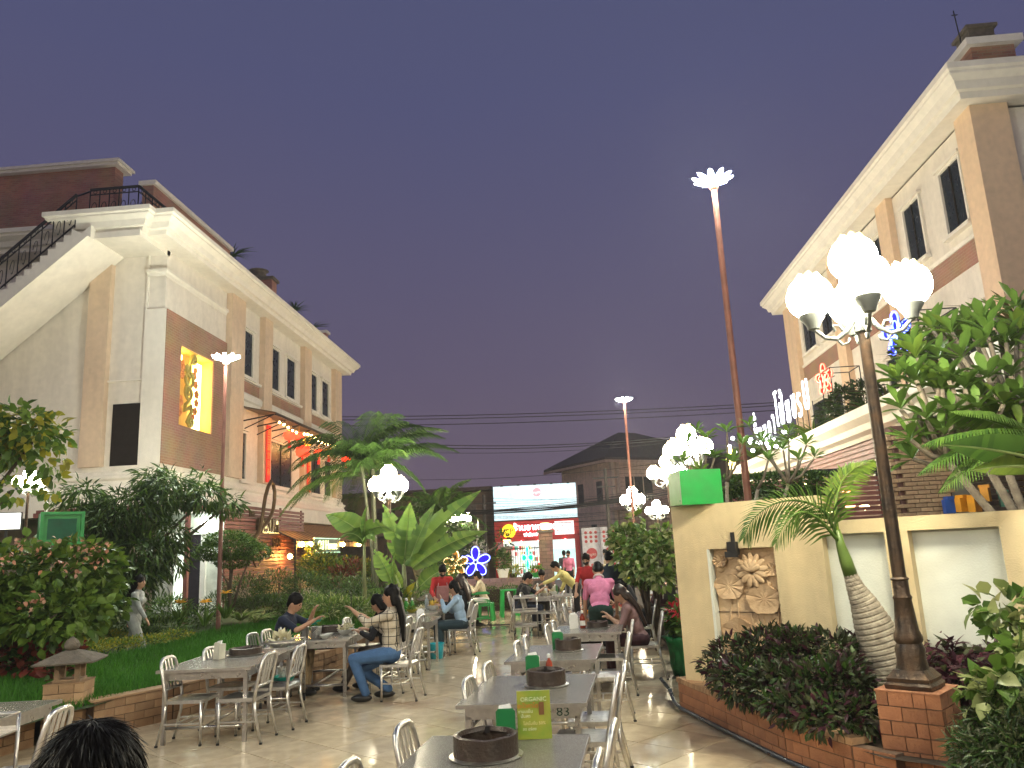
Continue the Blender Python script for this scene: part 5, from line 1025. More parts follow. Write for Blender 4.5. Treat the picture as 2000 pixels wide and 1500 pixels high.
vb = thing('vegetable_basket', 'teal plastic basket of leafy vegetables held by the man in navy', 'basket', (-4.0, 12.02, .86), .3); MB().lathe([(.09, 0), (.14, .09), (.145, .10), (.13, .09), (.08, .01)], n=12, sq=.6).build('basket', M_teal, vb); foliage('vegetables', vb, G_lime, T_wide, [(0, 0, .1, .14, .11, .07)], 90, .09, 0, .6, .2)
# trolleys
def trolley(label, x, y, rz, w_=.5, L=.75, h=.82, m=None, tiers=(.2, .5, .78), wheel=True):
    t = thing('trolley', label, 'trolley', (x, y, 0), rz); m = m or M_steel
    for sx_ in (-1, 1):
        for sy in (-1, 1):
            MB().tube([(sx_*w_/2, sy*L/2, .10), (sx_*w_/2, sy*L/2, h)], .013, 8).build('post', m, t, True); MB().lathe([(.001, -.012), (.045, -.012), (.045, .012), (.001, .012)], n=14).build('wheel', M_blk, t).matrix_local = Matrix.Translation((sx_*w_/2, sy*L/2, .045)) @ Matrix.Rotation(PI/2, 4, 'Y')
    for z in tiers: MB().box(-w_/2, w_/2, -L/2, L/2, z, z+.012).box(-w_/2, w_/2, -L/2-.01, -L/2, z, z+.035).box(-w_/2, w_/2, L/2, L/2+.01, z, z+.035).build('shelf', m, t)
    MB().tube([(-w_/2, -L/2, h), (w_/2, -L/2, h), (w_/2, L/2, h), (-w_/2, L/2, h)], .013, 8, closed=True).build('top_rail', m, t, True); return t
trolley('steel trolley with a white bowl between the two front left tables', -3.86, 10.42, .25, .5, .45, .80, tiers=(.25, .70)); bowl('large white serving bowl on the steel trolley beside the man in navy', (-3.9, 10.42, .715), .17, .1, M_wh, M_noo)
bowl('teal basin on the lower shelf of the front trolley', (-3.85, 10.4, .265), .15, .1, M_teal, mat('napkins_white', (.7, .7, .66), .7)); trolley('empty tray trolley with bright steel rails at the lower left corner', -4.45, 5.35, .12, .9, .5, .86, tiers=(.3, .74)); trolley('steel trolley in front of the far middle table', -1.1, 17.4, .05, .5, .7, .8); trolley('steel trolley right of the far middle table trolley', -.3, 17.3, -.05, .45, .6, .75); trolley('green painted trolley beside the blue neon reflection', -2.35, 19.6, .2, .45, .55, .62, M_green)
bc = thing('bucket', 'turquoise plastic bucket on the tiles beside the seated women', 'bucket', (-2.52, 14.3, 0), 0); MB().lathe([(.105, 0), (.11, .005), (.135, .24), (.145, .245), (.145, .26), (.13, .258), (.10, .02), (.001, .015)], n=24, cap=False).build('bucket_body', mat('turquoise_plastic', (.02, .38, .48), .3), bc, 50); MB().tube([(-.14, 0, .245), (-.1, -.03, .14), (0, -.15, .09), (.1, -.03, .14), (.14, 0, .245)], .005, 5).build('handle', M_steel, bc, True)
def gstool(label, x, y, h, r, rz=0):
    t = thing('plastic_stool', label, 'stool', (x, y, 0), rz); MB().box(-r, r, -r, r, h-.03, h).build('seat', M_green, t)
    for k in range(4): a = k*PI/2+PI/4; c, s = math.cos(a), math.sin(a); MB().prism([(c*r*1.15-.05*s, s*r*1.15+.05*c, h-.03), (c*r*1.15+.05*s, s*r*1.15-.05*c, h-.03), (c*r*1.4+.05*s, s*r*1.4-.05*c, 0), (c*r*1.4-.05*s, s*r*1.4+.05*c, 0)], (0, 0, 0), (c*.02, s*.02, 0)).build('leg', M_green, t)
gstool('low green plastic stool under the woman in the cream jacket', -2.4, 21.3, .45, .2); gstool('tall green plastic table right of the woman in the cream jacket', -1.85, 22.3, .72, .22, .2)
tag(MB().tube([atZ(820, 1228, .012), atZ(930, 1221, .012), atZ(1010, 1219, .012), atZ(1060, 1224, .012)], .012, 6).build('floor_cable', M_wire), 'thin black cable lying across the tiles in the middle distance', 'cable')
hb = thing('handbag', 'white framed black handbag hanging behind the man in white', 'bag', tuple(atY(1306, 1150, 15.5)), .3); MB().box(-.12, .12, -.04, .04, -.18, .05).build('bag', M_blk, hb); MB().tube([(-.13, 0, -.18), (-.1, 0, .15), (0, 0, .25), (.1, 0, .15), (.13, 0, -.18)], .014, 6).build('handle', M_whitep, hb, True)
for i, (px, py, y, c, n_) in enumerate(((1855, 988, 13.2, (.02, .08, .35), 'blue'), (1880, 985, 13.1, (.75, .32, .02), 'orange'), (1903, 985, 13, (.75, .32, .02), 'orange'), (1925, 965, 13.3, (.75, .35, .04), 'orange'), (1960, 975, 13.4, (.02, .22, .15), 'teal'))):
    t = thing('play_block', ['blue plastic play piece on the wall behind the lamp post', 'leftmost orange plastic play piece', 'middle orange plastic play piece', 'upper orange plastic play piece', 'teal plastic play piece at the far right'][i], 'toy', tuple(atY(px, py, y)), .3*i); MB().box(-.09, .09, -.06, .06, -.12, .1).box(-.05, .05, -.08, .08, .1, .15).build('block', mat('play_'+n_, c, .4), t)
# ================================================================= PEOPLE
M_skin = mat('skin', (.44, .25, .16), .5, var=.06, spec=.4); M_hair = mat('black_hair', (.004, .0035, .0035), .5, var=.3, scale=60, spec=.12); M_hairb = mat('brown_hair', (.035, .018, .012), .4, scale=60)
M_eye = mat('eye_dark', (.01, .008, .008), .2); M_lip = mat('lip', (.30, .10, .08), .5); M_shoe = mat('black_shoe', (.012, .012, .012), .4)
def remesh(mb, vox, name, mats, it=3):
    me = bpy.data.meshes.new('tmp'); me.from_pydata(mb.v, [], mb.f); o = bpy.data.objects.new('tmp', me); COL.objects.link(o)
    r = o.modifiers.new('r', 'REMESH'); r.mode = 'VOXEL'; r.voxel_size = vox; s = o.modifiers.new('s', 'SMOOTH'); s.factor = .5; s.iterations = it
    dg = bpy.context.evaluated_depsgraph_get(); dg.update(); m2 = bpy.data.meshes.new_from_object(o.evaluated_get(dg)); bpy.data.objects.remove(o); bpy.data.meshes.remove(me)
    m2.name = name; m2.materials.clear()
    for m in (mats if isinstance(mats, (list, tuple)) else [mats]): m2.materials.append(m)
    m2.shade_smooth(); return m2
def ik(a, b, l1, l2, pole):
    a = Vector(a); b = Vector(b); d = b-a; L = min(d.length, (l1+l2)*.995); d = d.normalized(); b = a+d*L
    x = (l1*l1-l2*l2+L*L)/(2*L); h = math.sqrt(max(0, l1*l1-x*x)); p = Vector(pole); p = (p-d*p.dot(d)).normalized(); return a+d*x+p*h, b
def person(label, x, y, z, face, pose='sit', lean=10, hp=15, hturn=0, hands=((-.16, .38, .80), (.16, .38, .80)), shirt=None, pants=None, hair='short', hm=None, sleeve=.45, skirt=False, vox=.013, scale=1.0, apron=None, feet=None, mask=None, knees=.43, fem=False, legsep=.09, shoes=None, jacket_open=None, collar=None, walk=0):
    t = thing('person', label, 'person', (x, y, z), math.radians(face), scale=scale)
    hm = hm or M_hair; th = math.radians(lean); s = Vector((0, math.sin(th), math.cos(th))); up = s; fw = Vector((0, math.cos(th), -math.sin(th)))
    hz = .53 if pose == 'sit' else .90; P = Vector((0, 0, hz)); SR = Matrix.Rotation(-th, 3, 'X').to_4x4()
    wsh = .155 if fem else .172
    nb = P+s*.50; hth = th*.7+math.radians(hp); hd = Vector((0, math.sin(hth*.6+th*.4), math.cos(hth*.6+th*.4)))
    HC = nb+hd*.155; HM = Matrix.Rotation(math.radians(hturn), 4, 'Z') @ Matrix.Rotation(-hth, 4, 'X')
    sh = [P+s*.445+Vector((k*wsh, 0, 0)) for k in (-1, 1)]; hip = [P+Vector((k*legsep, 0, -.01)) for k in (-1, 1)]
    if pose == 'sit': kn = [Vector((k*(legsep+.03), knees, hz-.02)) for k in (-1, 1)]; ft = [Vector((k*(legsep+.03), knees+.02*(1 if k > 0 else -2), .09)) for k in (-1, 1)]
    else: ft = [Vector((k*.10, (.05+walk)*k, .09)) for k in (-1, 1)]; kn = [(hip[i]+ft[i])/2+Vector((0, .03+abs(walk)*.2, 0)) for i in (0, 1)]
    if feet: ft = [Vector(f) for f in feet]; kn = [ik(hip[i], ft[i], .43, .42, (0, 1, .4))[0] for i in (0, 1)]
    arms = []
    for i in (0, 1):
        e_, h_ = ik(sh[i], hands[i], .275, .245, ((-1 if i == 0 else 1)*.6, -.3, -1)); arms.append((sh[i], e_, h_))
    def torso(b, g):
        b.ball(P+up*.0, (.155+g, .11+g, .12+g), 14, 9, M=SR); b.ball(P+up*.16, ((.125 if fem else .14)+g, .095+g, .15+g), 14, 9, M=SR); b.ball(P+up*.34+fw*.008, ((.145 if fem else .165)+g, .11+g, .155+g), 14, 9, M=SR)
        b.cap(sh[0]-Vector((0, 0, .01)), sh[1]-Vector((0, 0, .01)), .050+g, .050+g, 10); b.cap(P+up*.44, nb, .08+g*.6, .055+g*.3, 10)
        if fem:
            for k in (-1, 1): b.ball(P+up*.33+fw*.085+Vector((k*.06, 0, 0)), .06+g*.6, 9, 6)
    b = MB(); torso(b, 0); b.cap(nb-hd*.02, HC-hd*.05, .052, .05, 10)
    H = lambda p: HC+(HM.to_3x3() @ Vector(p))
    hb = MB()
    b.ball(HC, (.076, .093, .113), 18, 12, M=HM); b.ball(H((0, .03, -.058)), (.052, .056, .06), 12, 8, M=HM); b.ball(H((0, .097, -.015)), (.013, .017, .024), 8, 6, M=HM)
    b.ball(H((0, .082, -.06)), (.024, .012, .012), 8, 5, M=HM)
    for k in (-1, 1): b.ball(H((k*.078, -.002, -.01)), (.012, .02, .032), 8, 6, M=HM)
    for i in (0, 1):
        a, e_, h_ = arms[i]; b.cap(a, e_, .046, .037, 9); b.cap(e_, h_, .036, .025, 9)
        d = (h_-e_).normalized(); side = Vector((1 if i == 0 else -1, 0, 0)); q = (side-d*side.dot(d)).normalized(); nrm = d.cross(q)
        if nrm.z > 0: nrm = -nrm
        pc = h_+d*.045; Mx = Matrix((q, d, nrm)).transposed().to_4x4(); b.ball(pc, (.038, .048, .018), 10, 7, M=Mx)
        for f, (off, ln) in enumerate(((-.028, .058), (-.010, .068), (.010, .064), (.028, .05))):
            r0 = pc+d*.032+q*off; m_ = r0+d*ln*.55+nrm*ln*.15; tip = m_+d*ln*.28+nrm*ln*.42; b.cap(r0, m_, .0098, .009, 6); b.cap(m_, tip, .009, .008, 6)
        r0 = pc-d*.02+q*.03; m_ = r0+q*.025+d*.03+nrm*.012; b.cap(r0, m_, .012, .010, 6); b.cap(m_, m_+d*.03+nrm*.012, .010, .009, 6)
        lg = [hip[i], kn[i], ft[i]]; b.cap(lg[0], lg[1], .082, .056, 10); b.cap(lg[1], lg[2], .054, .036, 10); b.ball(ft[i]+Vector((0, .05, -.05)), (.042, .115, .038), 10, 6)
    link('body', remesh(b, vox, 'body', M_skin), t)
    # shirt
    if shirt:
        b = MB(); torso(b, .014)
        for i in (0, 1):
            a, e_, h_ = arms[i]; f = min(1, sleeve/.5); b.cap(a, a+(e_-a)*f, .053, .047, 9)
            if sleeve > .5: f2 = (sleeve-.5)/.5; b.cap(e_, e_+(h_-e_)*f2, .049, .038, 9)
        for k in range(7):
            a_ = random.random()*6.28; zz = .02+random.random()*.36; b.cap(P+up*zz+Vector((math.cos(a_)*.12, 0, 0))+fw*math.sin(a_)*.085, P+up*(zz+.10)+Vector((math.cos(a_+.5)*.13, 0, 0))+fw*math.sin(a_+.5)*.09, .026, .022, 6)
        link('shirt', remesh(b, vox, 'shirt', shirt, 2), t)
        if collar: 
            b = MB().tube([nb+Vector((math.cos(a)*.072, 0, 0))+fw*math.sin(a)*.072+up*(.02+.012*math.sin(a)*-1) for a in [k*PI/7 for k in range(14)]], .014, 6, closed=True); b.build('collar', collar, t, True)
    if pants:
        b = MB(); b.ball(P-up*.01, (.168, .128, .125), 14, 9, M=SR)
        if skirt:
            for i in (0, 1): b.cap(hip[i], kn[i], .10, .09, 10); b.cap(kn[i], kn[i]*.35+ft[i]*.65+Vector((0, 0, .0)), .085, .09, 10)
            b.cap((hip[0]+hip[1])/2, (kn[0]+kn[1])/2, .10, .085, 10); b.cap((kn[0]+kn[1])/2, ((kn[0]+kn[1])/2)*.4+((ft[0]+ft[1])/2)*.6, .08, .09, 10)
        else:
            for i in (0, 1): b.cap(hip[i], kn[i], .098, .068, 10); b.cap(kn[i], ft[i]+Vector((0, 0, .01)), .066, .052, 10)
        link('skirt' if skirt else 'trousers', remesh(b, vox, 'trousers', pants, 2), t)
    for i in (0, 1): MB().ball(ft[i]+Vector((0, .05, -.045)), (.05, .13, .045), 12, 7).build('shoe', shoes or M_shoe, t, True)
    # hair
    b = MB(); b.ball(H((0, -.014, .028)), (.087, .101, .106), 16, 11, M=HM)
    if hair in ('short',): b.ball(H((0, -.05, -.03)), (.07, .055, .06), 12, 8, M=HM); b.ball(H((0, .03, .085)), (.06, .055, .035), 10, 7, M=HM)
    if hair in ('long', 'pony', 'bob'):
        b.ball(H((0, -.055, -.03)), (.085, .06, .09), 12, 8, M=HM)
        for k in (-1, 1): b.cap(H((k*.068, -.02, .02)), H((k*.075, -.035, -.10)), .03, .026, 8)
    if hair == 'long':
        base = H((0, -.085, -.06)); end = P+s*.16-fw*.155
        mid = P+s*.42-fw*.13
        for k in (-1, -.33, .33, 1): b.cap(base+Vector((k*.05, 0, 0)), mid+Vector((k*.055, 0, 0)), .042, .038, 8); b.cap(mid+Vector((k*.055, 0, 0)), end+Vector((k*.045, 0, -.03*abs(k))), .038, .018, 8)
    if hair == 'pony': b.cap(H((0, -.10, .03)), H((0, -.16, -.05)), .03, .03, 8); b.cap(H((0, -.16, -.05)), H((0, -.15, -.22)), .03, .012, 8)
    if hair == 'bun': b.ball(H((0, -.11, .05)), .045, 10, 7)
    rr = random.Random(hash(label) % 1000)
    for k in range(26):
        a = rr.random()*6.28; p = rr.random()*1.3; b.ball(H((.083*math.cos(a)*math.sin(p), -.018+.095*math.sin(a)*math.sin(p), .03+.103*math.cos(p))), .014, 6, 4)
    link('hair', remesh(b, min(vox, .012), 'hair', hm, 1), t)
    for k in (-1, 1): 
        MB().ball(H((k*.031, .0845, .008)), (.011, .006, .007), 8, 5, M=HM).build('eye', M_eye, t, True); MB().ball(H((k*.031, .088, .027)), (.018, .006, .004), 8, 4, M=HM).build('eyebrow', M_hair, t, True)
    MB().ball(H((0, .091, -.058)), (.021, .008, .007), 8, 5, M=HM).build('mouth', M_lip, t, True)
    if mask: MB().ball(H((0, .05, -.045)), (.062, .06, .05), 12, 8, M=HM).build('face_mask', mask, t, True)
    if apron: 
        b = MB(); b.box(-.13, .13, .0, .012, -.38, .28); o = b.build('apron', apron, t); o.matrix_local = Matrix.Translation(P+up*.08+fw*.142) @ SR
        MB().bar(P+up*.36+fw*.14+Vector((-.1, 0, 0)), nb+Vector((-.05, 0, .02)), .02, .01).bar(P+up*.36+fw*.14+Vector((.1, 0, 0)), nb+Vector((.05, 0, .02)), .02, .01).build('apron_strap', apron, t)
    return t
def seat(px, py, rzd, fwd=0.0):
    p = atZ(px, py, .865); rz = math.radians(rzd); return (p.x-.28*math.sin(rz)-math.sin(rz)*fwd, p.y+.28*math.cos(rz)+math.cos(rz)*fwd)
def cloth(n, c, **k): return mat(n, c, k.pop('rough', .85), var=.10, scale=10, bump=.25, bscale=30, **k)
C_navy = cloth('navy_cotton', (.008, .014, .035)); C_black = cloth('black_cotton', (.008, .008, .01)); C_jean = cloth('blue_denim', (.05, .12, .26)); C_brown = cloth('brown_cloth', (.07, .055, .045)); C_pink = cloth('pink_polo', (.62, .20, .33)); C_green = cloth('dark_green_cloth', (.008, .03, .022))
C_yel = cloth('pale_yellow_shirt', (.62, .55, .20)); C_red = cloth('red_shirt', (.42, .02, .02)); C_lb = cloth('light_blue_blouse', (.30, .42, .55)); C_cream = cloth('cream_jacket', (.55, .48, .34)); C_grey = cloth('grey_dress', (.34, .35, .33)); C_mauve = cloth('mauve_blouse', (.26, .15, .14)); C_maroon = cloth('maroon_skirt', (.06, .02, .025)); C_lime = cloth('bright_yellow_top', (.60, .55, .03)); C_white = cloth('white_shirt', (.62, .60, .58)); C_dkgrey = cloth('dark_grey_shirt', (.06, .065, .07)); C_khaki = cloth('khaki', (.25, .18, .10)); C_apron = cloth('pink_apron', (.45, .22, .22)); C_teal = cloth('dark_teal_skirt', (.015, .035, .045)); C_dblue = cloth('dark_blue_shirt', (.02, .035, .05))
C_chk = cloth('checked_cotton', (.50, .44, .34)); n_ = C_chk.node_tree.nodes; l_ = C_chk.node_tree.links; tcx = n_.new('ShaderNodeTexCoord'); srcs = n_['Principled BSDF'].inputs['Base Color'].links[0].from_socket; acc = None
sp = n_.new('ShaderNodeSeparateXYZ'); l_.new(tcx.outputs['Object'], sp.inputs[0])
for ax in ('X', 'Y', 'Z'):
    m1 = n_.new('ShaderNodeMath'); m1.operation = 'PINGPONG'; m1.inputs[1].default_value = .045; l_.new(sp.outputs[ax], m1.inputs[0]); m2 = n_.new('ShaderNodeMath'); m2.operation = 'LESS_THAN'; m2.inputs[1].default_value = .004; l_.new(m1.outputs[0], m2.inputs[0])
    if acc is None: acc = m2.outputs[0]
    else: m3 = n_.new('ShaderNodeMath'); m3.operation = 'MAXIMUM'; l_.new(acc, m3.inputs[0]); l_.new(m2.outputs[0], m3.inputs[1]); acc = m3.outputs[0]
mx_ = n_.new('ShaderNodeMix'); mx_.data_type = 'RGBA'; l_.new(acc, mx_.inputs['Factor']); l_.new(srcs, mx_.inputs['A']); mx_.inputs['B'].default_value = (.02, .02, .02, 1); l_.new(mx_.outputs['Result'], n_['Principled BSDF'].inputs['Base Color'])

sx_, sy_ = seat(520, 1231, E_); person('man in a navy shirt seated at the second left table reaching with leafy greens', sx_-.12, sy_-.05, 0, E_, lean=24, hp=10, hands=((.05, .55, 1.02), (.18, .62, .92)), shirt=C_navy, pants=C_khaki, sleeve=.42, vox=.011, scale=1.09)
sx_, sy_ = seat(821, 1228, W_, .13); person('woman with long black hair, checked blouse and jeans at the second left table', sx_, sy_, 0, W_+8, lean=-2, hp=6, hands=((-.10, .42, 1.03), (.14, .30, .92)), shirt=C_chk, pants=C_jean, hair='long', sleeve=.75, fem=True, feet=((-.12, .28, .09), (.10, .05, .09)), vox=.011, scale=1.10)
ph = thing('phone', 'black phone held up by the woman in the checked blouse', 'phone', (sx_-.52, sy_-.03, 1.20), .3); MB().box(-.006, .006, -.04, .04, 0, .14).build('phone_body', M_blk, ph)
sx_, sy_ = seat(795, 1221, W_, .02); person('person in dark jacket and brown trousers behind the woman in the checked blouse', sx_, sy_+.15, 0, W_, lean=12, hp=20, shirt=C_black, pants=C_brown, hair='long', sleeve=.9, fem=True, feet=((-.12, .62, .09), (.12, .42, .09)))
person('woman in a dark jacket leaning over her bowl left of the third left table', -3.62, 14.4, 0, E_, lean=34, hp=25, hands=((-.1, .42, .9), (.1, .40, .88)), shirt=C_navy, pants=C_black, hair='long', sleeve=.95, fem=True)
c = atY(861, 1110, 16.7); person('standing waiter in red shirt black mask and pink apron', c.x, 16.7, 0, 196, 'stand', lean=24, hp=28, hands=((-.2, .5, .95), (.2, .5, .95)), shirt=C_red, pants=C_black, sleeve=.9, apron=C_apron, mask=M_blk, scale=.98)
sx_, sy_ = seat(930, 1180, W_); person('woman in a light blue blouse and dark skirt facing left by the turquoise bucket', sx_, sy_, 0, W_+4, lean=10, hp=14, hands=((-.1, .35, .98), (.12, .40, .85)), shirt=C_lb, pants=C_teal, skirt=True, hair='bob', sleeve=.95, fem=True)
sx_, sy_ = seat(922, 1172, W_); person('woman with very long brown hair behind the light blue blouse', sx_+.05, sy_+.35, 0, W_, lean=4, hp=10, shirt=C_black, pants=C_black, hair='long', hm=M_hairb, sleeve=.9, fem=True, scale=1.03)
c = atY(912, 1130, 19.3); person('woman in dark grey facing left in front of the golden neon flower', c.x, 19.3, 0, 80, lean=14, hp=12, shirt=C_dkgrey, pants=C_black, hair='long', sleeve=.6, fem=True)
c = atY(893, 1130, 19.8); person('person facing right beyond the waiter, mostly hidden', c.x, 19.8, 0, -80, lean=14, hp=12, shirt=C_brown, pants=C_black, hair='short', sleeve=.6)
person('woman in a cream jacket seated on a green stool facing left', -2.42, 21.3, 0, 86, lean=14, hp=18, hands=((-.1, .35, .9), (.1, .38, .88)), shirt=C_cream, pants=C_white, hair='bob', sleeve=.95, fem=True)
sx_, sy_ = seat(993, 1157, E_); person('seated man in black facing right at the far middle table, nearer of two', sx_, sy_+.0, 0, E_, lean=16, hp=12, hands=((.05, .52, .92), (.12, .42, .84)), shirt=C_black, pants=C_navy, sleeve=.45)
person('seated man in black at the far middle table, farther of two', -1.42, 19.15, 0, E_-6, lean=24, hp=16, hands=((-.1, .45, .9), (.12, .42, .84)), shirt=C_black, pants=C_navy, sleeve=.6)
person('waiter in a pale yellow shirt bending over the far middle table', .02, 18.75, 0, 95, 'stand', lean=46, hp=2, hands=((-.25, .85, .98), (.30, .34, .78)), shirt=C_yel, pants=C_black, sleeve=.92, collar=C_yel, vox=.012)
sx_, sy_ = seat(1101, 1180, E_); person('boy in a black T-shirt looking down at the left of the fifth table', sx_+.05, sy_, 0, E_, lean=22, hp=40, hands=((-.12, .42, .82), (.12, .40, .80)), shirt=C_black, pants=C_black, sleeve=.45, scale=.95)
c = atY(1172, 1180, 11.95); person('man in a pink polo and dark green trousers standing with back to camera', c.x, 11.85, 0, -2, 'stand', lean=30, hp=26, hands=((-.24, .34, .78), (.24, .36, .80)), shirt=C_pink, pants=C_green, sleeve=.42, collar=C_white, vox=.011)
c = atY(1186, 1120, 14.5); person('man in a dark blue shirt standing behind the pink polo, back to the camera', c.x, 14.5, 0, -12, 'stand', lean=24, hp=20, hands=((-.24, .34, .85), (.24, .36, .85)), shirt=C_dblue, pants=C_black, sleeve=.9, scale=1.06)
c = atY(1149, 1115, 16.8); person('waiter in a red shirt and black mask between the yellow and the dark blue shirts', c.x, 16.8, 0, 165, 'stand', lean=10, hp=18, hands=((-.2, .34, .9), (.2, .36, .9)), shirt=C_red, pants=C_black, sleeve=.5, mask=M_blk)
c = atY(1227, 1120, 18); person('woman in a bright yellow top facing right under the variegated tree', c.x, 18, 0, -80, 'stand', lean=18, hp=14, shirt=C_lime, pants=C_black, hair='bun', sleeve=.45, fem=True, hands=((-.15, .4, .9), (.15, .4, .9)))
sx_, sy_ = seat(1281, 1172, W_); person('man in a dark blue shirt seated facing left behind the woman in mauve', sx_-.02, sy_, 0, W_+3, lean=22, hp=34, hands=((-.1, .42, .85), (.12, .40, .82)), shirt=C_dblue, pants=C_black, sleeve=.9)
sx_, sy_ = seat(1294, 1196, W_, .05); person('woman with long brown streaked hair in a mauve blouse facing left', sx_, sy_, 0, W_+3, lean=20, hp=18, hands=((-.1, .42, .85), (.12, .40, .80)), shirt=C_mauve, pants=C_maroon, hair='long', hm=mat('streaked_brown_hair', (.05, .022, .012), .4, col2=(.01, .008, .007), scale=30), sleeve=.55, fem=True, vox=.011)
c = atY(1273, 1130, 17.5); person('man in a white shirt seated facing right under the variegated tree', c.x, 17.5, 0, -70, lean=8, hp=10, shirt=C_white, pants=C_black, sleeve=.9, scale=1.05)
c = atY(1262, 1120, 19.0); person('person with dark hair just behind the man in the white shirt', c.x, 19, 0, -60, lean=8, hp=10, shirt=C_brown, pants=C_black, sleeve=.9, scale=1.05)
c = atY(1188, 1085, 30); person('distant woman in beige standing before the white roundel banners', c.x, 30, -.04, 100, 'stand', lean=6, hp=25, shirt=C_cream, pants=C_khaki, hair='bob', sleeve=.9, fem=True, vox=.018, hands=((-.1, .3, 1.1), (.1, .3, 1.1)))
c = atY(1111, 1090, 31); person('distant person in pink with dark mask at the shop entrance', c.x, 31, -.04, 160, 'stand', lean=4, hp=5, shirt=C_pink, pants=C_black, sleeve=.5, vox=.018, mask=M_blk, hands=((-.22, .1, .8), (.22, .1, .8)))
c = atY(1102, 1090, 33); person('distant dark haired person just left of the one in pink', c.x, 33, -.04, 10, 'stand', lean=4, hp=5, shirt=C_dkgrey, pants=C_black, sleeve=.5, vox=.018, hands=((-.22, .1, .8), (.22, .1, .8)))
c = atY(263, 1190, 14.4); person('woman in a long grey dress walking right behind the lawn', c.x, 14.4, -.0, -82, 'stand', lean=6, hp=2, walk=.16, shirt=C_grey, pants=C_grey, skirt=True, hair='long', sleeve=.9, fem=True, hands=((-.2, -.18, .82), (.2, .32, .84)))
c = atY(1207, 1130, 16.4); person('diner in a grey shirt with back to the camera right of the red shirted waiter', c.x, 16.4, 0, -20, lean=18, hp=20, shirt=C_dkgrey, pants=C_black, sleeve=.5)
c = atY(1300, 1150, 15.8); person('diner in a maroon top seated at the foot of the variegated tree', c.x, 15.8, 0, 60, lean=14, hp=16, shirt=C_maroon, pants=C_black, hair='bob', sleeve=.5, fem=True)
c = atY(1060, 1125, 20.2); person('diner in brown facing the camera at the far end of the middle table', c.x, 20.2, 0, 175, lean=16, hp=20, shirt=C_brown, pants=C_black, sleeve=.5)
# foreground diner: back of a dark head
c = atY(158, 1588, 1.5)
FG = person('dark haired person in the near foreground, only the crown of the head in frame', c.x, 1.5, c.z-1.565+.02, 5, 'stand', lean=3, hp=8, shirt=C_black, pants=C_black, sleeve=.5, vox=.009, hands=((-.25, .05, .8), (.25, .05, .8)))
n = 3600; a = RNG.random(n)*2*PI; p = np.arccos(1-1.15*RNG.random(n)); d = np.stack([np.cos(a)*np.sin(p), np.sin(a)*np.sin(p), np.cos(p)], 1); hc = np.array([0, .03-.008, 1.565+.03])
Pn = hc+d*np.array([.088, .102, .108]); T = np.stack([np.cos(a)*np.cos(p), np.sin(a)*np.cos(p), -np.sin(p)], 1)+RNG.normal(0, .14, (n, 3))+d*.02
V, F, r = scatter((np.array([(-.035, 0, 0), (.035, 0, 0), (.03, .5, .0), (-.03, .5, .0), (.004, 1, -.12), (-.004, 1, -.12)]), [(0, 1, 2, 3), (3, 2, 4, 5)]), Pn, T, .030+.02*RNG.random(n), .25)
link('hair_strands', np_mesh('hair_strands', V, F, M_hair, r), FG)['kind'] = 'stuff'
# ================================================================= PLANTS
def plant(name, label, cat_, loc, trunk=None, group=None, rz=0.0, barkm=None):
    t = thing(name, label, cat_, loc, rz, group)
    if trunk:
        b = MB()
        for P, R in trunk: b.tube(P, R, 8)
        b.build('trunk', barkm or M_bark, t, True)
    return t
def limbs(H, r0, n, spread, rr, top=1.0):
    L = [([(0, 0, -.3), (.02, .01, H*.3), (-.03, .02, H*.6), (0, 0, H*.85)], [r0, r0*.85, r0*.7, r0*.45])]
    for k in range(n):
        a = rr.random()*6.28; z = H*(.35+.4*rr.random()); e_ = (spread*math.cos(a)*(.6+.5*rr.random()), spread*math.sin(a)*(.6+.5*rr.random()), H*(top-.15+.25*rr.random())); L.append(([(0, 0, z), (e_[0]*.5, e_[1]*.5, (z+e_[2])/2), e_], [r0*.45, r0*.3, r0*.12]))
    return L
def rel(P, o): return tuple((c[0]-o[0], c[1]-o[1], c[2]-o[2])+tuple(c[3:]) for c in P)
def bush(name, label, cat_, px_clumps, base, mats, tpl, n, size, nobj=0, trunk=True, r0=.05, nl=6, droop=.4, up=.3, shell=.5, objname='leaf', roll=.6, top=.9):
    """px_clumps: (px,py,Y,rx,ry,rz) world ellipsoids located by a measured point"""
    C = []
    for (px, py, Y, rx, ry, rz_) in px_clumps: p = atY(px, py, Y); C.append((p.x, p.y, p.z, rx, ry, rz_))
    rr = random.Random(len(label)); tr = None
    if trunk:
        tr = []
        for c in (C if len(C) <= nl else rr.sample(C, nl)):
            e_ = (c[0]-base[0], c[1]-base[1], c[2]-base[2]); tr.append(([(rr.uniform(-.1, .1)*r0*8, rr.uniform(-.1, .1)*r0*8, -.1), (e_[0]*.3+rr.uniform(-.08, .08), e_[1]*.3, e_[2]*.45), (e_[0]*.75, e_[1]*.75, e_[2]*.8), e_], [r0, r0*.75, r0*.5, r0*.25]))
    t = plant(name, label, cat_, base, tr)
    foliage('crown' if 'tree' in name else 'foliage', t, mats, tpl, rel(C, base), n, size, droop, up, shell, roll, True, nobj, objname); return t
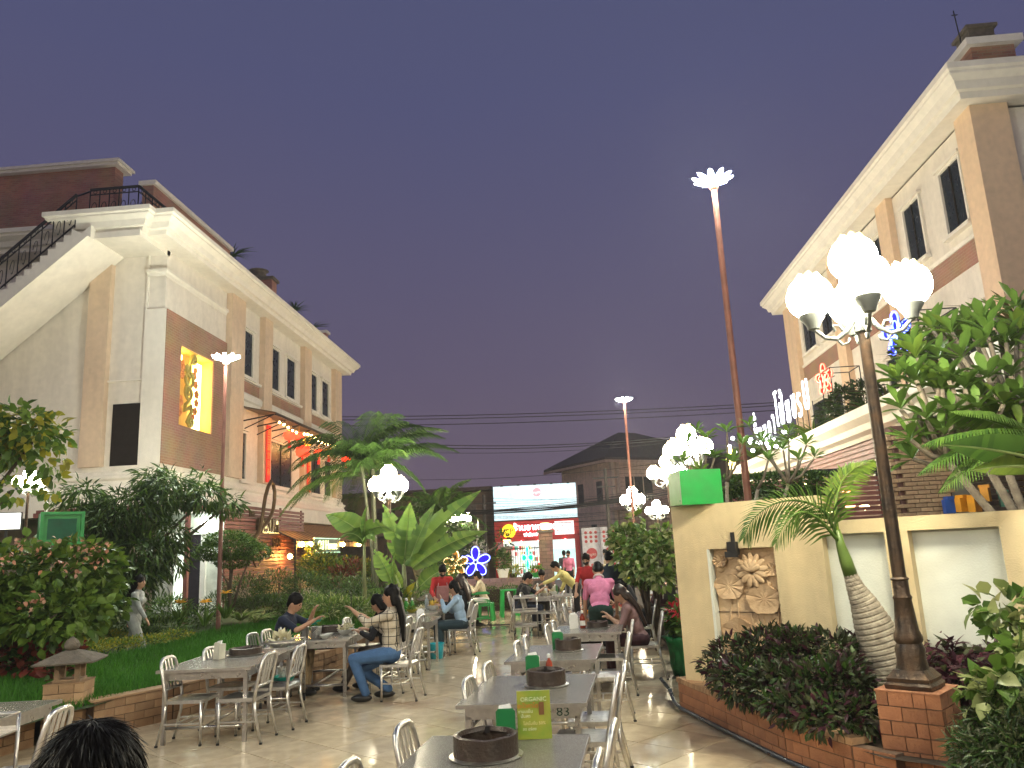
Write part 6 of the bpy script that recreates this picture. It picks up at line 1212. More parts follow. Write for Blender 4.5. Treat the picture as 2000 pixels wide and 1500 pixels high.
# --- left garden
B1 = bush('mussaenda_bush', 'big bush with peach flowers and light green leaves at the left edge', 'bush', [(60, 1120, 11, .75, .7, .42), (150, 1110, 11.2, .62, .6, .40), (20, 1190, 10.8, .6, .7, .42), (110, 1200, 10.6, .7, .6, .40), (180, 1170, 11.2, .45, .5, .35), (-40, 1130, 11, .8, .8, .5), (200, 1120, 11.6, .4, .4, .3)], (-8.6, 11.0, .35), [G_lime, G_lime, G_mid], T_wide, 2800, .14, nobj=290, r0=.035, nl=7)
P = []; 
for (px, py, Y) in ((60, 1075, 10.6), (95, 1085, 10.5), (170, 1065, 10.9), (195, 1075, 11), (120, 1100, 10.2), (20, 1098, 10.2), (80, 1165, 9.9), (160, 1110, 10.6), (55, 1178, 10), (110, 1060, 10.8), (200, 1062, 11), (45, 1060, 10.8), (140, 1072, 10.8), (5, 1090, 10.3), (185, 1095, 10.8)):
    c = atY(px, py, Y)-Vector((-8.6, 11.0, .35))
    for k in range(9): P.append((c.x+RNG.normal(0, .09), c.y+RNG.normal(0, .09), c.z+RNG.normal(0, .05)))
P = np.array(P); D = RNG.normal(0, .6, P.shape); D[:, 1] -= .5; D[:, 2] -= .1
leaf_objects('flower_bract', B1, [leafmat('peach_bract', (.72, .34, .22), (.6, .25, .14)), leafmat('pale_peach_bract', (.75, .45, .32), (.6, .3, .2))], T_wide, P, D, np.full(len(P), .07))
bush('shade_tree', 'tree overhanging the top of the left lamp at the left edge', 'tree', [(30, 830, 13, .7, .6, .38), (75, 850, 13, .5, .5, .35), (95, 900, 12.8, .25, .3, .35), (10, 880, 13, .4, .4, .3), (100, 945, 12.8, .16, .2, .3), (-40, 860, 13, .8, .7, .5), (20, 960, 13, .3, .3, .18), (55, 1080, 12.6, .3, .3, .3)], (-11.8, 13.2, .4), [G_lime, G_mid, G_yel], T_wide, 1150, .17, nobj=220, r0=.07, nl=6, droop=.7)
bush('mango_tree', 'dark leafy tree with drooping leaves in front of the corner building', 'tree', [(250, 1000, 15.5, .85, .7, .5), (330, 960, 15.8, .6, .6, .4), (300, 940, 15.8, .4, .5, .3), (200, 1030, 15.2, .7, .6, .45), (270, 1090, 15.2, .7, .6, .5), (330, 1050, 15.5, .4, .5, .35), (400, 970, 16, .45, .5, .28), (445, 985, 16.4, .3, .4, .2), (160, 980, 15.6, .5, .5, .4), (395, 940, 16.2, .12, .2, .3), (240, 1130, 15, .8, .6, .4), (200, 1160, 14.5, .6, .5, .35), (340, 1090, 15.6, .3, .3, .3)], (-9.9, 15.6, .3), [G_mid, G_mid, G_dark], T_long, 8000, .20, nobj=120, r0=.07, nl=10, droop=.9, up=.15)
TP = bush('topiary_tree', 'flat topped clipped tree with several bare stems by the red pole', 'tree', [(450, 1070, 17.2, .66, .55, .25), (412, 1080, 17.2, .36, .4, .16), (495, 1078, 17.2, .36, .4, .17), (445, 1052, 17.2, .48, .45, .16), (455, 1095, 17.2, .4, .35, .15)], tuple(atY(450, 1190, 17.2)), [G_mid, G_mid, G_dark], T_small, 7500, .06, r0=.035, nl=5, shell=.75)
bush('shrub_hedge', 'mixed dark shrubs in front of the slatted screen', 'hedge', [(480, 1160, 18.4, .6, .4, .42), (540, 1150, 18.6, .6, .4, .42), (600, 1155, 18.8, .6, .4, .45), (660, 1160, 19, .6, .4, .4), (520, 1185, 17.8, .6, .4, .28), (590, 1185, 17.8, .6, .4, .28), (640, 1180, 17.6, .5, .4, .3), (430, 1180, 18.4, .4, .4, .25), (700, 1160, 18.5, .4, .4, .4)], (-7.2, 18.4, .35), [G_dark, G_dark, G_mid, G_crot], T_long, 9000, .11, trunk=False, shell=.4, droop=0, up=.6)
bush('lime_shrub', 'light green shrub just behind the man in navy', 'bush', [(650, 1185, 16.6, .45, .35, .22), (700, 1190, 16.4, .4, .35, .2), (610, 1180, 16.8, .35, .3, .2)], (-5.4, 16.6, .35), [G_mid, G_lime, G_var], T_long, 1900, .12, trunk=False, shell=.3, droop=0, up=.5)
bush('restaurant_shrubs', 'amber lit shrubs under the striped awning', 'hedge', [(630, 1108, 24, .8, .5, .42), (680, 1112, 24.5, .7, .5, .38), (720, 1115, 25, .6, .5, .38), (640, 1120, 23.5, .8, .5, .4), (700, 1125, 23.8, .7, .5, .4), (612, 1085, 25, .3, .3, .35)], (-7.8, 24, .3), [G_mid, G_lime, G_yel, G_dark], T_small, 5200, .13, trunk=False, shell=.4)
bush('red_shrub', 'reddish shrub glowing among the amber lit plants', 'bush', [(665, 1125, 22.5, .4, .3, .3), (690, 1110, 22.6, .35, .3, .3)], (-7.0, 22.5, .3), [G_red, G_red, G_crot], T_long, 900, .13, trunk=False, shell=.3, droop=0, up=.6)
bush('red_leaf_shrubs', 'dark red leaved shrubs behind the stone lantern', 'bush', [(60, 1290, 10.8, .5, .3, .2), (100, 1275, 11.2, .4, .3, .18), (20, 1280, 11.2, .5, .4, .22), (-30, 1290, 10.8, .4, .3, .22), (110, 1310, 10.2, .2, .2, .12)], (-7.9, 10.9, .35), [G_red, G_red, G_dark], T_wide, 900, .14, trunk=False, shell=.3, droop=0, up=.5)
bush('yellow_border', 'low yellow green edging plants along the back of the lawn', 'ground cover', [(340, 1240, 14.8, .45, .2, .08), (290, 1250, 14.2, .45, .2, .09), (230, 1258, 13.6, .45, .2, .1), (180, 1262, 13, .4, .25, .1), (130, 1240, 13.5, .4, .3, .15), (200, 1245, 14.4, .5, .3, .14), (60, 1250, 13, .5, .3, .15)], (-8.5, 14, .35), [G_yel, G_lime], T_small, 3600, .06, trunk=False, shell=.3, droop=0, up=.6)
bush('undergrowth', 'dark undergrowth around the walking woman', 'bush', [(250, 1245, 15, .7, .25, .16), (320, 1225, 15.4, .5, .25, .16), (200, 1215, 15, .6, .3, .3), (130, 1215, 13.6, .7, .4, .35), (40, 1230, 13, .8, .4, .35), (330, 1190, 17, .5, .4, .3), (390, 1205, 17, .5, .3, .2)], (-9, 15, .3), [G_dark, G_mid], T_long, 6500, .12, trunk=False, shell=.3, droop=0, up=.7)
def blades(name, label, cat_, base, n, L, mats, spread=1.0, wid=None, up=.8):
    t = thing(name, label, cat_, base); a = RNG.random(n)*2*PI; P = np.stack([np.cos(a)*.04, np.sin(a)*.04, np.zeros(n)], 1); D = np.stack([np.cos(a)*spread, np.sin(a)*spread, up+RNG.random(n)*.8], 1)
    leaf_objects('leaf', t, mats, wid or leaf_tpl(1, .07, 5, .4, .75, 'blade'), P, D, L*(.7+.5*RNG.random(n)), .15); return t
for i, (px, py, Y, n, L) in enumerate(((470, 1212, 16.2, 60, .5), (500, 1216, 16.4, 40, .4))): blades('spider_plant', ['large striped spider plant behind the lawn', 'smaller striped spider plant to the right of the large one'][i], 'plant', tuple(atY(px, py, Y)), n, L, [G_var, G_lime], 1.0)
for i, (px, py, Y) in enumerate(((350, 1215, 15.5), (400, 1222, 14.8), (440, 1208, 15.6))):
    t = blades('lily_plant', ['leftmost yellow flowering lily behind the lawn', 'middle yellow lily with broad leaves', 'rightmost yellow lily beside the spider plant'][i], 'plant', tuple(atY(px, py, Y)), 18, .34, G_mid, .6, leaf_tpl(1, .16, 4, .3, .3), 1.2)
    h = .36+.06*i; MB().bar((0, 0, 0), (0, 0, h), .014).build('stem', G_mid, t)
    for k in range(12): a = k*PI/6; leaf_objects('petal', t, leafmat('yellow_petal', (.85, .52, .04), (.8, .35, .02)), T_oval, [(0, 0, h)], [(math.cos(a), math.sin(a), .35+.6*(k % 2))], [.13])
# --- palms
def frond(parent, base, direc, L, n=26, droop=.9, lw=.035, ll=.42, m=None, vshape=.35):
    direc = Vector(direc).normalized(); side = direc.cross(Vector((0, 0, 1))); side = side.normalized() if side.length > .05 else Vector((1, 0, 0)); P = []; p = Vector(base); N = 10
    d = direc.copy()
    for k in range(N+1): P.append(p.copy()); p = p+d*L/N; d = (d+Vector((0, 0, -droop/N*1.1))).normalized()
    f = MB().tube(P, [max(.005, .022*(1-k/N)) for k in range(N+1)], 5).build('frond', m or G_palm, parent, True)
    V = []; F = []; c = 0
    for k in range(n):
        t_ = .12+.88*k/(n-1); i = min(N-1, int(t_*N)); q = P[i]+(P[i+1]-P[i])*(t_*N-i); tg = (P[i+1]-P[i]).normalized(); upv = side.cross(tg)
        for s_ in (-1, 1):
            l_ = ll*math.sin(PI*min(1, .18+.78*t_))*(.9+.2*random.random()); dd = (side*s_*(1-.45*t_)+tg*(.55+.5*t_)+upv*vshape).normalized(); dr = Vector((0, 0, -.5*l_))
            w_ = lw*(.7+.5*math.sin(PI*t_)); a = q; m1 = q+dd*l_*.5; e_ = q+dd*l_+dr; wv = tg*w_/2
            V += [a-wv*.4, a+wv*.4, m1-wv, m1+wv, e_-wv*.15, e_+wv*.15]; F += [(c, c+1, c+3, c+2), (c+2, c+3, c+5, c+4)]; c += 6
    mb = MB().add(V, F); o = mb.build('leaflets', m or G_palm, f); return f
def palm(label, base, H, nf, L, lean=(0, 0), r=.06, m=None, ll=.42, trunks=1, seed=1, dirs=None, n=30, droop=.9):
    t = thing('palm_tree', label, 'palm', base); rr = random.Random(seed)
    for q in range(trunks):
        ox, oy = (rr.uniform(-.35, .35), rr.uniform(-.3, .3)) if trunks > 1 else (0, 0); h = H*(1-.15*q/max(1, trunks)); top = Vector((ox+lean[0]+(ox*1.2), oy+lean[1], h))
        MB().tube([(ox*.4, oy*.4, -.3), (ox*.6+lean[0]*.3, oy*.6, h*.4), top*.85+Vector((0, 0, h*.05)), top], [r, r*.8, r*.7, r*.8], 10).build('trunk', mat('palm_trunk', (.07, .075, .04), .7, col2=(.03, .035, .02), scale=5), t, True)
        for k in range(nf):
            a = k*2.4+q+rr.random()*.4; el = .1+1.7*((k*.37) % 1)
            frond(t, top, (math.cos(a), math.sin(a), el), L*(.8+.35*rr.random()), n, droop, m=m or [G_dark, G_dark, G_palm][k % 3], ll=ll, lw=.042)
    return t
pb = atY(738, 1150, 22.5); palm('tall areca palm spreading above the lamp left of centre', (pb.x, pb.y, .2), 4.3, 14, 2.6, trunks=3, seed=4, ll=.66, n=36, r=.07, droop=1.3)
pb = atY(860, 1150, 24); palm('smaller areca palm right of the tall one', (pb.x, pb.y, .1), 2.9, 8, 1.6, trunks=2, seed=9, ll=.45, r=.06)
# --- bananas
def banana_leaf(parent, base, direc, L, W, m=None, droop=.8, torn=True, nm='leaf', roll=None):
    direc = Vector(direc).normalized(); side = direc.cross(Vector((0, 0, 1))).normalized(); rl = roll if roll is not None else (60+random.random()*25)*(1 if side.y < 0 else -1)
    side = Matrix.Rotation(math.radians(rl), 3, direc) @ side; W *= 1.35; N = 20; p = Vector(base); d = direc.copy(); P = []
    for k in range(N+1): P.append(p.copy()); p = p+d*L/N; d = (d+Vector((0, 0, -droop/N))).normalized()
    V = []; F = []; rowv = []; rk = [random.random()*.75 for _ in range(N)]
    for s_ in (-1, 1):
        c0 = len(V)
        for k in range(N+1):
            t_ = k/N; w_ = W/2*math.sin(PI*min(1, .06+.93*t_)**.75)*(1+(.05*random.random() if torn else 0)); tg = (P[min(k+1, N)]-P[max(k-1, 0)]).normalized(); upv = side.cross(tg); z_ = .35*w_*(1 if k % 2 else .8)
            V += [P[k], P[k]+side*s_*w_*.5+upv*z_*.9, P[k]+side*s_*w_+upv*z_*.6+tg*w_*.25]
        for k in range(N):
            a = c0+3*k
            q_ = [(a, a+1, a+4, a+3), (a+1, a+2, a+5, a+4)] if not (torn and random.random() < .12) else [(a, a+1, a+4, a+3)]
            F += q_; rowv += [rk[k]]*len(q_)
    o = MB().add(V, F).build(nm, m or G_ban, parent, True)
    if 'rnd' in o.data.attributes and len(rowv) == len(o.data.polygons): o.data.attributes['rnd'].data.foreach_set('value', rowv)
    MB().tube([q+Vector((0, 0, -.004)) for q in P], [.016*(1-k/N)+.003 for k in range(N+1)], 5).build('midrib', mat('banana_rib', (.28, .36, .12), .5), o, True)
    return o
def banana(label, base, stems, leaves, m=None):
    t = thing('banana_plant', label, 'banana plant', base)
    for (x, y, h, r) in stems: MB().tube([(x*.6, y*.6, -.2), (x, y, h*.5), (x, y, h)], [r, r*.8, r*.5], 10).build('stem', mat('banana_stem', (.24, .28, .10), .55, col2=(.12, .12, .05), scale=4), t, True)
    for lf in leaves: banana_leaf(t, *lf[:4], m=lf[4] if len(lf) > 4 else m, droop=lf[5] if len(lf) > 5 else .8)
    return t
b0 = atY(712, 1150, 17.5); banana('slim banana plant with broad striped leaves left of the central lamp', (b0.x, b0.y, .3), [(0, 0, 2.0, .055)],
    [((0, 0, 1.95), (-.75, .0, .85), 1.05, .40), ((0, 0, 1.95), (.1, -.2, 1.1), .85, .38, None, 1.9), ((0, 0, 1.95), (.65, -.2, .75), .9, .38, None, 1.8), ((0, 0, 1.8), (-.4, -.4, .9), .8, .34, None, 2.2), ((0, 0, 1.8), (.3, -.4, .7), .8, .34, None, 2.4)])
b0 = atY(790, 1170, 18.5); banana('large banana clump with long raised leaves right of the central lamp', (b0.x, b0.y, .3), [(0, 0, 1.3, .09), (-.3, .2, 1.1, .07), (.3, .1, .9, .06)],
    [((0, 0, 1.3), (.85, .1, .95), 2.5, .46, None, .35), ((.1, 0, 1.25), (.5, -.1, 1.3), 1.6, .4, None, .5), ((0, 0, 1.25), (.1, .1, 1.2), 1.5, .42, None, .4), ((0, .1, 1.3), (-.35, .2, 1.2), 1.6, .4, None, .6), ((.2, 0, 1.2), (.9, .2, .7), 2.0, .4, None, .6), ((-.3, .2, .8), (-.4, 0, 1.1), 1.0, .36, None, .7), ((.3, .1, .7), (.7, -.2, .7), 1.0, .34, None, .6), ((-.3, .2, .8), (.1, -.2, 1.2), .9, .3, None, .5), ((0, 0, .5), (-.15, -.3, .8), .9, .3, G_lime, .5), ((.0, -.1, .3), (.35, -.3, .9), .75, .26, G_yel, .7), ((-.3, 0, .4), (-.7, -.1, .8), .7, .26)])
bush('garden_shrubs', 'dark shrubs at the foot of the banana plants', 'hedge', [(740, 1170, 18, .6, .4, .3), (790, 1175, 18.4, .6, .4, .28), (830, 1165, 19.5, .5, .4, .35), (850, 1140, 21, .5, .4, .5), (845, 1080, 24, .6, .5, .6), (870, 1110, 24, .5, .5, .4)], (-4.6, 19, .2), [G_dark, G_mid, G_dark], T_long, 3800, .13, trunk=False, shell=.4, droop=0, up=.5)
bush('background_tree', 'dim bushy tree behind the distant lamp post left of the shrine', 'tree', [(850, 1020, 33, 1.2, 1, 1.0), (900, 1060, 34, 1.0, 1, .9), (870, 1090, 32, 1, 1, .7), (980, 1060, 36.5, .4, .4, .6)], (-5.9, 33, 0), [G_dark, G_dark, G_crot], T_small, 3000, .2, r0=.1)
hg = thing('box_hedge', 'clipped box hedge behind the seated men in black', 'hedge', (-2.0, 24.6, 0))
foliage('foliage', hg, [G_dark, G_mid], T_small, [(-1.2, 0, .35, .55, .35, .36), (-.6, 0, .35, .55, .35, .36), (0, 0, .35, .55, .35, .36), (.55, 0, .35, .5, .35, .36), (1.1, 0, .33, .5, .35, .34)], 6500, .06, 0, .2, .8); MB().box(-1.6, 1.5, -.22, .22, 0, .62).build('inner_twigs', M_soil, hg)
def potted(label, loc, r, h, mats, n, size, pm, tpl=T_long, hgt=.3, up=.7):
    t = thing('potted_plant', label, 'potted plant', loc); MB().lathe([(r*.7, 0), (r, h), (r*1.08, h), (r*1.08, h+.03), (r*.9, h+.03), (r*.85, h-.03), (.001, h-.03)], n=18).build('pot', pm, t, 40); foliage('foliage', t, mats, tpl, [(0, 0, h+hgt, r*1.5, r*1.5, hgt)], n, size, 0, up, .2)
potted('white bowl planter with small shrub at the left of the hedge', tuple(atY(983, 1128, 26)), .2, .25, [G_dark, G_mid], 500, .15, M_whitep); potted('low spiky plant glowing yellow behind the hedge', tuple(atY(1003, 1128, 28)), .16, .1, [G_yel, G_lime], 120, .2, M_soil, hgt=.12); potted('light green plant behind the head of the farther man in black', tuple(atY(1048, 1128, 21)), .12, .1, [G_lime], 160, .09, M_green, T_small, hgt=.1)
# --- right side
bush('variegated_tree', 'variegated green and cream tree beside the end of the yellow wall', 'tree', [(1225, 1055, 14.5, .32, .3, .22), (1265, 1070, 14.2, .40, .35, .25), (1290, 1090, 13.8, .28, .3, .3), (1240, 1090, 14.2, .34, .35, .24), (1262, 1115, 14, .38, .35, .22), (1295, 1050, 14.2, .25, .3, .2), (1205, 1040, 14.6, .14, .2, .12), (1240, 1020, 14.5, .16, .2, .14), (1290, 1130, 13.6, .2, .25, .15)], (1.35, 14.2, .1), [G_var, G_var, G_lime, G_mid], T_wide, 1900, .12, nobj=200, r0=.04, nl=7, droop=.7)
for i, (px, py, Y, s_) in enumerate(((1318, 1290, 11.6, 1.0), (1322, 1262, 12.6, 1.0), (1300, 1240, 13.6, .9))):
    c = atZ(px, py, 0); t = thing('wrapped_planter', ['nearest planter wrapped in crinkled green cloth by the yellow wall', 'middle planter wrapped in green cloth by the yellow wall', 'farthest planter wrapped in green cloth'][i], 'planter', (c.x+.05, Y, 0)); V = []; F = []; n = 40
    for j, (r_, z) in enumerate(((.22, 0), (.26, .12), (.24, .3), (.30, .46), (.33, .52), (.26, .50))):
        for k in range(n): a = 2*PI*k/n; q = r_*(1+.09*math.sin(k*2.1+j)+.05*RNG.normal()); V.append((q*math.cos(a)*s_, q*math.sin(a)*s_, z+.02*math.sin(k*1.7)))
    for j in range(5):
        for k in range(n): F.append((j*n+k, j*n+(k+1) % n, (j+1)*n+(k+1) % n, (j+1)*n+k))
    MB().add(V, F).build('cloth_wrap', mat('green_cloth', (.01, .16, .04), .45, scale=10, var=.3), t, True); foliage('foliage', t, [G_mid, G_dark], T_wide, [(0, 0, .68, .26, .26, .22)], 260, .13, .2, .3, .2)
    if i < 2: foliage('flowers', t, leafmat('red_flower', (.4, .02, .03), (.2, .01, .02)), T_small, [(-.05, -.1, .86, .22, .2, .12)], 90, .09, 0, .3, .2)
# plumerias
def whorl(t, base, d, n, L, m, spread=.75): 
    d = Vector(d).normalized(); x = d.orthogonal().normalized(); y = d.cross(x); P = []; D = []
    for k in range(n): a = k*2.4; el = .2+.95*(k/n); v = (x*math.cos(a)+y*math.sin(a))*spread+d*el; P.append(tuple(Vector(base)+d*(.03*k/n))); D.append(tuple(v))
    leaf_objects('leaf', t, m, T_obov, P, D, L*(.75+.35*RNG.random(n)), .12)
def plumeria(label, base, tips, Lf, nlf, r0=.05, mid=None, m=G_plum):
    t = thing('plumeria_tree', label, 'plumeria', base); b = MB(); rr = random.Random(int(abs(base[0])*100)); O = Vector(base)
    forks = [Vector(p)-O for p in mid]
    for f in forks: b.tube([(0, 0, -.3), f*.45+Vector((rr.uniform(-.06, .06), 0, .05)), f], [r0, r0*.8, r0*.62], 8)
    for p in tips:
        q = Vector(p)-O; f = min(forks, key=lambda v: (v-q).length); h = f+(q-f)*.5+Vector((0, 0, -.05)); b.tube([f, h, q], [r0*.6, r0*.45, r0*.36], 7)
        whorl(t, q, (q-h).normalized()+Vector((0, 0, .6)), nlf, Lf, [m, G_lime] if rr.random() < .4 else m)
    b.build('trunk', M_barkg, t, True); return t
tips = [tuple(atY(px, py, Y)) for px, py, Y in ((1345, 868, 10.6), (1380, 860, 10.2), (1420, 845, 10.4), (1335, 905, 10.3), (1395, 895, 10.1), (1450, 870, 10.3), (1490, 862, 10.5), (1530, 880, 10.2), (1560, 900, 10), (1590, 895, 10.1), (1500, 900, 10.1), (1370, 925, 10.0), (1430, 905, 10.2), (1540, 850, 10.8), (1465, 835, 10.9), (1360, 845, 11), (1575, 870, 10.6))]
plumeria('plumeria tree behind the green box with forked grey branches', (1.95, 10.4, .4), tips, .19, 11, .035, [tuple(atY(px, py, 10.4)) for px, py in ((1375, 945), (1420, 940), (1480, 955), (1540, 945))])
tips = []; rr = random.Random(5)
for (px, py, Y) in ((1790, 700, 8.2), (1755, 745, 8), (1760, 800, 7.9), (1800, 760, 8), (1835, 700, 8.4), (1860, 650, 8.6), (1900, 640, 8.6), (1945, 620, 8.8), (1985, 600, 8.8), (1880, 700, 8.2), (1920, 680, 8.2), (1965, 670, 8.2), (1995, 650, 8.4), (1840, 760, 7.9), (1885, 760, 7.8), (1930, 740, 7.8), (1975, 735, 7.8), (1810, 820, 7.8), (1860, 810, 7.7), (1910, 800, 7.7), (1960, 790, 7.7), (1995, 780, 7.8), (1780, 860, 7.9), (1975, 880, 8), (1995, 840, 7.8), (1890, 850, 8.1), (1935, 840, 8), (1830, 640, 9), (2030, 700, 8)): tips.append(tuple(atY(px, py, Y)))
for q_ in list(tips): 
    if rr.random() < .8: tips.append((q_[0]+rr.uniform(-.16, .16), q_[1]+rr.uniform(-.1, .3), q_[2]+rr.uniform(-.18, .18)))
plumeria('big plumeria tree with glossy paddle leaves at the right edge', (4.85, 8.3, .9), tips, .30, 10, .06, [tuple(atY(px, py, 8.1)) for px, py in ((1850, 900), (1910, 880), (1960, 900), (1990, 850))])
hg = bush('clipped_hedge', 'dark clipped hedge behind the top of the yellow wall', 'hedge', [(1420, 950, 12.6, .35, .3, .16), (1470, 948, 12.6, .35, .3, .17), (1520, 945, 12.6, .35, .3, .18), (1570, 942, 12.6, .3, .3, .18), (1605, 945, 12.6, .22, .3, .17), (1480, 985, 12.6, .8, .3, .2)], (3.0, 12.6, 2.0), [G_dark, G_dark, G_mid], T_small, 5200, .07, trunk=False, shell=.7)
# bottle palm
bp0 = Vector((2.62, 7.55, .3)); BPM = thing('bottle_palm', 'bottle palm with swollen ringed grey trunk leaning left in front of the wall', 'palm', tuple(bp0))
def tp(px, py, Y=7.45): return Vector(atY(px, py, Y))-bp0
ax = [(1762, 1400, .30), (1748, 1340, .255), (1738, 1300, .25), (1722, 1260, .225), (1705, 1220, .19), (1688, 1180, .14), (1672, 1150, .095), (1660, 1120, .066)]; P = []; R = []
for (a, b_) in zip(ax, ax[1:]):
    for k in range(16): t_ = k/16; P.append(tp(a[0]+(b_[0]-a[0])*t_, a[1]+(b_[1]-a[1])*t_)); R.append((a[2]+(b_[2]-a[2])*t_)*.88*(1-(.055 if k % 4 == 0 else 0)))
MB().tube(P, R, 24).build('trunk', mat('ringed_trunk', (.40, .36, .28), .85, col2=(.2, .17, .13), scale=14, bump=.6, bscale=35), BPM, 25)
MB().tube([tp(1662, 1125), tp(1652, 1095), tp(1642, 1065), tp(1634, 1035)], [.062, .058, .042, .03], 12).build('crownshaft', mat('green_crownshaft', (.12, .20, .04), .4), BPM, True)
def pfrond(pts, ll, lw, n, m, vs=.3, w0=.018):
    P = [tp(*p) for p in pts]; Q = []
    for i in range(len(P)-1):
        for t_ in (0, .25, .5, .75): p0, p1, p2, p3 = [P[max(0, min(len(P)-1, j))] for j in (i-1, i, i+1, i+2)]; Q.append(.5*((2*p1)+(p2-p0)*t_+(2*p0-5*p1+4*p2-p3)*t_*t_+(3*p1-p0-3*p2+p3)*t_**3))
    Q.append(P[-1]); N = len(Q)-1; f = MB().tube(Q, [max(.004, w0*(1-k/N)) for k in range(N+1)], 6).build('frond', m, BPM, True)
    for k in range(n):
        t_ = .10+.9*k/(n-1); i = min(N-1, int(t_*N)); q = Q[i]+(Q[i+1]-Q[i])*(t_*N-i); tg = (Q[i+1]-Q[i]).normalized(); sd = tg.cross(Vector((0, -1, .25))).normalized()
        for s_ in (-1, 1):
            l_ = ll*math.sin(PI*min(1, .25+.68*t_))*(.85+.3*random.random()); dd = (sd*s_*(.9-.4*t_)+tg*(.6+.5*t_)+Vector((0, -.25*s_, 0))).normalized(); wv = (tg*.8+Vector((0, -.4, 0)))*lw/2; e_ = q+dd*l_+Vector((0, 0, -.22*l_)); m1 = q+dd*l_*.5
            MB().add([q-wv*.4, q+wv*.4, m1-wv, m1+wv, e_-wv*.12, e_+wv*.12], [(0, 1, 3, 2), (2, 3, 5, 4)]).build('leaflet', m, f)
pfrond([(1640, 1060, 7.45), (1610, 1000, 7.4), (1560, 978, 7.3), (1510, 985, 7.2), (1470, 1015, 7.15), (1452, 1050, 7.1)], .32, .040, 38, G_palm)
pfrond([(1640, 1060, 7.45), (1600, 1015, 7.3), (1565, 1000, 7.15), (1535, 1020, 7.05), (1515, 1060, 7.0)], .27, .038, 30, G_plum)
pfrond([(1636, 1040, 7.45), (1632, 985, 7.5), (1645, 940, 7.6), (1670, 915, 7.7), (1705, 900, 7.8)], .25, .038, 34, G_lime)
# shrub bed in front of the wall
bush('croton_hedge', 'dense dark croton bed in front of the carved relief', 'hedge', [(1440, 1290, 8.0, .28, .25, .20), (1500, 1280, 7.9, .3, .3, .24), (1560, 1290, 7.7, .3, .3, .24), (1620, 1290, 7.6, .3, .3, .25), (1460, 1330, 7.6, .32, .3, .2), (1540, 1345, 7.3, .36, .3, .22), (1620, 1350, 7.0, .36, .3, .22), (1650, 1335, 7.0, .2, .25, .22), (1675, 1400, 6.6, .2, .2, .14), (1400, 1300, 8.4, .16, .2, .12), (1620, 1400, 6.6, .26, .22, .14), (1540, 1260, 8.1, .2, .2, .16), (1560, 1380, 6.9, .3, .2, .14)], (1.95, 7.6, .28), [G_crot, G_crot, G_dark, G_purp], T_oval, 6800, .085, nobj=290, trunk=False, shell=.75, droop=.1, up=.2)
bush('purple_hedge', 'dark purple leaved shrubs right of the lamp post', 'hedge', [(1840, 1290, 7.6, .25, .25, .16), (1890, 1295, 7.5, .25, .25, .15), (1935, 1295, 7.4, .25, .25, .15), (1975, 1300, 7.3, .25, .25, .15), (1860, 1330, 7.2, .3, .25, .15), (1920, 1335, 7.1, .3, .25, .15), (1690, 1290, 8.0, .2, .2, .2)], (3.3, 7.4, .28), [G_purp, G_purp, G_crot], leaf_tpl(1, .42, 3, .3, .8), 2300, .11, nobj=160, trunk=False, shell=.6, droop=.5, up=.2)
bush('variegated_shrub', 'variegated cream and green broad leaved shrub at the right edge', 'bush', [(1965, 1190, 6.2, .22, .2, .14), (1990, 1240, 6.1, .2, .2, .14), (1935, 1180, 6.2, .07, .1, .09), (1945, 1350, 5.5, .18, .2, .09), (1985, 1340, 5.4, .2, .2, .12), (1910, 1370, 5.4, .1, .12, .07), (2010, 1290, 5.6, .2, .2, .15)], (3.5, 5.8, .3), [G_var, G_var, G_mid, G_plum], T_wide, 330, .13, nobj=250, r0=.012, nl=4, droop=.5)
bush('dark_shrub', 'dark fine leaved shrub in the lower right corner', 'bush', [(1950, 1440, 5.3, .2, .2, .2), (1990, 1400, 5.3, .22, .2, .2), (1900, 1470, 5.3, .14, .15, .15), (2000, 1480, 5.1, .3, .2, .2), (1930, 1490, 5.2, .2, .2, .15)], (3.3, 5.4, .3), [G_dark, G_crot], T_long, 3800, .07, trunk=False, shell=.4)
# big frond and banana leaf hanging in from the right
t = thing('palm_tree', 'palm with a fan of drooping fronds at the right edge below the plumeria', 'palm', (4.6, 7.7, .9)); MB().tube([(0, 0, -.3), (.05, 0, 1.2), (0, 0, 2.3)], [.08, .07, .05], 8).build('trunk', M_bark, t, True); top = Vector(atY(2010, 850, 7.4))-Vector((4.6, 7.7, .9))
for (px, py, Y, dr) in ((1790, 900, 6.9, .1), (1800, 850, 7, .0), (1830, 940, 6.9, .3), (1860, 800, 7.2, .1)): q = Vector(atY(px, py, Y))-Vector((4.6, 7.7, .9)); frond(t, top, q-top+Vector((0, 0, .12)), (q-top).length, 34, .35, .03, .3, [G_palm, G_plum][int(px > 1820)], .2)
t = thing('banana_plant', 'banana plant whose long dark leaf with yellow edge reaches in from the right', 'banana plant', (4.4, 6.9, .8)); MB().tube([(.2, 0, -.3), (.2, 0, 1.2), (.1, 0, 2.0)], [.09, .08, .06], 10).build('stem', MATS['banana_stem'], t, True)
q0 = Vector(atY(2060, 905, 6.6))-Vector((4.4, 6.9, .8)); q1 = Vector(atY(1838, 868, 6.4))-Vector((4.4, 6.9, .8)); banana_leaf(t, q0, q1-q0+Vector((0, 0, .12)), (q1-q0).length, .22, G_dark, .25, False, roll=50); q1 = Vector(atY(1900, 905, 6.5))-Vector((4.4, 6.9, .8)); banana_leaf(t, q0+Vector((0, .05, -.03)), q1-q0+Vector((0, 0, .08)), (q1-q0).length, .2, G_lime, .3, roll=40)
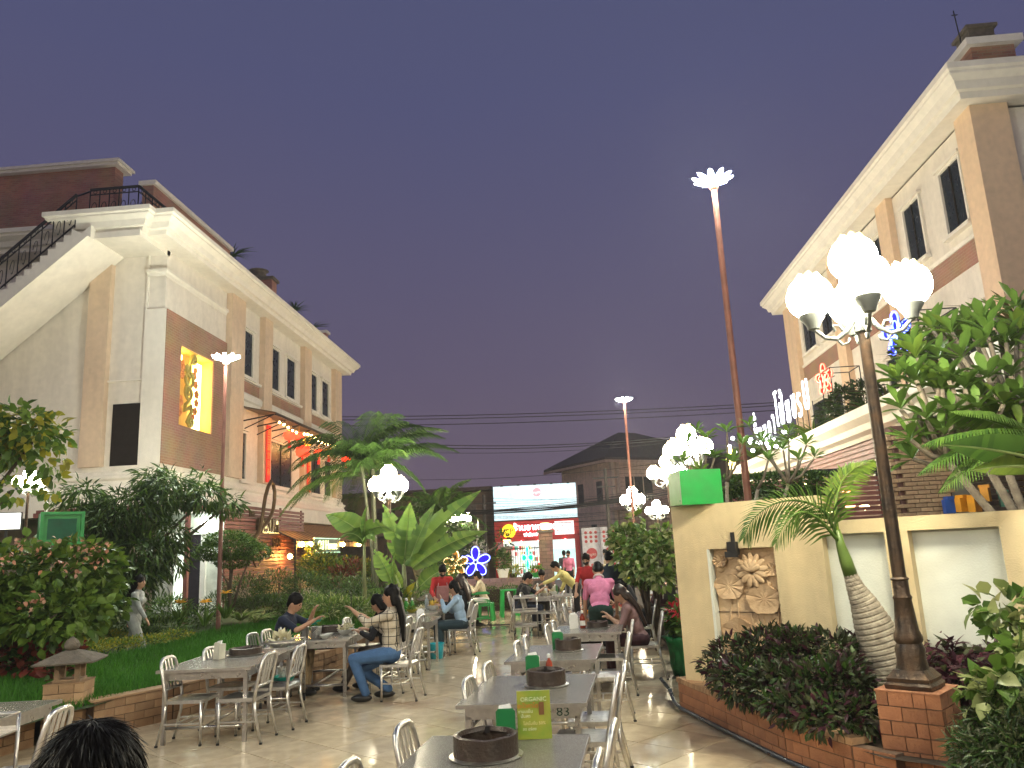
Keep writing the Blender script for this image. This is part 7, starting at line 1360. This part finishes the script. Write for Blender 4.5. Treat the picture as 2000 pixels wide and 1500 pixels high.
# roof planting
bush('roof_shrub', 'dark shrub on the annex roof right of the red neon flower', 'bush', [(1650, 790, 19, .4, .4, .45), (1690, 770, 18.5, .4, .4, .35), (1620, 810, 19.5, .3, .3, .3)], (7.0, 19, 4.1), [G_dark, G_crot], T_small, 1500, .13, trunk=False); bush('roof_shrub', 'dark shrub on the annex roof behind the blue neon flower', 'bush', [(1800, 680, 15.5, .4, .4, .4), (1840, 690, 15.2, .5, .4, .4), (1770, 700, 15.8, .3, .3, .3)], (7.2, 15.4, 4.1), [G_dark, G_crot], T_small, 1500, .12, trunk=False)
GB = leafmat('dry_strap_leaf', (.20, .12, .04), (.08, .09, .03))
for i, (px, py, Y, n, L) in enumerate(((1700, 790, 16.5, 50, .8), (1730, 760, 16, 50, .8), (1880, 650, 13.5, 60, .9), (1940, 640, 13, 60, .9), (1985, 610, 12.6, 50, .9), (1840, 690, 13.8, 50, .8), (1660, 810, 17.5, 40, .7))):
    c = atY(px, py, Y); blades('strap_leaf_plant', ['second arching strap leaved plant from the left on the annex roof', 'arching strap leaved plant touching the nearest lamp post', 'arching strap leaved plant above the plumeria, left one', 'arching strap leaved plant above the plumeria, middle one', 'arching strap leaved plant at the top right edge', 'arching strap leaved plant below the blue neon flower', 'leftmost arching strap leaved plant on the annex roof'][i], 'plant', (c.x, c.y, c.z-.25), n, L, [GB, G_mid, G_dark])
for i, (px, py, Y) in enumerate(((1500, 870, 21), (1550, 855, 20), (1590, 840, 19.5), (1470, 880, 22))):
    c = atY(px, py, Y); blades('roof_palm', ['second small palm under the white neon lettering', 'third small palm under the white neon lettering', 'small palm at the right end of the white neon lettering', 'small palm at the left end of the white neon lettering'][i], 'plant', (c.x, c.y, c.z-.2), 46, .9, [G_lime, G_palm])
for i, (px, py, Y) in enumerate(((455, 490, 27.5), (575, 600, 35), (612, 632, 37))):
    c = atY(px, py, Y); blades('roof_yucca', ['spiky roof plant beside the brick parapet', 'large spiky roof plant halfway along the left building', 'spiky roof plant near the far end of the left building'][i], 'plant', (c.x, c.y, c.z-.25), 50, .7, [G_dark])
RD = thing('roof_pot', 'dark round pot on the roof of the left building', 'pot', tuple(atY(505, 545, 30.5))); MB().lathe([(.25, -.6), (.35, -.2), (.4, .1), (.3, .15), (.3, .3), (.42, .35)], n=14).build('pot_body', M_roofstone, RD, 40)
# festive lanterns and scrolls on the left building
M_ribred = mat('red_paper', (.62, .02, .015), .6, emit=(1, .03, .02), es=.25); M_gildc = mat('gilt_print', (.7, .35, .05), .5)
for i, (y, z0, z1, tx_) in enumerate(((27.1, 4.55, 6.6, '金玉滿堂迎春'), (31.5, 4.5, 5.9, '萬事如意'))):
    t = thing('red_scroll', ['left red scroll with golden Chinese characters beside the lit window', 'right red scroll with golden Chinese characters'][i], 'scroll', (-10.70, y, z0)); MB().box(0, .02, -.17, .17, 0, z1-z0).build('paper', M_ribred, t)
    for k, ch in enumerate(tx_): text('character', ch, .28, M_gildc, t, (.025, 0, z1-z0-.24-k*(z1-z0-.3)/len(tx_)), RY, .004)
M_lanr = panelglow('lantern_red', (1, .035, .012), 2.6); M_lany = panelglow('lantern_yellow', (1, .45, .04), 3.0); M_bulb = glow('festoon_bulb', (1, .50, .16), 60)
def lantern(label, y, z, m, r=.2, x=-9.85):
    t = thing('paper_lantern', label, 'lantern', (x, y, z), 0, 'festive paper lanterns under the canopy'); MB().lathe([(r*.4, r*.75), (r*.85, r*.5), (r, 0), (r*.85, -r*.5), (r*.4, -r*.75)], n=12).build('shade', m, t, True); MB().lathe([(r*.42, r*.73), (r*.42, r*.85)], n=10).bar((0, 0, r*.8), (0, 0, r*.8+.2), .015).build('cap', M_gildc, t); MB().lathe([(.02, -r*.75), (.05, -r*1.1), (.06, -r*2.0)], n=8).build('tassel', M_ribred, t)
for a in (('red lantern at the near end of the canopy', 26.9, 6.15, M_lanr, .22), ('yellow lantern over the lit window', 28.9, 6.2, M_lany, .2), ('red lantern second from the near end', 27.9, 6.25, M_lanr, .2), ('large red paper box lantern in front of the window', 28.3, 5.75, M_lanr, .28), ('red tasselled lantern between the windows', 30.2, 5.9, M_lanr, .22), ('yellow lantern right of the tasselled one', 31.5, 6.1, M_lany, .2), ('far red lantern behind the palm fronds', 34.0, 6.1, M_lanr, .22)): lantern(*a)
fs = thing('festoon_lights', 'string of glowing amber festoon bulbs along the canopy edge', 'string lights', (-9.8, 30, 6.5)); MB().tube([(0, y-30, -.02+.06*math.sin(y*2)) for y in np.arange(25.6, 35.3, .3)], .01, 4).build('wire', M_wire, fs)
for i, y in enumerate(np.arange(25.8, 35.2, .42)): MB().ball((0, y-30, -.1+.06*math.sin(y*2)), .04, 6, 5).build('bulb', M_bulb, fs)
# thin evening haze round the whole place
hz_ = bpy.data.materials.new('evening_haze'); hz_.use_nodes = True; n = hz_.node_tree.nodes; n.remove(n['Principled BSDF']); pv = n.new('ShaderNodeVolumePrincipled'); pv.inputs['Density'].default_value = .0008; pv.inputs['Color'].default_value = (.9, .9, .95, 1)
pv.inputs['Anisotropy'].default_value = .3
hz_.node_tree.links.new(pv.outputs[0], n['Material Output'].inputs['Volume'])
HZB = stuff(MB().box(-301, 301, -61, 601, -2.0, 17.5).build('haze', hz_))
